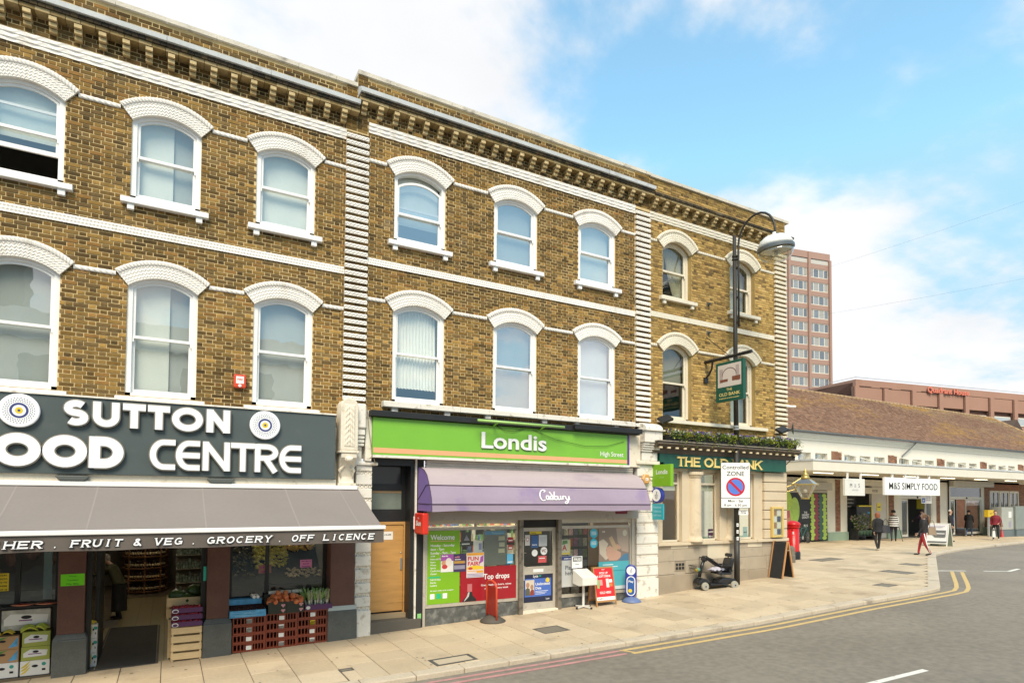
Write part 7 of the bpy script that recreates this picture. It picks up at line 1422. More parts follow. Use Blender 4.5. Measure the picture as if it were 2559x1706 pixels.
dv = Vector((.84, -.5426, 0)); nv = Vector((-.5426, -.84, 0)); cc = Vector((px_, py_, 0)) + nv * .17 + dv * -.08; W_, z0p, z1p = .86, 2.50, 3.86
T = thing('zone_sign', 'white Controlled Zone parking plate with red and blue no waiting roundel', 'sign', (cc.x, cc.y, z0p))
def on(a, z_, e=0.0): p = cc + dv * a + nv * e; return (p.x, p.y, z_)
def plate(a0, a1, b0, b1, e, m_, nm, th=.004): mb = MB(); mb.hexa([on(a0, b0, e), on(a1, b0, e), on(a1, b0, e - th), on(a0, b0, e - th), on(a0, b1, e), on(a1, b1, e), on(a1, b1, e - th), on(a0, b1, e - th)]); mb.build(nm, m_, T)
plate(-W_ / 2, W_ / 2, z0p, z1p, 0, WT, 'plate', .006); plate(-W_ / 2 + .01, W_ / 2 - .01, z0p + .29, z0p + .305, .0025, ink, 'rule', .002)
for a0, a1, b0, b1 in ((-W_ / 2, W_ / 2, z1p - .012, z1p), (-W_ / 2, W_ / 2, z0p, z0p + .012), (-W_ / 2, -W_ / 2 + .012, z0p, z1p), (W_ / 2 - .012, W_ / 2, z0p, z1p)): plate(a0, a1, b0, b1, .002, ink, 'border', .001)
for s_, z_, h, w_ in (('Controlled', 3.66, .155, .76), ('ZONE', 3.46, .185, .52), ('Mon - Sat', 2.68, .105, .44), ('8 am - 6.30 pm', 2.555, .10, .66)): mb = MB(); p = on(0, z_, .003); mb.text(s_, p, h, right=dv, up=(0, 0, 1), bold=.008, width=w_, ext=0); mb.build('lettering', ink, T)
def rdisc(r, e, m_, nm): mb = MB(); mb.add([on(r * math.cos(R(a)), 3.13 + r * math.sin(R(a)), e) for a in range(0, 360, 10)], [tuple(range(36))]); mb.build(nm, m_, T)
rdisc(.275, .003, C('sign_red', (.52, .02, .035), .35), 'roundel_ring'); rdisc(.222, .004, C('sign_blue', (.10, .20, .62), .35), 'roundel'); mb = MB(); q = [(-.19, .15), (-.15, .19), (.19, -.15), (.15, -.19)]; mb.add([on(a, 3.13 + b, .005) for a, b in ((-.185, .135), (.135, -.185), (.185, -.135), (-.135, .185))], [(0, 1, 2, 3)]); mb.build('slash', C('sign_red', (0, 0, 0)), T)
for z_ in (2.65, 3.6): mb = MB(); mb.bar(on(.02, z_, -.01), on(.09, z_, -.15), .05, .03); mb.build('clip', M['steel'], T)
T = thing('time_plate', 'small white restriction plate below the zone sign on the column', 'sign', (px_ + .15, py_ - .15, 2.3)); cc = Vector((px_, py_, 0)) + nv * .09 + dv * .17; plate(-.14, .14, 2.30, 2.44, 0, WT, 'plate')
for k, s_ in enumerate(('~~~~~~', '~~~~~~~')): mb = MB(); mb.text(s_, on(0, 2.385 - .05 * k, .003), .045, right=dv, bold=.005, ext=0); mb.build('lettering', ink, T)
mb = MB(); mb.bar(on(-.1, 2.37, -.01), on(-.15, 2.37, -.08), .03, .03); mb.build('clip', M['steel'], T)
for z_, lb in ((1.95, 'square white sticker high on the lamp column'), (1.55, 'white sticker halfway down the lamp column'), (1.75, 'smaller white sticker between the other two on the lamp column')):
 cc = Vector((px_, py_, 0)) + nv * .0865; T = thing('sticker', lb, 'sticker', (px_, py_ - .09, z_)); plate(-.03, .03, z_, z_ + .1, 0, WT, 'sheet', .003); plate(-.02, .02, z_ + .03, z_ + .06, .001, C('poster_grey', (0, 0, 0)), 'print', .001)
# ---- mobility scooter (front to the left)
T = thing('mobility_scooter', 'black mobility scooter parked by the lamp column, silver bag on its deck', 'scooter', (13.43, 12.56, zg(13.5)), R(-11), world=False)
bk = C('scooter_black', (.02, .021, .024), .25, var=.1); gt = C('grey_tyre', (.36, .34, .27), .8); sil = C('scooter_silver', (.42, .42, .41), .3, metal=.4)
def P_(pts, w_, m_, nm, y=0, bev=.015, ang=None): mb = MB(); mb.prism([(x, y - w_ / 2, z_) for x, z_ in pts], (0, w_, 0)); return mb.build(nm, m_, T, bevel=bev)
P_([(-.20, .20), (-.14, .29), (-.02, .34), (.10, .31), (.18, .24), (.20, .18), (-.14, .16)], .30, bk, 'front_fairing', .19, .03)
P_([(.18, .13), (.78, .13), (.80, .18), (.2, .18)], .40, bk, 'foot_deck', .19)
P_([(.46, .18), (.54, .29), (.66, .33), (.86, .33), (1.04, .29), (1.10, .22), (1.04, .15), (.74, .14)], .36, bk, 'rear_fairing', .19, .04)
P_([(.45, .44), (.90, .42), (.92, .48), (.46, .50)], .42, bk, 'seat', .19, .025)
P_([(.84, .46), (.92, .46), (1.02, .84), (1.00, .90), (.92, .88), (.86, .70)], .38, bk, 'backrest', .19, .03); mb = MB(); mb.tube([(.93, .19, .86), (.94, .19, .92)], .02, 8); mb.build('headrest_post', M['black'], T); P_([(.90, .92), (1.0, .93), (1.0, 1.03), (.91, 1.02)], .26, bk, 'headrest', .19, .03)
mb = MB(); mb.tube([(.72, .19, .36), (.72, .19, .44)], .035, 10); mb.build('seat_post', sil, T)
for y in (-.04, .42): P_([(.56, .68), (.88, .66), (.89, .70), (.57, .73)], .05, bk, 'armrest', y, .01)
for y in (-.04, .42): mb = MB(); mb.tube([(.86, y, .68), (.90, .19 if False else y, .52)], .014, 6); mb.build('armrest_strut', M['black'], T)
mb = MB(); mb.tube([(-.06, .19, .36), (.0, .19, .62), (.10, .19, .86)], [.05, .045, .05], 10); mb.build('tiller', bk, T, smooth=True); P_([(.04, .84), (.12, .80), (.20, .90), (.16, .97), (.08, .95)], .2, bk, 'dash', .19, .02)
for s_ in (-1, 1): mb = MB(); mb.tube([(.12, .19 + .08 * s_, .90), (.10, .19 + .2 * s_, .91), (.17, .19 + .3 * s_, .89)], .016, 8); mb.build('handlebar', M['blackmatt'], T); 
mb = MB(); mb.tube([(.04, -.06, .93), (.0, -.12, .97)], .008, 6); mb.build('mirror_stalk', M['black'], T)
def wheel(cx, cy, r, w_, nm='wheel'):
 mb = MB(); mb.lathe([(r * .55, -w_ / 2), (r * .9, -w_ / 2), (r, -w_ / 4), (r, w_ / 4), (r * .9, w_ / 2), (r * .55, w_ / 2)], (cx, cy, r), 22, 'Y'); h = mb.build(nm, gt, T, angle=35); mb = MB(); mb.lathe([(r * .5, -w_ / 2 - .004), (r * .56, w_ / 2 + .004)], (cx, cy, r), 16, 'Y'); mb.build('rim', sil, h); mb = MB(); mb.lathe([(r * .18, -w_ / 2 - .012), (r * .22, w_ / 2 + .012)], (cx, cy, r), 12, 'Y'); mb.build('hub', M['black'], h)
wheel(0, -.0, .115, .075); wheel(0, .38, .115, .075); wheel(.98, -.03, .12, .085); wheel(.98, .41, .12, .085)
mb = MB(); mb.hexa([(-.24, .05, .50), (-.06, .05, .48), (-.06, .33, .48), (-.24, .33, .50), (-.30, .02, .70), (-.03, .02, .70), (-.03, .36, .70), (-.30, .36, .70)]); 
wires = MB()
for k in range(7):
 t_ = k / 6; 
 for y in (.02, .36): wires.tube([(-.24 + .18 * t_, .05 + (y - .02) * .82, .49), (-.30 + .27 * t_, y, .70)], .004, 4)
 wires.tube([(-.24, .05 + .28 * t_, .50), (-.30, .02 + .34 * t_, .70)], .004, 4)
for z_, g_ in ((.70, 0), (.6, .5), (.5, 1)): wires.tube([(-.30 + .06 * g_, .02 + .03 * g_, z_), (-.03 - .03 * g_, .02 + .03 * g_, z_), (-.03 - .03 * g_, .36 - .03 * g_, z_), (-.30 + .06 * g_, .36 - .03 * g_, z_), (-.30 + .06 * g_, .02 + .03 * g_, z_)], .005, 4)
tag(wires.build('front_basket', M['black'], T), kind='stuff')
for x, y, z_, r, c, lb in ((-.2, .12, .57, .06, (.65, .5, .05), 'yellow packet in the scooter basket'), (-.09, .2, .57, .065, (.15, .45, .40), 'teal bundle in the scooter basket')):
 q = Matrix.Translation(T.location) @ Matrix.Rotation(R(-11), 4, 'Z') @ Vector((x, y, z_ + zg(13.5) * 0)); mb = MB(); mb.ball(q, r, 10, 8, sz=.8); single(mb, 'basket_item', C('item_%d' % int(r * 1000), c, .5, var=.3, vs=20), lb, 'bag', smooth=True)
mx_ = Matrix.Translation(T.location) @ Matrix.Rotation(R(-11), 4, 'Z'); mb = MB(); mb.grid(lambda u, v: mx_ @ Vector((.28 + .50 * u + .02 * math.sin(9 * v), .06 + .27 * v, .55 + .11 * math.sin(math.pi * u) * math.sin(math.pi * v) + .018 * math.sin(23 * u + 7 * v))), 20, 14); b0 = len(mb.v); mb.grid(lambda u, v: mx_ @ Vector((.28 + .50 * u + .02 * math.sin(9 * v), .06 + .27 * v, .545 - .05 * math.sin(math.pi * u) * math.sin(math.pi * v))), 20, 14); single(mb, 'silver_bag', C('silver_cloth', (.42, .40, .46), .45, var=.15, vs=12), 'crumpled silver-lilac bag lying across the scooter seat', 'bag', smooth=True)
mb = MB(); mb.grid(lambda u, v: mx_ @ Vector((.16 + .66 * u, .10 + .16 * v, .92 - .40 * u ** 1.3 + .05 * math.sin(math.pi * v) + .012 * math.sin(19 * u + 5 * v) - .08 * (u * (1 - u)))), 20, 8); mb.grid(lambda u, v: mx_ @ Vector((.16 + .66 * u, .10 + .16 * v, .90 - .42 * u ** 1.3 - .05 * math.sin(math.pi * v) - .10 * (u * (1 - u)))), 20, 8); single(mb, 'black_cover', C('black_cloth', (.022, .022, .024), .6), 'black cover draped from the scooter handlebars to its seat', 'cover', smooth=True)
# ---- chalkboard A-frame at the pub corner
T = thing('chalkboard', 'black wooden-framed A-board standing open at the pub corner', 'A-board', (16.85, 12.6, zg(16.85))); zz = zg(16.85); ow = C('orange_wood', (.50, .25, .10), .5)
for x0, x1 in ((16.58, 16.83), (17.12, 16.87)):
 s_ = 1 if x1 > x0 else -1; mb = MB(); mb.hexa([(x0, 12.42, zz), (x0 + .02, 12.42, zz), (x0 + .02, 12.86, zz), (x0, 12.86, zz), (x1, 12.42, zz + 1.12), (x1 + .02, 12.42, zz + 1.12), (x1 + .02, 12.86, zz + 1.12), (x1, 12.86, zz + 1.12)]); mb.build('board', M['blackmatt'], T)
 for y in (12.385, 12.862): mb = MB(); mb.hexa([(x0 - .01, y, zz), (x0 + .035, y, zz), (x0 + .035, y + .033, zz), (x0 - .01, y + .033, zz), (x1 - .01, y, zz + 1.14), (x1 + .035, y, zz + 1.14), (x1 + .035, y + .033, zz + 1.14), (x1 - .01, y + .033, zz + 1.14)]); mb.build('frame_leg', ow, T)
mb = MB(); mb.tube([(16.77, 12.40, zz + .86), (16.93, 12.40, zz + .86)], .006, 5); mb.build('stay', M['upvc'], T)
# ---- post box and bollard
T = thing('post_box', 'red pillar post box beyond the pub corner', 'post box', (21.43, 15.54, zg(21.4))); zz = zg(21.4); rp_ = C('post_red', (.50, .012, .012), .3)
mb = MB(); mb.lathe([(.255, .30), (.235, .34), (.235, 1.22)], (21.43, 15.54, zz), 24); mb.build('drum', rp_, T, smooth=True); mb = MB(); mb.lathe([(.25, 1.22), (.27, 1.24), (.27, 1.29), (.25, 1.31), (.29, 1.33), (.29, 1.38), (.25, 1.43), (.12, 1.49), (.001, 1.51)], (21.43, 15.54, zz), 24); mb.build('cap', rp_, T, angle=40); mb = MB(); mb.lathe([(.275, -.02), (.275, .27), (.255, .30)], (21.43, 15.54, zz), 24); mb.build('base', M['black'], T, angle=40); mb = MB(); mb.box(21.22, 21.26, 15.40, 15.62, zz + 1.12, zz + 1.17); mb.build('slot', M['black'], T); mb = MB(); mb.box(21.235, 21.26, 15.36, 15.44, zz + .98, zz + 1.08); mb.build('collection_plate', WT, T)
mb = MB(); zz = zg(20.34); mb.lathe([(.21, 0), (.21, .28), (.19, .30), (.20, .33), (.20, .50), (.17, .58), (.08, .62), (.001, .63)], (20.34, 14.89, zz), 8); single(mb, 'stone_bollard', C('bollard_stone', (.17, .15, .115), .9, var=.3, vs=7, bump=.6, bs=40), 'squat weathered stone bollard against the post box', 'bollard', bevel=.012)
# ---- store front pavement items
zz = zg(6.5); T = thing('swing_sign', 'orange-red metal swing sign on a dark rubber base before the red panel', 'sign', (6.62, 12.55, zz)); oz = C('sign_orange', (.58, .075, .03), .4)
mb = MB(); mb.lathe([(.30, 0), (.30, .03), (.16, .12), (.08, .15), (.001, .15)], (6.62, 12.62, zz), 24, sy=1.0); mb.build('base', C('rubber_base', (.085, .075, .06), .7), T, smooth=True)
mb = MB(); mb.tube([(6.60, 12.40, zz + .02), (6.595, 12.40, zz + .80), (6.59, 12.44, zz + .90), (6.57, 12.55, zz + .95), (6.56, 12.70, zz + .94), (6.56, 12.80, zz + .88), (6.56, 12.82, zz + .78), (6.57, 12.82, zz + .12)], .024, 8); mb.build('frame', oz, T, smooth=True); mb = MB(); mb.box(6.572, 6.588, 12.43, 12.80, zz + .16, zz + .82); mb.build('panel', C('sign_maroon', (.30, .03, .02), .4), T)
zz = zg(9.25); T = thing('leaflet_stand', 'white plastic dispenser on a cross-footed pole marked FREE', 'dispenser', (9.27, 12.70, zz)); wp = C('ivory_plastic', (.70, .68, .62), .35)
mb = MB(); mb.tube([(9.27, 12.72, zz + .06), (9.27, 12.72, zz + .64)], .032, 10); mb.build('pole', wp, T)
for a in (15, 105, 195, 285): mb = MB(); d_ = Vector((math.cos(R(a)), math.sin(R(a)), 0)); mb.bar(Vector((9.27, 12.72, zz + .05)), Vector((9.27, 12.72, zz + .03)) + d_ * .24, .04, .03); mb.build('foot', wp, T); mb = MB(); mb.bar(Vector((9.27, 12.72, zz + .025)) + d_ * .24, Vector((9.27, 12.72, zz + .025)) + d_ * .275, .045, .045); mb.build('foot_cap', M['black'], T)
bx = MB(); bx.prism([(9.03, 12.86, .98), (9.03, 12.46, .80), (9.03, 12.46, .60), (9.03, 12.60, .58), (9.03, 12.86, .62)][::-1], (.46, 0, 0)); bx.v = [(x + (.03 if y < 12.5 else 0), y, z_ + zz) for x, y, z_ in bx.v]; bx.build('bin', wp, T, bevel=.012)
mb = MB(); mb.box(9.02, 9.34, 12.865, 12.885, zz + 1.0, zz + 1.30); hd = mb.build('header_card', WT, T); mb = MB(); mb.box(9.05, 9.31, 12.861, 12.8645, zz + 1.17, zz + 1.28); mb.build('header_band', ink, T); mb = MB(); mb.text('FREE', (9.18, 12.860, zz + 1.185), .10, bold=.03, width=.22, ext=.0005); mb.build('lettering', WT, T); mb = MB(); mb.text('~~~~~~~~', (9.18, 12.8635, zz + 1.09), .03, ext=.0005); mb.build('lettering', ink, T)
zz = zg(9.95); T = thing('sandwich_board', 'red soft drink A-board in a wooden frame beside the leaflet stand', 'A-board', (9.95, 12.8, zz)); wo = C('board_oak', (.42, .22, .08), .5)
def afr(x0, x1, yb, yt, zt_, nm, m_):
 for x in (x0 - .03, x1): mb = MB(); mb.hexa([(x, yb, zz), (x + .03, yb, zz), (x + .03, yb + .03, zz), (x, yb + .03, zz), (x - .05 * 0, yt, zz + zt_), (x + .03, yt, zz + zt_), (x + .03, yt + .03, zz + zt_), (x, yt + .03, zz + zt_)]); mb.build('frame_leg', wo, T)
 for h0, h1 in ((.10, .14), (zt_ - .03, zt_)): 
  y0_, y1_ = yb + (yt - yb) * h0 / zt_, yb + (yt - yb) * h1 / zt_; mb = MB(); mb.hexa([(x0, y0_, zz + h0), (x1, y0_, zz + h0), (x1, y0_ + .03, zz + h0), (x0, y0_ + .03, zz + h0), (x0, y1_, zz + h1), (x1, y1_, zz + h1), (x1, y1_ + .03, zz + h1), (x0, y1_ + .03, zz + h1)]); mb.build('frame_rail', wo, T)
 f_ = lambda h: yb + (yt - yb) * h / zt_; mb = MB(); mb.hexa([(x0, f_(.141) + .005, zz + .141), (x1, f_(.141) + .005, zz + .141), (x1, f_(.141) + .02, zz + .141), (x0, f_(.141) + .02, zz + .141), (x0, f_(zt_ - .031) + .005, zz + zt_ - .031), (x1, f_(zt_ - .031) + .005, zz + zt_ - .031), (x1, f_(zt_ - .031) + .02, zz + zt_ - .031), (x0, f_(zt_ - .031) + .02, zz + zt_ - .031)]); mb.build(nm, m_, T); return f_
fb = afr(9.63, 10.22, 12.98, 12.80, .98, 'back_panel', C('board_pink', (.45, .30, .26), .5)); ff = afr(9.63, 10.22, 12.58, 12.77, .98, 'poster_panel', C('cola_red', (.62, .02, .025), .35))
def bt_(s_, h, sz, w_, m_=WT): mb = MB(); mb.text(s_, (9.925, 0, 0), sz, bold=.02, width=w_, ext=0); mb.v = [(x, ff(h + z_) + .002, zz + h + z_) for x, y, z_ in mb.v]; mb.build('lettering', m_, T)
def bp_(x0, x1, h0, h1, m_, nm='print'): mb = MB(); mb.add([(x0, ff(h0) + .0025, zz + h0), (x1, ff(h0) + .0025, zz + h0), (x1, ff(h1) + .0025, zz + h1), (x0, ff(h1) + .0025, zz + h1)], [(0, 1, 2, 3)]); mb.build(nm, m_, T)
bt_('PICK UP', .80, .075, .27); bt_('A SOFT DRINK', .72, .075, .45); bt_('SOLD HERE!', .31, .08, .36); bp_(9.63, 10.22, .145, .23, WT); bp_(9.68, 9.75, .45, .66, C('can_green', (.2, .5, .15), .4)); bp_(9.76, 9.86, .52, .66, C('can_pink', (.6, .3, .28), .4)); bp_(9.98, 10.07, .46, .68, C('can_white', (.7, .66, .62), .4)); bp_(10.08, 10.18, .58, .66, WT); bp_(10.08, 10.18, .48, .56, C('can_orange', (.7, .2, .05), .4)); bt_('~~~', .905, .035, .09)
for k in range(4): bp_(9.66 + .05 * k, 9.69 + .05 * k, .165, .21, (C('poster_purple', (0, 0, 0)), ink, C('poster_rose', (0, 0, 0)), C('poster_grey', (0, 0, 0)))[k])
zz = zg(10.75); T = thing('lottery_sign', 'blue pillar-shaped lottery sign on a domed base by the white pilaster', 'sign', (10.78, 12.62, zz)); mb = MB(); mb.lathe([(.26, 0), (.26, .02), (.18, .09), (.07, .14), (.001, .145)], (10.82, 12.68, zz), 24); mb.build('base', C('base_blue', (.12, .17, .33), .5), T, smooth=True)
rq_ = Matrix.Translation((10.80, 12.68, zz)) @ Matrix.Rotation(R(-42), 4, 'Z'); pts = [(.15 * math.cos(R(a)), .84 + .15 * math.sin(R(a))) for a in range(0, 181, 15)] + [(-.15 * math.cos(R(a)), .27 - .15 * math.sin(R(a))) for a in range(0, 181, 15)]
mb = MB(); mb.pxz(pts, -.05, .05); mb.xf(rq_); mb.build('body', roy, T, bevel=.02); mb = MB(); mb.disc((0, .83), .115, .115, -.0525); mb.xf(rq_); mb.build('face', WT, T)
hand_mark(T, lambda a, b: rq_ @ Vector((a * .07, -.0535, .83 + b * .08)), roy)
def cap(r, z0_, z1_, y, m_, nm): mb = MB(); p = [(r * math.cos(R(a)), z1_ + r * math.sin(R(a))) for a in range(0, 181, 15)] + [(-r * math.cos(R(a)), z0_ - r * math.sin(R(a))) for a in range(0, 181, 15)]; mb.add([(x, y, z_) for x, z_ in p], [tuple(range(len(p)))]); mb.xf(rq_); mb.build(nm, m_, T)
cap(.115, .28, .57, -.0525, WT, 'slot_rim'); cap(.092, .28, .57, -.0535, C('lottery_panel', (.03, .10, .32), .35), 'slot'); mb = MB(); mb.text('Play', (0, -.0545, .52), .075, bold=.02, width=.13, ext=0); mb.xf(rq_); mb.build('lettering', WT, T); mb = MB(); mb.disc((-.02, .30), .05, .05, -.0545); mb.xf(rq_); mb.build('ball_print', sunny, T)
# ================================================================== station parade beyond the pub
W = 20.6; zs_ = .55
stn = thing('station_parade', 'low white parade with tiled roof, long canopy and food hall entrances', 'building', (40, W, zs_))
rw = C('parade_white', (.72, .67, .56), .6, var=.03, dirt=((.55, .5, .4), .3, 1.2, .62)); rc = C('parade_cream', (.70, .66, .55), .6); sage = C('sage_base', (.30, .40, .29), .6); rbk = C('parade_brick', (.26, .12, .07), .85, attr=False, var=.2, vs=3, fine=.2)
BP = [26.25, 31.73, 37.21, 42.68, 48.25, 53.8]; wins = []
for b0 in BP:
 for k in range(3): wins.append((b0 + 1.21 + 1.435 * k, b0 + 2.29 + 1.435 * k))
wins = [q for q in wins if q[0] > 22.5 and q[1] < 58]
mb = MB(); xs_ = [22.0]
edges = sorted(wins)
def wrect(a, b, c, d, y=W): mb.add([(a, y, c), (b, y, c), (b, y, d), (a, y, d)], [(0, 1, 2, 3)])
a = 22.0
for p, q in edges: wrect(a, p, 4.55, 5.30); a = q
wrect(a, 58.0, 4.55, 5.30); wrect(22, 58, 5.30, 6.1); wrect(22, 58, 3.95, 4.55)
for p, q in edges:
 for A, B in (((p, 4.55), (p, 5.3)), ((p, 5.3), (q, 5.3)), ((q, 5.3), (q, 4.55)), ((q, 4.55), (p, 4.55))): mb.add([(A[0], W, A[1]), (B[0], W, B[1]), (B[0], W + .3, B[1]), (A[0], W + .3, A[1])], [(0, 1, 2, 3)])
mb.build('upper_wall', rw, stn)
for p, q in edges:
 fr = MB(); y0 = W + .22
 for A, B, c, d in ((p, p + .06, 4.55, 5.3), (q - .06, q, 4.55, 5.3), (p + .06, q - .06, 4.55, 4.61), (p + .06, q - .06, 5.24, 5.3), ((p + q) / 2 - .025, (p + q) / 2 + .025, 4.61, 5.24)): fr.box(A, B, y0, y0 + .05, c, d)
 w_ = fr.build('clerestory_window', rw, stn); g_ = MB(); g_.box(p + .06, q - .06, y0 + .02, y0 + .026, 4.61, 5.24); g_.build('pane', M['glass'], w_); g_ = MB(); g_.box(p + .06, q - .06, y0 + .3, y0 + .31, 4.5, 5.3); g_.build('blind', C('parade_blind', (.30, .29, .22), .8), w_)
rb = random.Random(17); pan = [(.26, .125, .07), (.22, .10, .06), (.30, .15, .085), (.19, .085, .05), (.28, .12, .065)]
def brick_panel(x0, x1, z0, z1, y, par, nm='brick_panel'):
 b_ = MB(); b_.box(x0, x1, y - .012, y + .1, z0, z1); pn = b_.build(nm, C('parade_mortar', (.42, .36, .28), .9), par); b_ = MB(); z_ = z0 + .005; k = 0
 while z_ + .065 <= z1 + .001:
  x = x0 + .005 - (.11 if k % 2 else 0)
  while x < x1 - .01:
   c0, c1 = max(x, x0 + .004), min(x + .215, x1 - .004)
   if c1 - c0 > .03: b_.col = jit(rb.choice(pan), rb, .8, 1.15); b_.box(c0, c1, y - .022, y - .011, z_, z_ + .062)
   x += .225
  z_ += .075; k += 1
 tag(b_.build('bricks', M['brick'], pn), kind='stuff'); return pn
for b0 in BP: brick_panel(b0, b0 + .93, 4.55, 5.47, W - .012, stn)
for z0, z1, o_ in ((5.98, 6.10, .08), (6.10, 6.20, .16), (6.20, 6.30, .26)): mb = MB(); mb.box(22, 58 + o_, W - o_, W + .2, z0, z1); mb.build('cornice', rw, stn)
mb = MB(); mb.tube([(22, W - .36, 6.37), (58.3, W - .36, 6.37)], .075, 10); mb.build('gutter', C('gutter_grey', (.12, .13, .13), .5), stn, smooth=True)
for x in (38.6, 57.2): mb = MB(); mb.tube([(x + 1.05, W - .36, 6.32), (x + 1.0, W - .3, 6.2), (x, W - .08, 5.45), (x, W - .08, 4.6)], .04, 8); mb.build('downpipe', C('gutter_grey', (0, 0, 0)), stn, smooth=True)
RY0, RZ0, RY1, RZ1 = W - .42, 6.40, W + 4.0, 9.68; XR = 59.5; XE = 63.0
rm = MB(); rm.add([(20, RY0, RZ0 - .03), (XE, RY0, RZ0 - .03), (XR, RY1, RZ1 - .03), (20, RY1, RZ1 - .03), (XE, RY1 + 4.4, RZ0 - .03)], [(0, 1, 2, 3), (1, 4, 2)]); roof = rm.build('roof', C('roof_felt', (.12, .07, .05), .9), stn)
from mathutils import noise as mnoise
tm = MB(); sl = Vector((0, RY1 - RY0, RZ1 - RZ0)); SL = sl.length; sl.normalize(); nn = Vector((0, -sl.z, sl.y)); g_ = .135; rows = int(SL / g_); tw = .19
for r_ in range(rows):
 s0 = r_ * g_; xend = XE - (XE - XR) * (s0 / SL); x = 21.5 + (tw / 2 if r_ % 2 else 0)
 while x < xend - tw:
  base = Vector((x, RY0, RZ0)) + sl * s0; j = rb.uniform(0, .012); e = Vector((tw - .008, 0, 0)); top = base + sl * (g_ + .05); lift = nn * (.026 + j)
  n_ = mnoise.noise(Vector((x * .16 - .02 * r_, r_ * .045, 3.1))) + .35 * mnoise.noise(Vector((x * .9, r_ * .3, 1))); c = Vector(rb.choice(((.24, .135, .085), (.28, .16, .10), (.21, .12, .08), (.31, .19, .12), (.26, .155, .105))))
  lich = max(0, min(1, (n_ + (x - 43) * .02 + (r_ / rows - .6) * .6) * 1.6)); lo = Vector((.50, .30, .07)) if n_ > .12 else Vector((.44, .33, .17)); c = c.lerp(lo, lich * rb.uniform(.35, .9)); tm.col = tuple(c * rb.uniform(.85, 1.15))
  p = [base + lift, base + e + lift, top + e + nn * .004, top + nn * .004]; tm.add(p + [base, base + e], [(0, 1, 2, 3), (4, 5, 1, 0)]); x += tw
tag(tm.build('roof_tiles', M['brick'], roof), kind='stuff')
rt_ = MB(); rt_.tube([(0, 0, 0), (.44, 0, 0)], .11, 10); rme = rt_.mesh('ridge_tile', C('ridge_clay', (.36, .24, .13), .85, var=.2), smooth=True)
for k in range(86): o_ = bpy.data.objects.new('ridge_tile', rme); COL.objects.link(o_); o_.parent = roof; o_.location = Vector((21.6 + .45 * k - .3, RY1, RZ1 + .0)) - org_of(stn)
hp = Vector((XE, RY0, RZ0)) - Vector((XR, RY1, RZ1)); nh = int(hp.length / .45)
for k in range(nh): o_ = bpy.data.objects.new('ridge_tile', rme); COL.objects.link(o_); o_.parent = roof; o_.location = Vector((XR, RY1, RZ1 + .02)) + hp * (k / nh) - org_of(stn); o_.rotation_euler = hp.to_track_quat('X', 'Z').to_euler()
mb = MB(); mb.box(21.8, 63, W + 8.2, W + 8.5, 0, 6.4); mb.build('rear_wall', rc, stn); mb = MB(); mb.box(58, 62.6, W - .0, W + .2, .2, 6.35); mb.build('end_wall', rw, stn)
CY, CX = 18.0, 26.34; mb = MB(); mb.box(CX, 63, CY, W - .001, 4.16, 4.62); cp = mb.build('canopy', rw, stn); mb = MB(); mb.box(CX - .03, 63, CY - .04, W - .002, 4.622, 4.70); mb.build('canopy_edging', M['lead'], cp)
for b0 in BP[1:]: mb = MB(); mb.tube([(b0 + .55, W - .05, 5.44), (b0 + 1.2, CY + .5, 4.70)], .025, 6); mb.build('tie_rod', rw, cp)
for k in range(9): x = 27.2 + 3.9 * k; mb = MB(); mb.box(x, x + 1.5, CY + .5, CY + .6, 4.09, 4.158); lt_ = mb.build('strip_light', M['upvc'], cp); mb = MB(); mb.box(x + .02, x + 1.48, CY + .51, CY + .59, 4.075, 4.089); mb.build('strip_tube', C('lit_strip', (1, .85, .55), .5, emit=3.0), lt_)
def gp(x0, x1, o_, z0, z1, m_, nm): mb = MB(); mb.box(x0, x1, W - o_, W + .3, z0, z1); return mb.build(nm, m_, stn, bevel=.01)
for x0, x1, br in ((31.35, 33.15, (32.05, 32.48)), (37.1, 38.5, (37.22, 37.75)), (42.2, 44.2, (42.55, 42.95)), (48.5, 49.45, None), (22, 27.8, None)):
 p = gp(x0, x1, .0, 1.0, 4.1, rc, 'parade_pilaster'); gp(x0 - .03, x1 + .03, .06, .3, 1.0, sage, 'parade_plinth')
 if br: brick_panel(br[0], br[1], 1.05, 3.9, W - .014, p)
brick_panel(48.75, 49.4, .9, 3.9, W - .014, stn); brick_panel(54.0, 58, .4, 4.0, W - .0, stn)
gp(27.8, 31.35, .0, 3.72, 4.1, rc, 'parade_lintel'); gp(33.15, 37.1, 0, 3.6, 4.1, rc, 'parade_lintel'); gp(38.5, 42.2, 0, 3.3, 4.1, rc, 'parade_lintel'); gp(44.2, 48.5, 0, 3.75, 4.1, rc, 'parade_lintel'); gp(49.45, 54, 0, 3.5, 4.1, rbk, 'parade_lintel')
gp(27.7, 31.4, .28, 3.30, 3.70, C('shutter_box_grey', (.48, .46, .40), .5), 'shutter_box'); gp(27.8, 31.35, .02, 3.15, 3.29, C('shutter_box_grey', (0, 0, 0)), 'shutter_rail')
T = thing('shop_hoarding', 'black window panel printed with apples, limes and melons beside the lantern', 'panel', (29.5, W, .55)); mb = MB(); mb.box(27.8, 31.3, W - .02, W + .05, .60, 3.14); mb.build('panel', C('hoarding_black', (.018, .018, .018), .35), T); yb = W - .0225
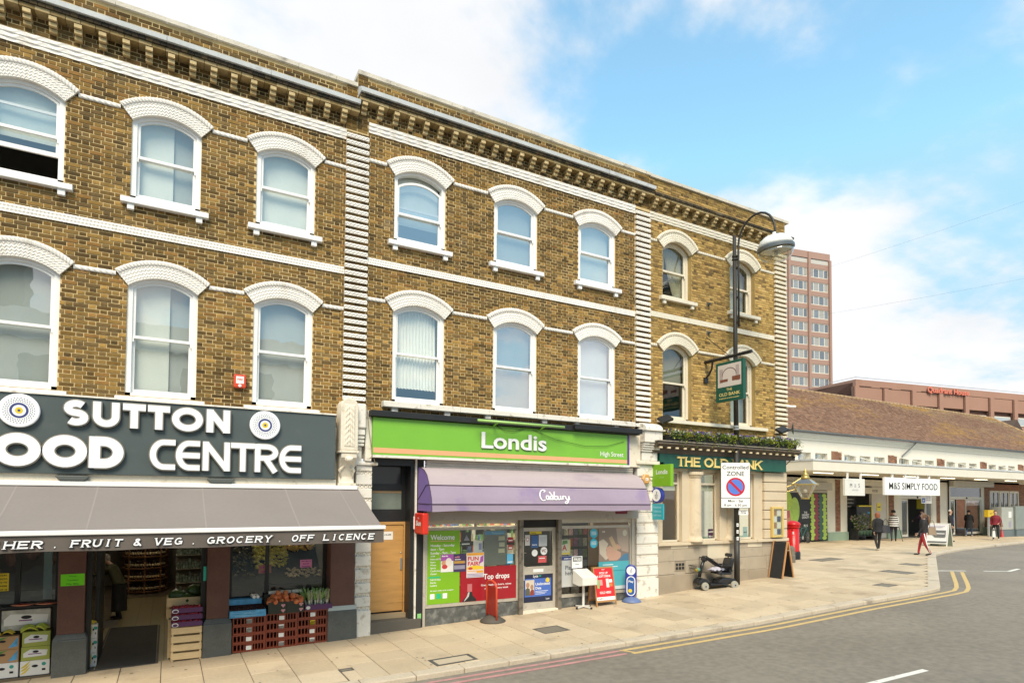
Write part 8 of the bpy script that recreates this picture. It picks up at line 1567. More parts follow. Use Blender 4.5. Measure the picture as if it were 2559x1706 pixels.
for x, z_, rx, rz, c in ((28.0, 2.7, .42, .5, (.45, .62, .08)), (28.55, 2.2, .5, .7, (.40, .58, .10)), (27.95, 2.15, .40, .35, (.55, .12, .13)), (28.15, 1.6, .42, .34, (.62, .28, .16)), (28.2, 1.08, .55, .30, (.62, .14, .12)), (28.25, 1.1, .35, .17, (.70, .42, .30))): mb = MB(); mb.disc((x, z_), rx * .8, rz, yb - .0004 * z_ * 2); mb.build('fruit_print', C('fruit_%02d%02d' % (int(c[0] * 99), int(c[1] * 99)), c, .4, var=.15, vs=6), T)
for col, (x, c) in enumerate(((30.05, (.45, .62, .10)), (30.38, (.30, .05, .07)), (30.75, (.06, .14, .10)), (31.08, (.45, .62, .10)))):
 for k in range(13):
  z_ = .72 + .19 * k; mb = MB(); mb.disc((x + (.03 if k % 2 else -.03), z_), .19, .105, yb - .001 - .0002 * ((k + col) % 2)); mb.build('fruit_print', C('plait_%d' % (col % 3 if col < 3 else 0), c, .35, var=.1, vs=9), T)
for s_, z_ in (('THE', 2.05), ('HIGHEST', 1.92), ('QUALITY', 1.79)): mb = MB(); mb.text(s_, (29.45, yb, z_), .15, bold=.02, ext=.001); mb.build('lettering', WT, T)
mb = MB(); mb.text('M&S', (29.45, yb, 1.35), .17, bold=.02, ext=.001); mb.build('lettering', WT, T)
T = thing('shop_sign', 'long white hanging sign with black M&S SIMPLY FOOD letters', 'sign', (34.8, CY + .1, 3.05)); mb = MB(); mb.box(32.25, 37.65, CY + .02, CY + .14, 3.05, 3.97); mb.build('board', WT, T, bevel=.01); mb = MB(); mb.text('M&S SIMPLY FOOD', (35.0, CY + .018, 3.36), .50, bold=.004, width=4.75, ext=.002); mb.build('lettering', ink, T)
for x in (33, 34.2, 35.4, 36.6): mb = MB(); mb.box(x, x + .08, CY + .04, CY + .12, 3.97, 4.16); mb.build('hanger', M['upvc'], T)
T = thing('shop_sign', 'small square white hanging sign with grey M&S letters', 'sign', (29.6, CY + .1, 3.0)); mb = MB(); mb.box(28.85, 30.50, CY + .02, CY + .14, 2.99, 3.83); mb.build('board', C('sign_offwhite', (.68, .67, .62), .5), T, bevel=.01); 
for s_, a in (('M', 29.33), ('S', 30.0)): mb = MB(); mb.text(s_, (a, CY + .018, 3.40), .28, bold=.0, ext=.002); mb.build('lettering', ink, T)
mb = MB(); mb.text('&', (29.68, CY + .018, 3.40), .28, bold=-.005, ext=.002); mb.build('lettering', C('poster_grey', (0, 0, 0)), T); mb = MB(); mb.text('SIMPLY FOOD', (29.68, CY + .018, 3.24), .085, bold=0, ext=.002); mb.build('lettering', C('poster_grey', (0, 0, 0)), T)
for x in (29.1, 30.2): mb = MB(); mb.box(x, x + .06, CY + .04, CY + .12, 3.83, 4.16); mb.build('hanger', M['upvc'], T)
mb = MB(); mb.box(27.5, 54.2, W + 4.2, W + 4.4, .3, 4.1); mb.build('hall_wall', C('hall_wall', (.10, .095, .08), .8), stn); mb = MB(); mb.box(27.5, 54.2, W + .31, W + 4.2, .45, .53); mb.build('hall_floor', C('hall_floor', (.16, .15, .13), .4), stn); mb = MB(); mb.box(27.5, 54.2, W + .31, W + 4.2, 4.05, 4.12); mb.build('hall_ceiling', C('shop_ceiling', (0, 0, 0)), stn)
mb = MB(); mb.box(35.6, 37.1, W + .05, W + .2, .55, 3.6); mb.build('side_wall', C('pale_side_wall', (.55, .52, .45), .6), stn); mb = MB(); mb.box(33.2, 37.1, W + .02, W + .1, 3.15, 3.5); fs = mb.build('shop_fascia', rc, stn); mb = MB(); mb.text('FOOD', (35.9, W + .018, 3.25), .2, bold=.01, ext=.002); mb.build('lettering', ink, fs)
T = thing('menu_boards', 'black bakery menu boards high in the food hall entrance', 'board', (33.9, W + .4, 2.4)); mb = MB(); mb.box(33.25, 34.5, W + .3, W + .36, 2.25, 2.95); mb.build('board', M['blackmatt'], T)
for k in range(3): mb = MB(); mb.text('~~~~~~~~', (33.85, W + .299, 2.78 - .2 * k), .14, width=.8, ext=0); mb.build('lettering', C('chalk_grey', (.3, .3, .28), .6), T)
T = thing('ticket_machine', 'black ticket machine with a bright yellow edge in the entrance', 'machine', (34.9, W + .1, .55)); mb = MB(); mb.box(34.0, 35.5, W - .02, W + .3, .55, 2.45); mb.build('cabinet', M['black'], T, bevel=.03); ye = C('machine_yellow', (.75, .62, .03), .4)
for a, b, c, d in ((35.42, 35.52, .56, 2.48), (34.2, 35.42, 2.40, 2.48)): mb = MB(); mb.box(a, b, W - .05, W + .1, c, d); mb.build('yellow_trim', ye, T, bevel=.02)
mb = MB(); mb.box(34.3, 35.0, W - .024, W - .0205, 1.4, 2.1); mb.build('screen', C('machine_screen', (.05, .06, .05), .15), T); mb = MB(); mb.box(35.05, 35.3, W - .024, W - .0205, 2.0, 2.1); mb.build('blue_sticker', C('ticket_blue', (0, 0, 0)), T)
T = thing('yellow_notice', 'yellow notice on the pale wall of the entrance', 'notice', (36.3, W, 2.2)); mb = MB(); mb.box(36.1, 36.5, W + .03, W + .049, 2.15, 2.62); mb.build('sheet', ye, T); mb = MB(); mb.text('~~~~', (36.3, W + .029, 2.35), .12, width=.3, ext=0); mb.build('lettering', ink, T)
T = thing('flower_stand', 'tiered flower stand with pale bouquets and green buckets in the entrance', 'flower stand', (33.9, W - .3, .55)); bu = C('bucket_green', (.10, .18, .12), .5)
for k in range(5): mb = MB(); x = 33.35 + .3 * k; mb.lathe([(.10, 0), (.13, .28), (.135, .29), (.12, .28)], (x, W - .42, .80), 12); mb.build('bucket', bu, T, smooth=True)
for z_, y in ((.76, .42), (1.15, .25)): mb = MB(); mb.box(33.2, 34.75, W - y - .16, W - y + .14, z_, z_ + .03); mb.build('shelf', M['blackmatt'], T)
for x in (33.22, 34.70): mb = MB(); mb.box(x, x + .03, W - .58, W - .12, .55, 1.15); mb.build('stand_leg', M['blackmatt'], T)
fl = {n: MB() for n in ('g', 'w', 'p')}
for i in range(420):
 x = rl.uniform(33.15, 34.75); t_ = rl.random(); y = W - .5 + .35 * t_; z_ = 1.08 + .75 * t_ + rl.uniform(-.05, .15); th = rl.uniform(0, 6.28); leaf(fl['g' if i % 2 else ('w' if i % 3 else 'p')], (x, y, z_), (math.cos(th), math.sin(th) - .6, rl.uniform(-.2, .9)), rl.uniform(.09, .18), rl.uniform(.06, .11))
for n, m_, nm2 in (('g', lf2, 'foliage'), ('w', petw, 'pale_blooms'), ('p', C('pink_petals', (.5, .3, .3), .5), 'pink_blooms')): tag(fl[n].build(nm2, m_, T), kind='stuff')
def auto_door(x0, x1, zt_, open_, nm):
 fr = MB()
 for a, b, c, d in ((x0, x0 + .12, .55, zt_), (x1 - .12, x1, .55, zt_), (x0 + .12, x1 - .12, 2.88, 3.05), (x0 + .12, x1 - .12, zt_ - .1, zt_)): fr.box(a, b, W + .0, W + .12, c, d)
 d_ = fr.build(nm, C('door_cream', (.66, .63, .54), .4), stn); mb = MB(); mb.box(x0 + .12, x1 - .12, W + .05, W + .06, 3.05, zt_ - .1); mb.build('pane', glass('dark_glass', (.25, .28, .25), .08), d_)
 for a, b in open_:
  fr = MB()
  for p, q, c, d in ((a, a + .08, .57, 2.86), (b - .08, b, .57, 2.86), (a + .08, b - .08, .57, .72), (a + .08, b - .08, 2.76, 2.86)): fr.box(p, q, W + .03, W + .08, c, d)
  lf_ = fr.build('door_leaf', C('door_cream', (0, 0, 0)), d_); mb = MB(); mb.box(a + .08, b - .08, W + .05, W + .057, .72, 2.76); mb.build('pane', M['shopglass'], lf_)
 mb = MB(); mb.ball(((x0 + x1) / 2, W - .02, 2.97), .06, 10, 6); mb.build('sensor', M['black'], d_)
auto_door(38.5, 42.2, 3.3, ((38.62, 39.35), (41.35, 42.08)), 'automatic_door'); auto_door(44.2, 48.5, 3.74, ((44.32, 44.9), (46.3, 48.35)), 'automatic_door')
gp(44.0, 49.4, .34, 3.30 + .42, 4.08, C('shutter_box_grey', (0, 0, 0)), 'shutter_box')
mb = MB(); mb.tube([(43.95, W - .06, 4.1), (43.95, W - .06, .6)], .04, 8); mb.build('downpipe', M['black'], stn); mb = MB(); mb.box(45.2, 46.2, W + 2.5, W + 2.55, 2.2, 2.9); mb.build('hall_sign', ye, stn)
for k in range(3):
 x = 49.6 + 1.45 * k; fr = MB()
 for a, b, c, d in ((x, x + .12, .55, 3.5), (x + 1.25, x + 1.37, .55, 3.5), (x + .12, x + 1.25, 3.36, 3.5), (x + .12, x + 1.25, .55, 1.25), (x + .12, x + 1.25, 2.2, 2.28), (x + .62, x + .70, 1.25, 3.36)): fr.box(a, b, W + .0, W + .08, c, d)
 d_ = fr.build('glazed_door', rw, stn); mb = MB(); mb.box(x + .12, x + 1.25, W + .04, W + .046, 1.25, 3.36); mb.build('pane', glass('dark_glass', (0, 0, 0)), d_)
for k, (x0, x1, z1, y0, c, lb) in enumerate(((47.3, 48.9, 2.38, 19.0, (.36, .37, .33), 'pale grey utility cabinet standing before the glazed doors'), (49.0, 51.5, 2.45, 18.9, (.22, .25, .23), 'grey-green tarpaulin-covered cabinet at the end of the parade'))):
 T = thing('utility_cabinet', lb, 'cabinet', ((x0 + x1) / 2, y0 + .3, zg(x0))); mb = MB(); mb.box(x0, x1, y0, y0 + .6, zg(x0) + .45, z1); mb.build('housing', C('cab_%d' % k, c, .5, var=.08), T, bevel=.03); mb = MB(); mb.box(x0 - .03, x1 + .03, y0 - .02, y0 + .62, zg(x0) - .02, zg(x0) + .44); mb.build('plinth', C('cab_plinth', (.12, .15, .16), .5), T)
 if k == 0: mb = MB(); mb.box(x0 + .9, x0 + 1.3, y0 - .004, y0 - .001, 1.7, 2.1); mb.build('notice', paper, T); mb = MB(); mb.box(x0 + .9, x0 + 1.25, y0 - .004, y0 - .001, 1.05, 1.45); mb.build('poster', C('poster_grey', (0, 0, 0)), T)
T = thing('yellow_bin', 'yellow wall box beside the automatic doors', 'box', (45.95, 19.1, 1.7)); mb = MB(); mb.box(45.6, 46.35, 19.05, 19.3, 1.75, 2.2); mb.build('box_body', C('bin_yellow', (.62, .42, .02), .4), T, bevel=.02); mb = MB(); mb.box(45.85, 46.0, 19.15, 19.22, zg(46) - .01, 1.748); mb.build('post', M['steel'], T); mb = MB(); mb.text('~~~', (45.95, 19.049, 1.95), .1, width=.3, ext=.001); mb.build('lettering', ink, T)
T = thing('parking_sign', 'double white parking plate with blue P symbols on a slim pole', 'sign', (39.41, 19.7, zg(39.4))); mb = MB(); mb.tube([(39.41, 19.72, zg(39.4) - .02), (39.41, 19.72, 3.5)], .04, 8); mb.build('pole', C('pole_grey', (.2, .2, .19), .5), T); dv = Vector((.75, -.66, 0)); nv = Vector((-.66, -.75, 0)); cc = Vector((39.45, 19.64, 0)) + nv * .05
plate(-.28, .28, 2.60, 3.45, 0, WT, 'plate'); plate(-.24, -.08, 3.22, 3.40, .003, C('sign_blue', (0, 0, 0)), 'symbol', .002); plate(-.24, -.08, 2.66, 2.92, .003, C('sign_blue', (0, 0, 0)), 'symbol', .002)
for k in range(6): mb = MB(); mb.text('~~~~~', on(.09, 3.32 - .11 * k, .003), .08, right=dv, width=.26, ext=0); mb.build('lettering', C('poster_grey', (0, 0, 0)), T)
mb = MB(); mb.text('P', on(-.16, 3.25, .0045), .15, right=dv, bold=.02, ext=0); mb.build('lettering', WT, T); mb = MB(); mb.text('P', on(-.16, 2.71, .0045), .18, right=dv, bold=.02, ext=0); mb.build('lettering', WT, T)
T = thing('sandwich_board', 'white metal A-board with a grey arrow on the forecourt', 'A-board', (32.8, 15.9, zg(32.8))); zz = zg(32.8); A = Vector((32.55, 16.32, 0)); B = Vector((32.95, 15.50, 0)); ba = Vector((.62, .05, 0)); wfm = C('board_frame', (.62, .60, .53), .4)
def quadp(h0, h1, a0, a1, e, m_, nm):
 mb = MB(); q = []
 for a, h in ((a0, h0), (a1, h0), (a1, h1), (a0, h1)): p = A.lerp(B, a) + ba * (h / 1.12 * .5); q.append((p.x - .012 * e, p.y - .02 * e, zz + h))
 mb.add(q, [(0, 1, 2, 3)]); mb.build(nm, m_, T)
quadp(.16, 1.08, .05, .95, 0, C('board_white', (.62, .60, .58), .5), 'poster_panel'); 
for a0, a1 in ((0, .05), (.95, 1.0)): quadp(0, 1.12, a0, a1, .5, wfm, 'frame_leg')
quadp(1.08, 1.12, .05, .95, .5, wfm, 'frame_rail'); quadp(.12, .16, .05, .95, .5, wfm, 'frame_rail'); ag = C('arrow_grey', (.10, .10, .095), .5)
mb = MB(); q = []
for a, h in ((.22, .62), (.40, .78), (.85, .78), (.85, .46), (.40, .46)): p = A.lerp(B, a) + ba * (h / 1.12 * .5); q.append((p.x - .03, p.y - .05, zz + h))
mb.add(q, [tuple(range(5))]); mb.build('arrow', ag, T); quadp(.60, .64, .38, .8, 2.6, C('board_white', (0, 0, 0)), 'arrow_line'); quadp(.19, .25, .08, .92, 2, ag, 'caption'); quadp(.98, 1.0, .12, .8, 2, C('poster_grey', (0, 0, 0)), 'caption'); quadp(.92, .94, .12, .7, 2, C('poster_grey', (0, 0, 0)), 'caption')
mb = MB(); p0, p1 = A + ba, B + ba; tt = ba * .5; mb.add([(p0.x, p0.y, zz), (p1.x, p1.y, zz), (B.x + tt.x + .02, B.y + tt.y, zz + 1.12), (A.x + tt.x + .02, A.y + tt.y, zz + 1.12)], [(3, 2, 1, 0)]); mb.build('back_panel', C('back_green', (.17, .20, .15), .5), T)
mb = MB(); mb.tube([(p1.x + .01, p1.y - .02, zz), (B.x + tt.x + .03, B.y + tt.y - .02, zz + 1.12)], .022, 6); mb.build('rear_leg', wfm, T)
T = thing('bicycle', 'dark green bicycle parked against the fruit-printed panel', 'bicycle', (28.0, 20.0, zg(28)), R(8), world=False); bkf = C('bike_teal', (.03, .13, .12), .4)
def bw(cx):
 mb = MB(); mb.add([], []); n = 26; vs = []; fs = []
 for k in range(n):
  a = 2 * math.pi * k / n
  for j in range(6): b_ = 2 * math.pi * j / 6; rr = .31 + .022 * math.cos(b_); vs.append((cx + rr * math.cos(a), .022 * math.sin(b_), .335 + rr * math.sin(a)))
 for k in range(n):
  for j in range(6): fs.append((k * 6 + j, k * 6 + (j + 1) % 6, ((k + 1) % n) * 6 + (j + 1) % 6, ((k + 1) % n) * 6 + j))
 mb.add(vs, fs); w_ = mb.build('wheel', M['blackmatt'], T, smooth=True); mb = MB()
 for k in range(12): a = math.pi * k / 6; mb.tube([(cx, 0, .335), (cx + .3 * math.cos(a), 0, .335 + .3 * math.sin(a))], .004, 4)
 tag(mb.build('spokes', M['steel'], w_), kind='stuff')
bw(.0); bw(1.02)
for p, q in (((1.02, .335), (.60, .30)), ((.60, .30), (.48, .82)), ((1.02 - .0, .335), (.52, .74)), ((.60, .30), (.16, .75)), ((.50, .78), (.14, .82)), ((.14, .90), (.0, .335))): pass
for k, (p, q) in enumerate((((0, .335), (.42, .30)), ((.42, .30), (.30, .84)), ((0, .335), (.32, .76)), ((.42, .30), (.84, .78)), ((.32, .78), (.83, .84)), ((.80, .96), (1.02, .335)))): mb = MB(); mb.tube([(p[0], 0, p[1]), (q[0], 0, q[1])], .02, 8); mb.build('frame_tube', bkf, T)
mb = MB(); mb.prism([(.18, -.07, .86), (.42, -.03, .88), (.44, .03, .88), (.18, .07, .86)], (0, 0, .05)); mb.build('saddle', M['black'], T, bevel=.015); mb = MB(); mb.tube([(.86, -.26, 1.02), (.80, -.1, 1.0), (.80, .1, 1.0), (.86, .26, 1.02)], .014, 8); mb.build('handlebar', M['black'], T); mb = MB(); mb.lathe([(.09, -.008), (.09, .008)], (.42, -.03, .30), 16, 'Y'); mb.build('chainring', M['steel'], T)
# ================================================================== far buildings
qd = C('terracotta_panel', (.37, .205, .145), .75, var=.06, vs=.3, dirt=((.28, .15, .10), .4, .4, .58)); qdd = C('panel_joint', (.13, .065, .045), .8)
T = thing('office_block', 'long terracotta panelled block with Quadrant House in red on its parapet', 'building', (66.2, 40, 0), R(-10.3), world=False)
mb = MB(); mb.box(0, 60, .4, 40, 0, 15.9); mb.build('core', qdd, T); mb = MB(); mb.box(0, 60, 0, .3, 15.42, 16.2); mb.build('parapet', qd, T); mb = MB(); mb.box(0, .3, .3, 40, 12.0, 16.2); mb.build('side_wall', qd, T); mb = MB(); mb.box(0, 60, .05, .35, 13.78, 15.40); mb.build('panel_band', qd, T)
for k in range(14): x = 4.18 + 4.34 * k - 4.34; mb = MB(); mb.box(x - .12, x + .5, -.18, .3, 9, 15.38); mb.build('fin', qd, T); mb = MB(); mb.box(x - .22, x - .12, -.02, .06, 9, 15.38); mb.build('fin_joint', qdd, T); mb = MB(); mb.box(x + .6, x + 4.0, .2, .36, 12.2, 13.25); w_ = mb.build('strip_window', rw, T); mb = MB(); mb.box(x + .7, x + 3.9, .19, .2, 12.3, 13.15); mb.build('pane', C('far_glass', (.42, .45, .46), .2), w_); mb = MB(); mb.box(x + .5, x + 4.1, .1, .35, 9, 12.1); mb.build('panel', qd, T)
for x in (.5, 3.6, 6.8, 10.0): mb = MB(); mb.box(x, x + 1.8, -.01, .04, 15.43, 15.52); mb.build('slot', qdd, T)
mb = MB(); mb.tube([(0, .1, 16.45), (60, .1, 16.45)], .03, 5); mb.build('parapet_rail', M['steel'], T); mb = MB(); mb.tube([(.1, 0, 16.45), (.1, 40, 16.45)], .03, 5); mb.build('parapet_rail', M['steel'], T)
mb = MB(); mb.text('Quadrant House', (14.2, -.25, 15.42), .92, bold=.02, width=6.9, ext=.0); mb.build('lettering', C('sign_coral', (.72, .20, .12), .4), T); mb = MB(); mb.text('Quadrant House', (14.25, -.10, 15.40), .92, bold=.03, width=6.95, ext=0); mb.build('letter_back', C('sign_rust', (.35, .10, .07), .5), T); mb = MB(); mb.box(10.8, 17.7, -.1, .0, 15.45, 15.5); mb.build('letter_rail', qdd, T)
T = thing('tower_block', 'tall pinkish-brown office tower with rows of white-framed windows', 'building', (110, 80, 0), -math.atan2(2.1, 10.3), world=False); tb = C('tower_brick', (.37, .235, .185), .8, var=.05, vs=.2)
mb = MB(); mb.box(-5.4, 10.5, .5, 16, 0, 54.2); mb.build('core', tb, T); mb = MB(); mb.box(-5.4, 10.5, .0, .5, 53.0, 54.4); mb.build('parapet', tb, T)
for x in (-5.4, -.45, 4.66, 10.1): mb = MB(); mb.box(x, x + .55, -.25, .5, 0, 54.2 if x < 10 else 53.0); mb.build('fin', tb, T)
for k in range(17):
 zt_ = 51.0 - 2.86 * k; mb = MB(); mb.box(-5.4, 10.5, .12, .5, zt_, zt_ + .95); mb.build('spandrel', tb, T)
 for a, b in ((-4.8, -.5), (.12, 4.62), (5.24, 10.08)):
  fr = MB(); n = 4; z0 = zt_ - 1.90; fr.box(a, b, .2, .3, z0, z0 + .14); fr.box(a, b, .2, .3, zt_ - .14, zt_); e = [a + (b - a) * q for q in (0, .22, .5, .78, 1)]
  for q in e: fr.box(max(a, q - .07), min(b, q + .07), .2, .3, z0 + .14, zt_ - .14)
  w_ = fr.build('window', rw, T)
  for q, (p0, p1) in enumerate(zip(e, e[1:])): mb = MB(); mb.box(p0 + .07, p1 - .07, .26, .27, z0 + .14, zt_ - .14); mb.build('pane', C('tower_glass_%d' % ((k * 3 + q * 2 + int(a)) % 4), ((.20, .24, .28), (.28, .31, .33), (.36, .36, .34), (.15, .18, .22))[(k * 3 + q * 2 + int(a)) % 4], .15), w_)
mb = MB(); mb.box(-5.4, 10.5, .15, .5, 52.0, 52.95); mb.build('top_louvre', C('tower_louvre', (.52, .50, .45), .6), T); mb = MB(); mb.tube([(2.6, 3, 54.2), (2.0, 3, 57.2)], .08, 5); mb.build('mast', M['steel'], T); mb = MB(); mb.box(-.8, .5, 3, 4.5, 54.2, 55.1); mb.build('plant_room', M['lead'], T)
T = thing('gabled_roof', 'dark brown gabled roof just past the end of the tiled roof', 'building', (69, 27, 0)); mb = MB(); mb.prism([(66.0, 26, 8.6), (68.0, 26, 10.3), (72.0, 26, 7.0), (66, 26, 7.0)][::-1], (0, 8, 0)); mb.build('roof', C('dark_tiles', (.085, .055, .04), .85), T); mb = MB(); mb.box(66.3, 72, 26.3, 33.5, 0, 7.0); mb.build('wall', rbk, T)
# ================================================================== the terrace across the street, seen only in the window glass
T = thing('opposite_terrace', 'pale rendered terrace mirrored in the grocery upper windows', 'building', (-9, -7.5, zg(-9))); OY = -7.5; ow_ = C('pale_render', (.82, .80, .74), .8)
mb = MB(); mb.box(-26, 6.5, OY - 8, OY, -1.2, 10.2); mb.build('wall', ow_, T); mb = MB(); mb.box(-26.2, 6.7, OY - .3, OY + .35, 9.6, 9.95); mb.build('cornice', ow_, T); mb = MB(); mb.box(-26, 6.5, OY - .3, OY + .02, 10.2, 10.9); mb.build('parapet', ow_, T); mb = MB(); mb.box(-26, 6.5, OY + .001, OY + .2, 6.5, 6.7); mb.build('band', ow_, T)
mb = MB(); mb.box(-7.5, -5.9, OY - 3, OY - 1, 10.9, 13.8); mb.build('chimney', C('grey_stack', (.22, .21, .19), .9), T)
for lvl in (3.6, 7.1):
 for k in range(10): x = -24.5 + 3.1 * k; mb = MB(); mb.box(x, x + 1.3, OY, OY + .08, lvl, lvl + 2.0); w_ = mb.build('window', M['upvc'], T); mb = MB(); mb.box(x + .1, x + 1.2, OY + .081, OY + .09, lvl + .1, lvl + 1.9); mb.build('pane', C('opposite_glass', (.10, .13, .15), .1), w_)
mb = MB(); mb.box(-26, 6.5, OY + .001, OY + .3, -1.0, 2.6); mb.build('shopfront', C('opposite_shops', (.10, .09, .09), .4, var=.4, vs=.5), T)
# ================================================================== people
def skin_body(J, B, mats_by_tag):
 """J: name -> (pos, radius, tag); B: bones. One continuous skinned surface, coloured by nearest bone."""
 names = list(J); idx = {n: i for i, n in enumerate(names)}; me = bpy.data.meshes.new('b'); me.from_pydata([J[n][0] for n in names], [(idx[a], idx[b]) for a, b in B], [])
 ob = bpy.data.objects.new('b', me); COL.objects.link(ob); sk = ob.modifiers.new('s', 'SKIN'); sk.use_smooth_shade = True; sk.branch_smoothing = .6
 for i, n in enumerate(names):
  d = me.skin_vertices[0].data[i]; r = J[n][1]; d.radius = (r, r) if not isinstance(r, tuple) else r; d.use_root = (n == 'pelvis')
 ss = ob.modifiers.new('u', 'SUBSURF'); ss.levels = 1; ss.render_levels = 1
 dg = bpy.context.evaluated_depsgraph_get(); m2 = bpy.data.meshes.new_from_object(ob.evaluated_get(dg)); bpy.data.objects.remove(ob); bpy.data.meshes.remove(me)
 samp = []
 for a, b in B:
  for k in range(5): t = k / 4; samp.append((Vector(J[a][0]).lerp(Vector(J[b][0]), t), J[a][2] if t < .5 else J[b][2]))
 tags = list(mats_by_tag); mb = MB()
 vs = [tuple(v.co) for v in m2.vertices]; mb.v = vs
 for p in m2.polygons:
  c = p.center; tg = min(samp, key=lambda s_: (s_[0] - c).length_squared)[1]; mb.f.append(tuple(p.vertices)); mb.c.append(None); mb.m.append(tags.index(tg))
 bpy.data.meshes.remove(m2); return mb, tags
SK = C('skin', (.52, .32, .23), .5)
def person(label, loc, heading, H, top, leg, shoe, hair, step=.0, arms=((0, 0), (0, 0)), lean=0.0, coat=None, hairlen=.1, build=1.0, skirt=None, hat=None, extra=None, stripe=None, skin=SK):
 """local frame: +y is where the person faces; feet at z 0"""
 T = thing('person', label, 'person', loc, heading, world=False); s = H / 1.72; sl_ = math.sin(lean)
 def up(x, y, z_): return ((x) * s, (y + max(0, z_ - .92) * sl_) * s, (z_ - max(0, z_ - .92) * (1 - math.cos(lean))) * s)
 J = {'pelvis': (up(0, 0, .93), (.15 * s * build, .11 * s * build), 'leg'), 'waist': (up(0, .0, 1.08), (.135 * s * build, .10 * s * build), 'top'), 'chest': (up(0, .0, 1.30), (.165 * s * build, .115 * s * build), 'top'), 'collar': (up(0, -.01, 1.43), (.10 * s, .08 * s), 'top'), 'neck': (up(0, .01, 1.50), .052 * s, 'skin'), 'jaw': (up(0, .035, 1.56), .068 * s, 'skin'), 'skull': (up(0, .02, 1.65), .088 * s, 'skin'), 'crown': (up(0, .01, 1.71), .05 * s, 'skin')}
 B = [('pelvis', 'waist'), ('waist', 'chest'), ('chest', 'collar'), ('collar', 'neck'), ('neck', 'jaw'), ('jaw', 'skull'), ('skull', 'crown')]
 hands = []
 for sd_, nm in ((-1, 'l'), (1, 'r')):
  st = step * (1 if sd_ > 0 else -1); kz = .50; ay = st; lift = .04 if st < -.1 else 0
  J['hip' + nm] = ((.10 * sd_ * s, 0, .88 * s), .098 * s * build, 'leg'); J['knee' + nm] = ((.105 * sd_ * s, (st * .5 + .03 + (.06 if st < 0 else 0)) * s, kz * s), .062 * s * build, 'leg'); J['ank' + nm] = ((.10 * sd_ * s, ay * s, (.09 + lift) * s), .042 * s, 'leg'); J['heel' + nm] = ((.10 * sd_ * s, (ay - .03) * s, (.04 + lift) * s), .038 * s, 'shoe'); J['toe' + nm] = ((.115 * sd_ * s, (ay + .17) * s, .03 * s), .034 * s, 'shoe')
  B += [('pelvis', 'hip' + nm), ('hip' + nm, 'knee' + nm), ('knee' + nm, 'ank' + nm), ('ank' + nm, 'heel' + nm), ('heel' + nm, 'toe' + nm)]
  ua, fa = arms[0 if sd_ < 0 else 1]; sh_ = Vector(up(.185 * sd_, 0, 1.40)); el = sh_ + Vector((.045 * sd_, .28 * math.sin(ua), -.28 * math.cos(ua))) * s; wr = el + Vector((-.02 * sd_, .25 * math.sin(ua + fa), -.25 * math.cos(ua + fa))) * s; hd = wr + Vector((-.01 * sd_, .08 * math.sin(ua + fa), -.08 * math.cos(ua + fa))) * s
  J['sh' + nm] = (tuple(sh_), .070 * s * build, 'top'); J['el' + nm] = (tuple(el), .050 * s, 'top'); J['wr' + nm] = (tuple(wr), .032 * s, 'top'); J['hand' + nm] = (tuple(hd), (.038 * s, .02 * s), 'skin')
  B += [('chest', 'sh' + nm), ('sh' + nm, 'el' + nm), ('el' + nm, 'wr' + nm), ('wr' + nm, 'hand' + nm)]; hands.append((hd, (hd - wr).normalized(), sd_))
 mm = {'skin': skin, 'top': top, 'leg': leg, 'shoe': shoe}; mb, tags = skin_body(J, B, mm)
 mb.mi = tags.index('skin'); hd = Vector(J['skull'][0]); fw = Vector((0, 1, 0))
 for h, d, sd_ in hands:
  sid = d.cross(Vector((1, 0, 0))).normalized()
  for k, (o_, l) in enumerate(((-.026, .062), (-.009, .072), (.009, .068), (.026, .055))): b0 = h + sid * o_ * s + d * .02 * s; mb.tube([b0, b0 + d * l * .55 * s, b0 + d * l * s + Vector((-.018 * sd_, 0, 0)) * s], [.0095 * s, .009 * s, .006 * s], 6)
  b0 = h + sid * -.03 * s - d * .02 * s; mb.tube([b0, b0 + (sid * -.025 + d * .025) * s, b0 + (sid * -.032 + d * .055) * s], [.011 * s, .01 * s, .007 * s], 6)
 mb.ball(hd + Vector((0, .095, -.03)) * s, .016 * s, 8, 6, sz=1.4)
 for sd_ in (-1, 1): mb.ball(hd + Vector((.088 * sd_, 0, -.02)) * s, .022 * s, 8, 6, sx=.4, sz=1.4)
 mb.mi = 0; body = mb.build('body', [mm[t] for t in tags], T, smooth=True)
 for sd_ in (-1, 1): e = MB(); e.ball(hd + Vector((.032 * sd_, .082, .005)) * s, .011 * s, 8, 6); e.build('eye', ink, T)
 e = MB(); e.ball(hd + Vector((0, .082, -.068)) * s, .02 * s, 8, 5, sy=.4, sz=.3); e.build('mouth', C('lips', (.35, .12, .10), .5), T)
 if hair is not None:
  hb = MB(); hb.grid(lambda u, v: tuple(hd + Vector((.103 * math.sin(R(200 * u - 100)) * (1 if v < .6 else 1.0) * math.sin(R(min(v * 1.5, 1) * 90)), -.108 * math.cos(R(200 * u - 100)) * math.sin(R(min(v * 1.5, 1) * 90)) + .006, .105 * math.cos(R(min(v * 1.5, 1) * 90)) - max(0, v - .66) / .34 * hairlen)) * s), 16, 10); hb.build('hair', hair, T, smooth=True)
 if hat is not None: hb = MB(); hb.lathe([(.112, -.02), (.112, .05), (.09, .10), (.05, .125), (.001, .13)], tuple(hd), 16); hb.xf(Matrix.Identity(4)); hb.build('hat', hat, T, smooth=True)
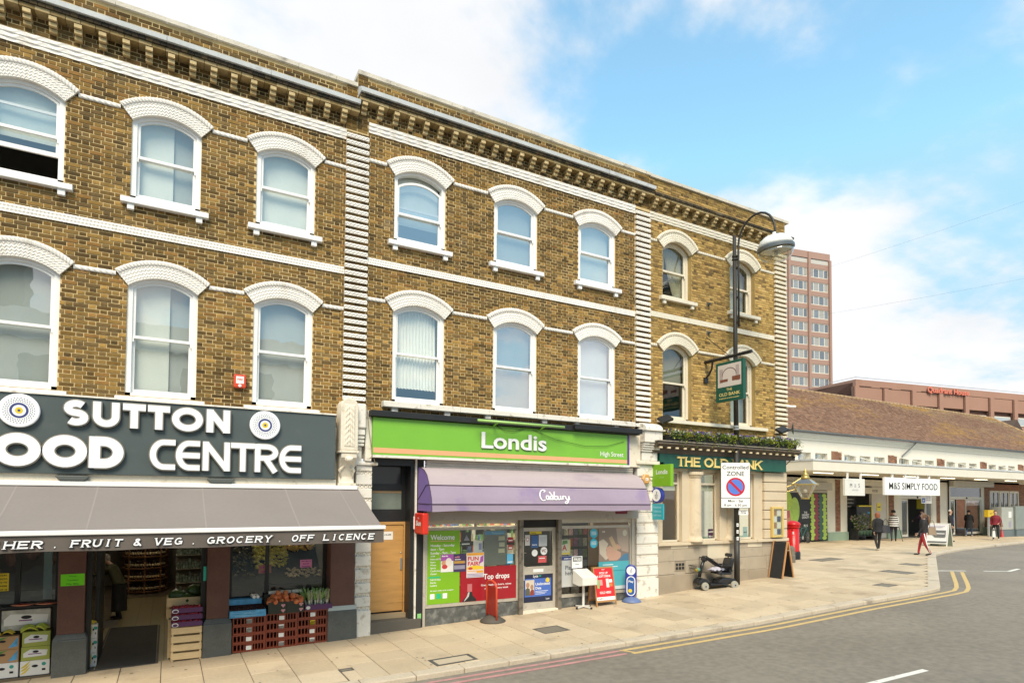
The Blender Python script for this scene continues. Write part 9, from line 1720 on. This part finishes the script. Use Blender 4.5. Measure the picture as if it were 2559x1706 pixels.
 def loft(rings, nm, m_, n=18, stripes=None):
  lb = MB(); pr = []
  for z_, rx, ry, oy in rings: c_ = up(0, oy, z_); pr.append([(c_[0] + rx * s * math.cos(2 * math.pi * k / n), c_[1] + ry * s * math.sin(2 * math.pi * k / n) * (1 + .05 * math.sin(5 * k)), c_[2]) for k in range(n)])
  for i in range(len(pr) - 1):
   lb.mi = (i % 2) if stripes else 0
   lb.add(pr[i] + pr[i + 1], [(k, (k + 1) % n, n + (k + 1) % n, n + k) for k in range(n)])
  lb.mi = 0; return lb.build(nm, m_, T, smooth=True)
 if coat:
  m_, zb_, flare = coat; bw_ = build
  if stripe:
   zs2 = [1.47 - (1.47 - zb_) * k / 11 for k in range(12)]; loft([(z_, (.19 + flare * (1.47 - z_)) * bw_ if z_ < 1.42 else .12, (.145 + flare * (1.47 - z_)) * bw_ if z_ < 1.42 else .10, 0) for z_ in zs2], 'coat', [m_, stripe], stripes=True)
  else: loft([(1.48, .085, .08, .0), (1.43, .175 * bw_, .12, 0), (1.30, .20 * bw_, .145 * bw_, 0), (1.08, .185 * bw_, .14 * bw_, 0), (.95, (.195 + flare * .3) * bw_, (.15 + flare * .3) * bw_, 0), (zb_, (.20 + flare) * bw_, (.16 + flare) * bw_, 0)], 'coat', m_)
 if skirt: loft([(1.0, .16, .13, 0), (.85, .19, .16, 0), (.5, .20, .17, 0), (.22, .21, .18, .0)], 'skirt', skirt)
 return T
blk1 = C('black_wool', (.018, .018, .02), .85); blk2 = C('black_jersey', (.025, .023, .024), .8); cuff = C('dark_denim', (.03, .032, .04), .8); redt = C('red_tracksuit', (.42, .03, .035), .6); maroon = C('maroon_knit', (.20, .02, .03), .8); blue = C('blue_shirt', (.13, .26, .50), .7); jean = C('blue_jeans', (.06, .10, .18), .8); cream_s = C('cream_shoe', (.55, .5, .42), .6); auburn = C('auburn_hair', (.24, .075, .03), .6); brown_h = C('brown_hair', (.14, .07, .035), .6); blond = C('blond_hair', (.42, .27, .12), .6); greyh = C('grey_hair', (.55, .5, .43), .7); shb = C('black_shoe', (.02, .02, .02), .5); wstr = C('white_stripe_wool', (.66, .64, .6), .85)
def at(x, y): return (x, y, zg(x))
person('woman with auburn hair walking away in a black jacket and black trousers', at(27.6, 15.75), R(-35), 1.68, blk1, blk2, cream_s, auburn, .16, ((-.25, .2), (.25, .3)), coat=(blk1, .86, .03), hairlen=.14)
person('person in a black and white striped coat and dark hat with a stick', at(34.7, 18.95), R(-60), 1.66, wstr, cuff, shb, None, .22, ((.2, .2), (.25, .35)), lean=.08, coat=(blk1, .80, .07), hat=blk1, stripe=wstr, build=1.12)
T = person('woman in red trousers with a long brown ponytail walking across the forecourt', at(27.15, 13.62), R(28), 1.72, blk2, redt, shb, brown_h, .20, ((.15, .5), (-.3, .5)), coat=(blk2, .93, .0), hairlen=.1)
mb = MB(); mb.tube([(0, -.10, 1.66), (-.02, -.17, 1.58), (-.03, -.17, 1.40), (-.02, -.15, 1.22)], [.035, .045, .05, .012], 8); mb.build('ponytail', brown_h, T, smooth=True)
for sd_ in (-1, 1): mb = MB(); st = .2 * sd_; mb.tube([(.19 * sd_, .0, .90), (.175 * sd_, st * .5 + .02, .50), (.15 * sd_, st, .10)], .018, 6); mb.build('side_stripe', WT, T, smooth=True)
T = person('grey-haired man in a blue shirt and open dark coat facing the road', at(37.9, 17.65), R(195), 1.76, blk1, blk2, shb, greyh, .05, ((.1, .15), (.1, .2)), hairlen=.02, build=1.15)
mb = MB(); mb.grid(lambda u, v: (.15 * (2 * u - 1) * (1.0 + .1 * v), .155 - .02 * (2 * u - 1) ** 2 * 2, .96 + .48 * v), 6, 6); mb.build('shirt_front', blue, T, smooth=True); mb = MB(); mb.grid(lambda u, v: (.10 * math.sin(R(120 * u - 60)), .035 + .10 * math.cos(R(120 * u - 60)), 1.70 + .028 * (v - .5)), 8, 2); mb.build('sunglasses', ink, T)
for sd_ in (-1, 1): mb = MB(); mb.grid(lambda u, v: (sd_ * (.10 + .12 * u), .165 - .10 * u ** 2, .82 + .64 * v), 4, 6); mb.build('coat_front', blk1, T, smooth=True)
mb = MB(); mb.tube([(-.15, .10, 1.44), (.0, .18, 1.22), (.14, .16, 1.0)], .012, 6); mb.build('bag_strap', C('violet_strap', (.10, .05, .14), .7), T)
person('blond woman in a maroon jumper carrying shopping past the cabinets', at(42.4, 17.35), R(100), 1.70, maroon, blk2, cream_s, blond, .12, ((.2, .9), (.15, .5)), coat=(maroon, .92, .02), hairlen=.02, build=1.1)
person('person in a long black coat walking past the automatic doors', at(45.6, 20.15), R(-80), 1.68, blk1, jean, cream_s, blk1, .25, ((.1, .9), (.1, .7)), coat=(blk1, .55, .06), hairlen=.04)
person('person in a dark purple jacket entering the open automatic doors', at(40.35, 20.35), R(-10), 1.74, C('dark_violet_jacket', (.035, .02, .05), .8), jean, shb, blk1, .22, ((.5, .6), (-.3, .4)), coat=(C('dark_violet_jacket', (0, 0, 0)), .88, .02), hairlen=.06)
person('stooping shopper in an olive top and long black skirt inside the grocery', (-1.0, F + 5.0, zf), R(70), 1.64, C('olive_top', (.055, .055, .025), .8), blk1, shb, C('pale_headscarf', (.30, .27, .22), .8), .08, ((.9, .6), (.8, .7)), lean=.45, coat=(C('olive_top', (0, 0, 0)), .93, .01), skirt=blk1, hairlen=.05)
def bag(label, c, w_, h, d, m_, rz, handle=.2, name='handbag'):
 T = thing(name, label, 'bag', c, rz, world=False); mb = MB()
 mb.grid(lambda u, v: (w_ / 2 * math.cos(6.283 * u) * (1 - .25 * v) , d / 2 * math.sin(6.283 * u) * (1 - .6 * v), h * v + .01 * math.sin(12 * u + 4 * v)), 18, 6); mb.add([(w_ / 2 * math.cos(6.283 * k / 18), d / 2 * math.sin(6.283 * k / 18), 0) for k in range(18)], [tuple(range(17, -1, -1))]); mb.build('pouch', m_, T, smooth=True)
 mb = MB(); mb.tube([(-w_ * .3, 0, h * .95), (-w_ * .2, 0, h + handle * .7), (0, 0, h + handle), (w_ * .2, 0, h + handle * .7), (w_ * .3, 0, h * .95)], .012, 6); mb.build('strap', m_, T, smooth=True); return T
bag('black slouchy shoulder bag on the black-jacketed woman', (27.6 + .22, 15.75 - .22, zg(27.6) + .80), .42, .34, .18, C('bag_black', (.03, .03, .034), .5), R(-35), .28); bag('tan leather shoulder bag on the woman in red trousers', (27.15 + .22, 13.62 - .20, zg(27.15) + .84), .40, .32, .16, C('bag_tan', (.28, .20, .13), .55), R(-25), .30); bag('brown shoulder bag on the woman in maroon', (42.4 + .10, 17.35 - .24, zg(42.4) + .80), .36, .26, .16, C('bag_brown', (.20, .085, .05), .5), R(15), .2)
bag('bright red carrier bag held by the woman in maroon', (42.4 + .42, 17.35 - .12, zg(42.4) + .18), .34, .42, .18, C('carrier_red', (.60, .05, .05), .4), R(20), .16, 'carrier_bag'); bag('white carrier bag held by the woman in maroon', (42.4 - .38, 17.35 - .05, zg(42.4) + .18), .26, .38, .15, C('carrier_white', (.66, .64, .6), .4), R(-10), .16, 'carrier_bag')
mb = MB(); mb.tube([(34.7 + .36, 18.95 - .28, zg(34.7)), (34.7 + .26, 18.95 - .12, zg(34.7) + .92)], .014, 6); single(mb, 'walking_stick', M['black'], 'thin black walking stick of the person in the striped coat', 'stick')
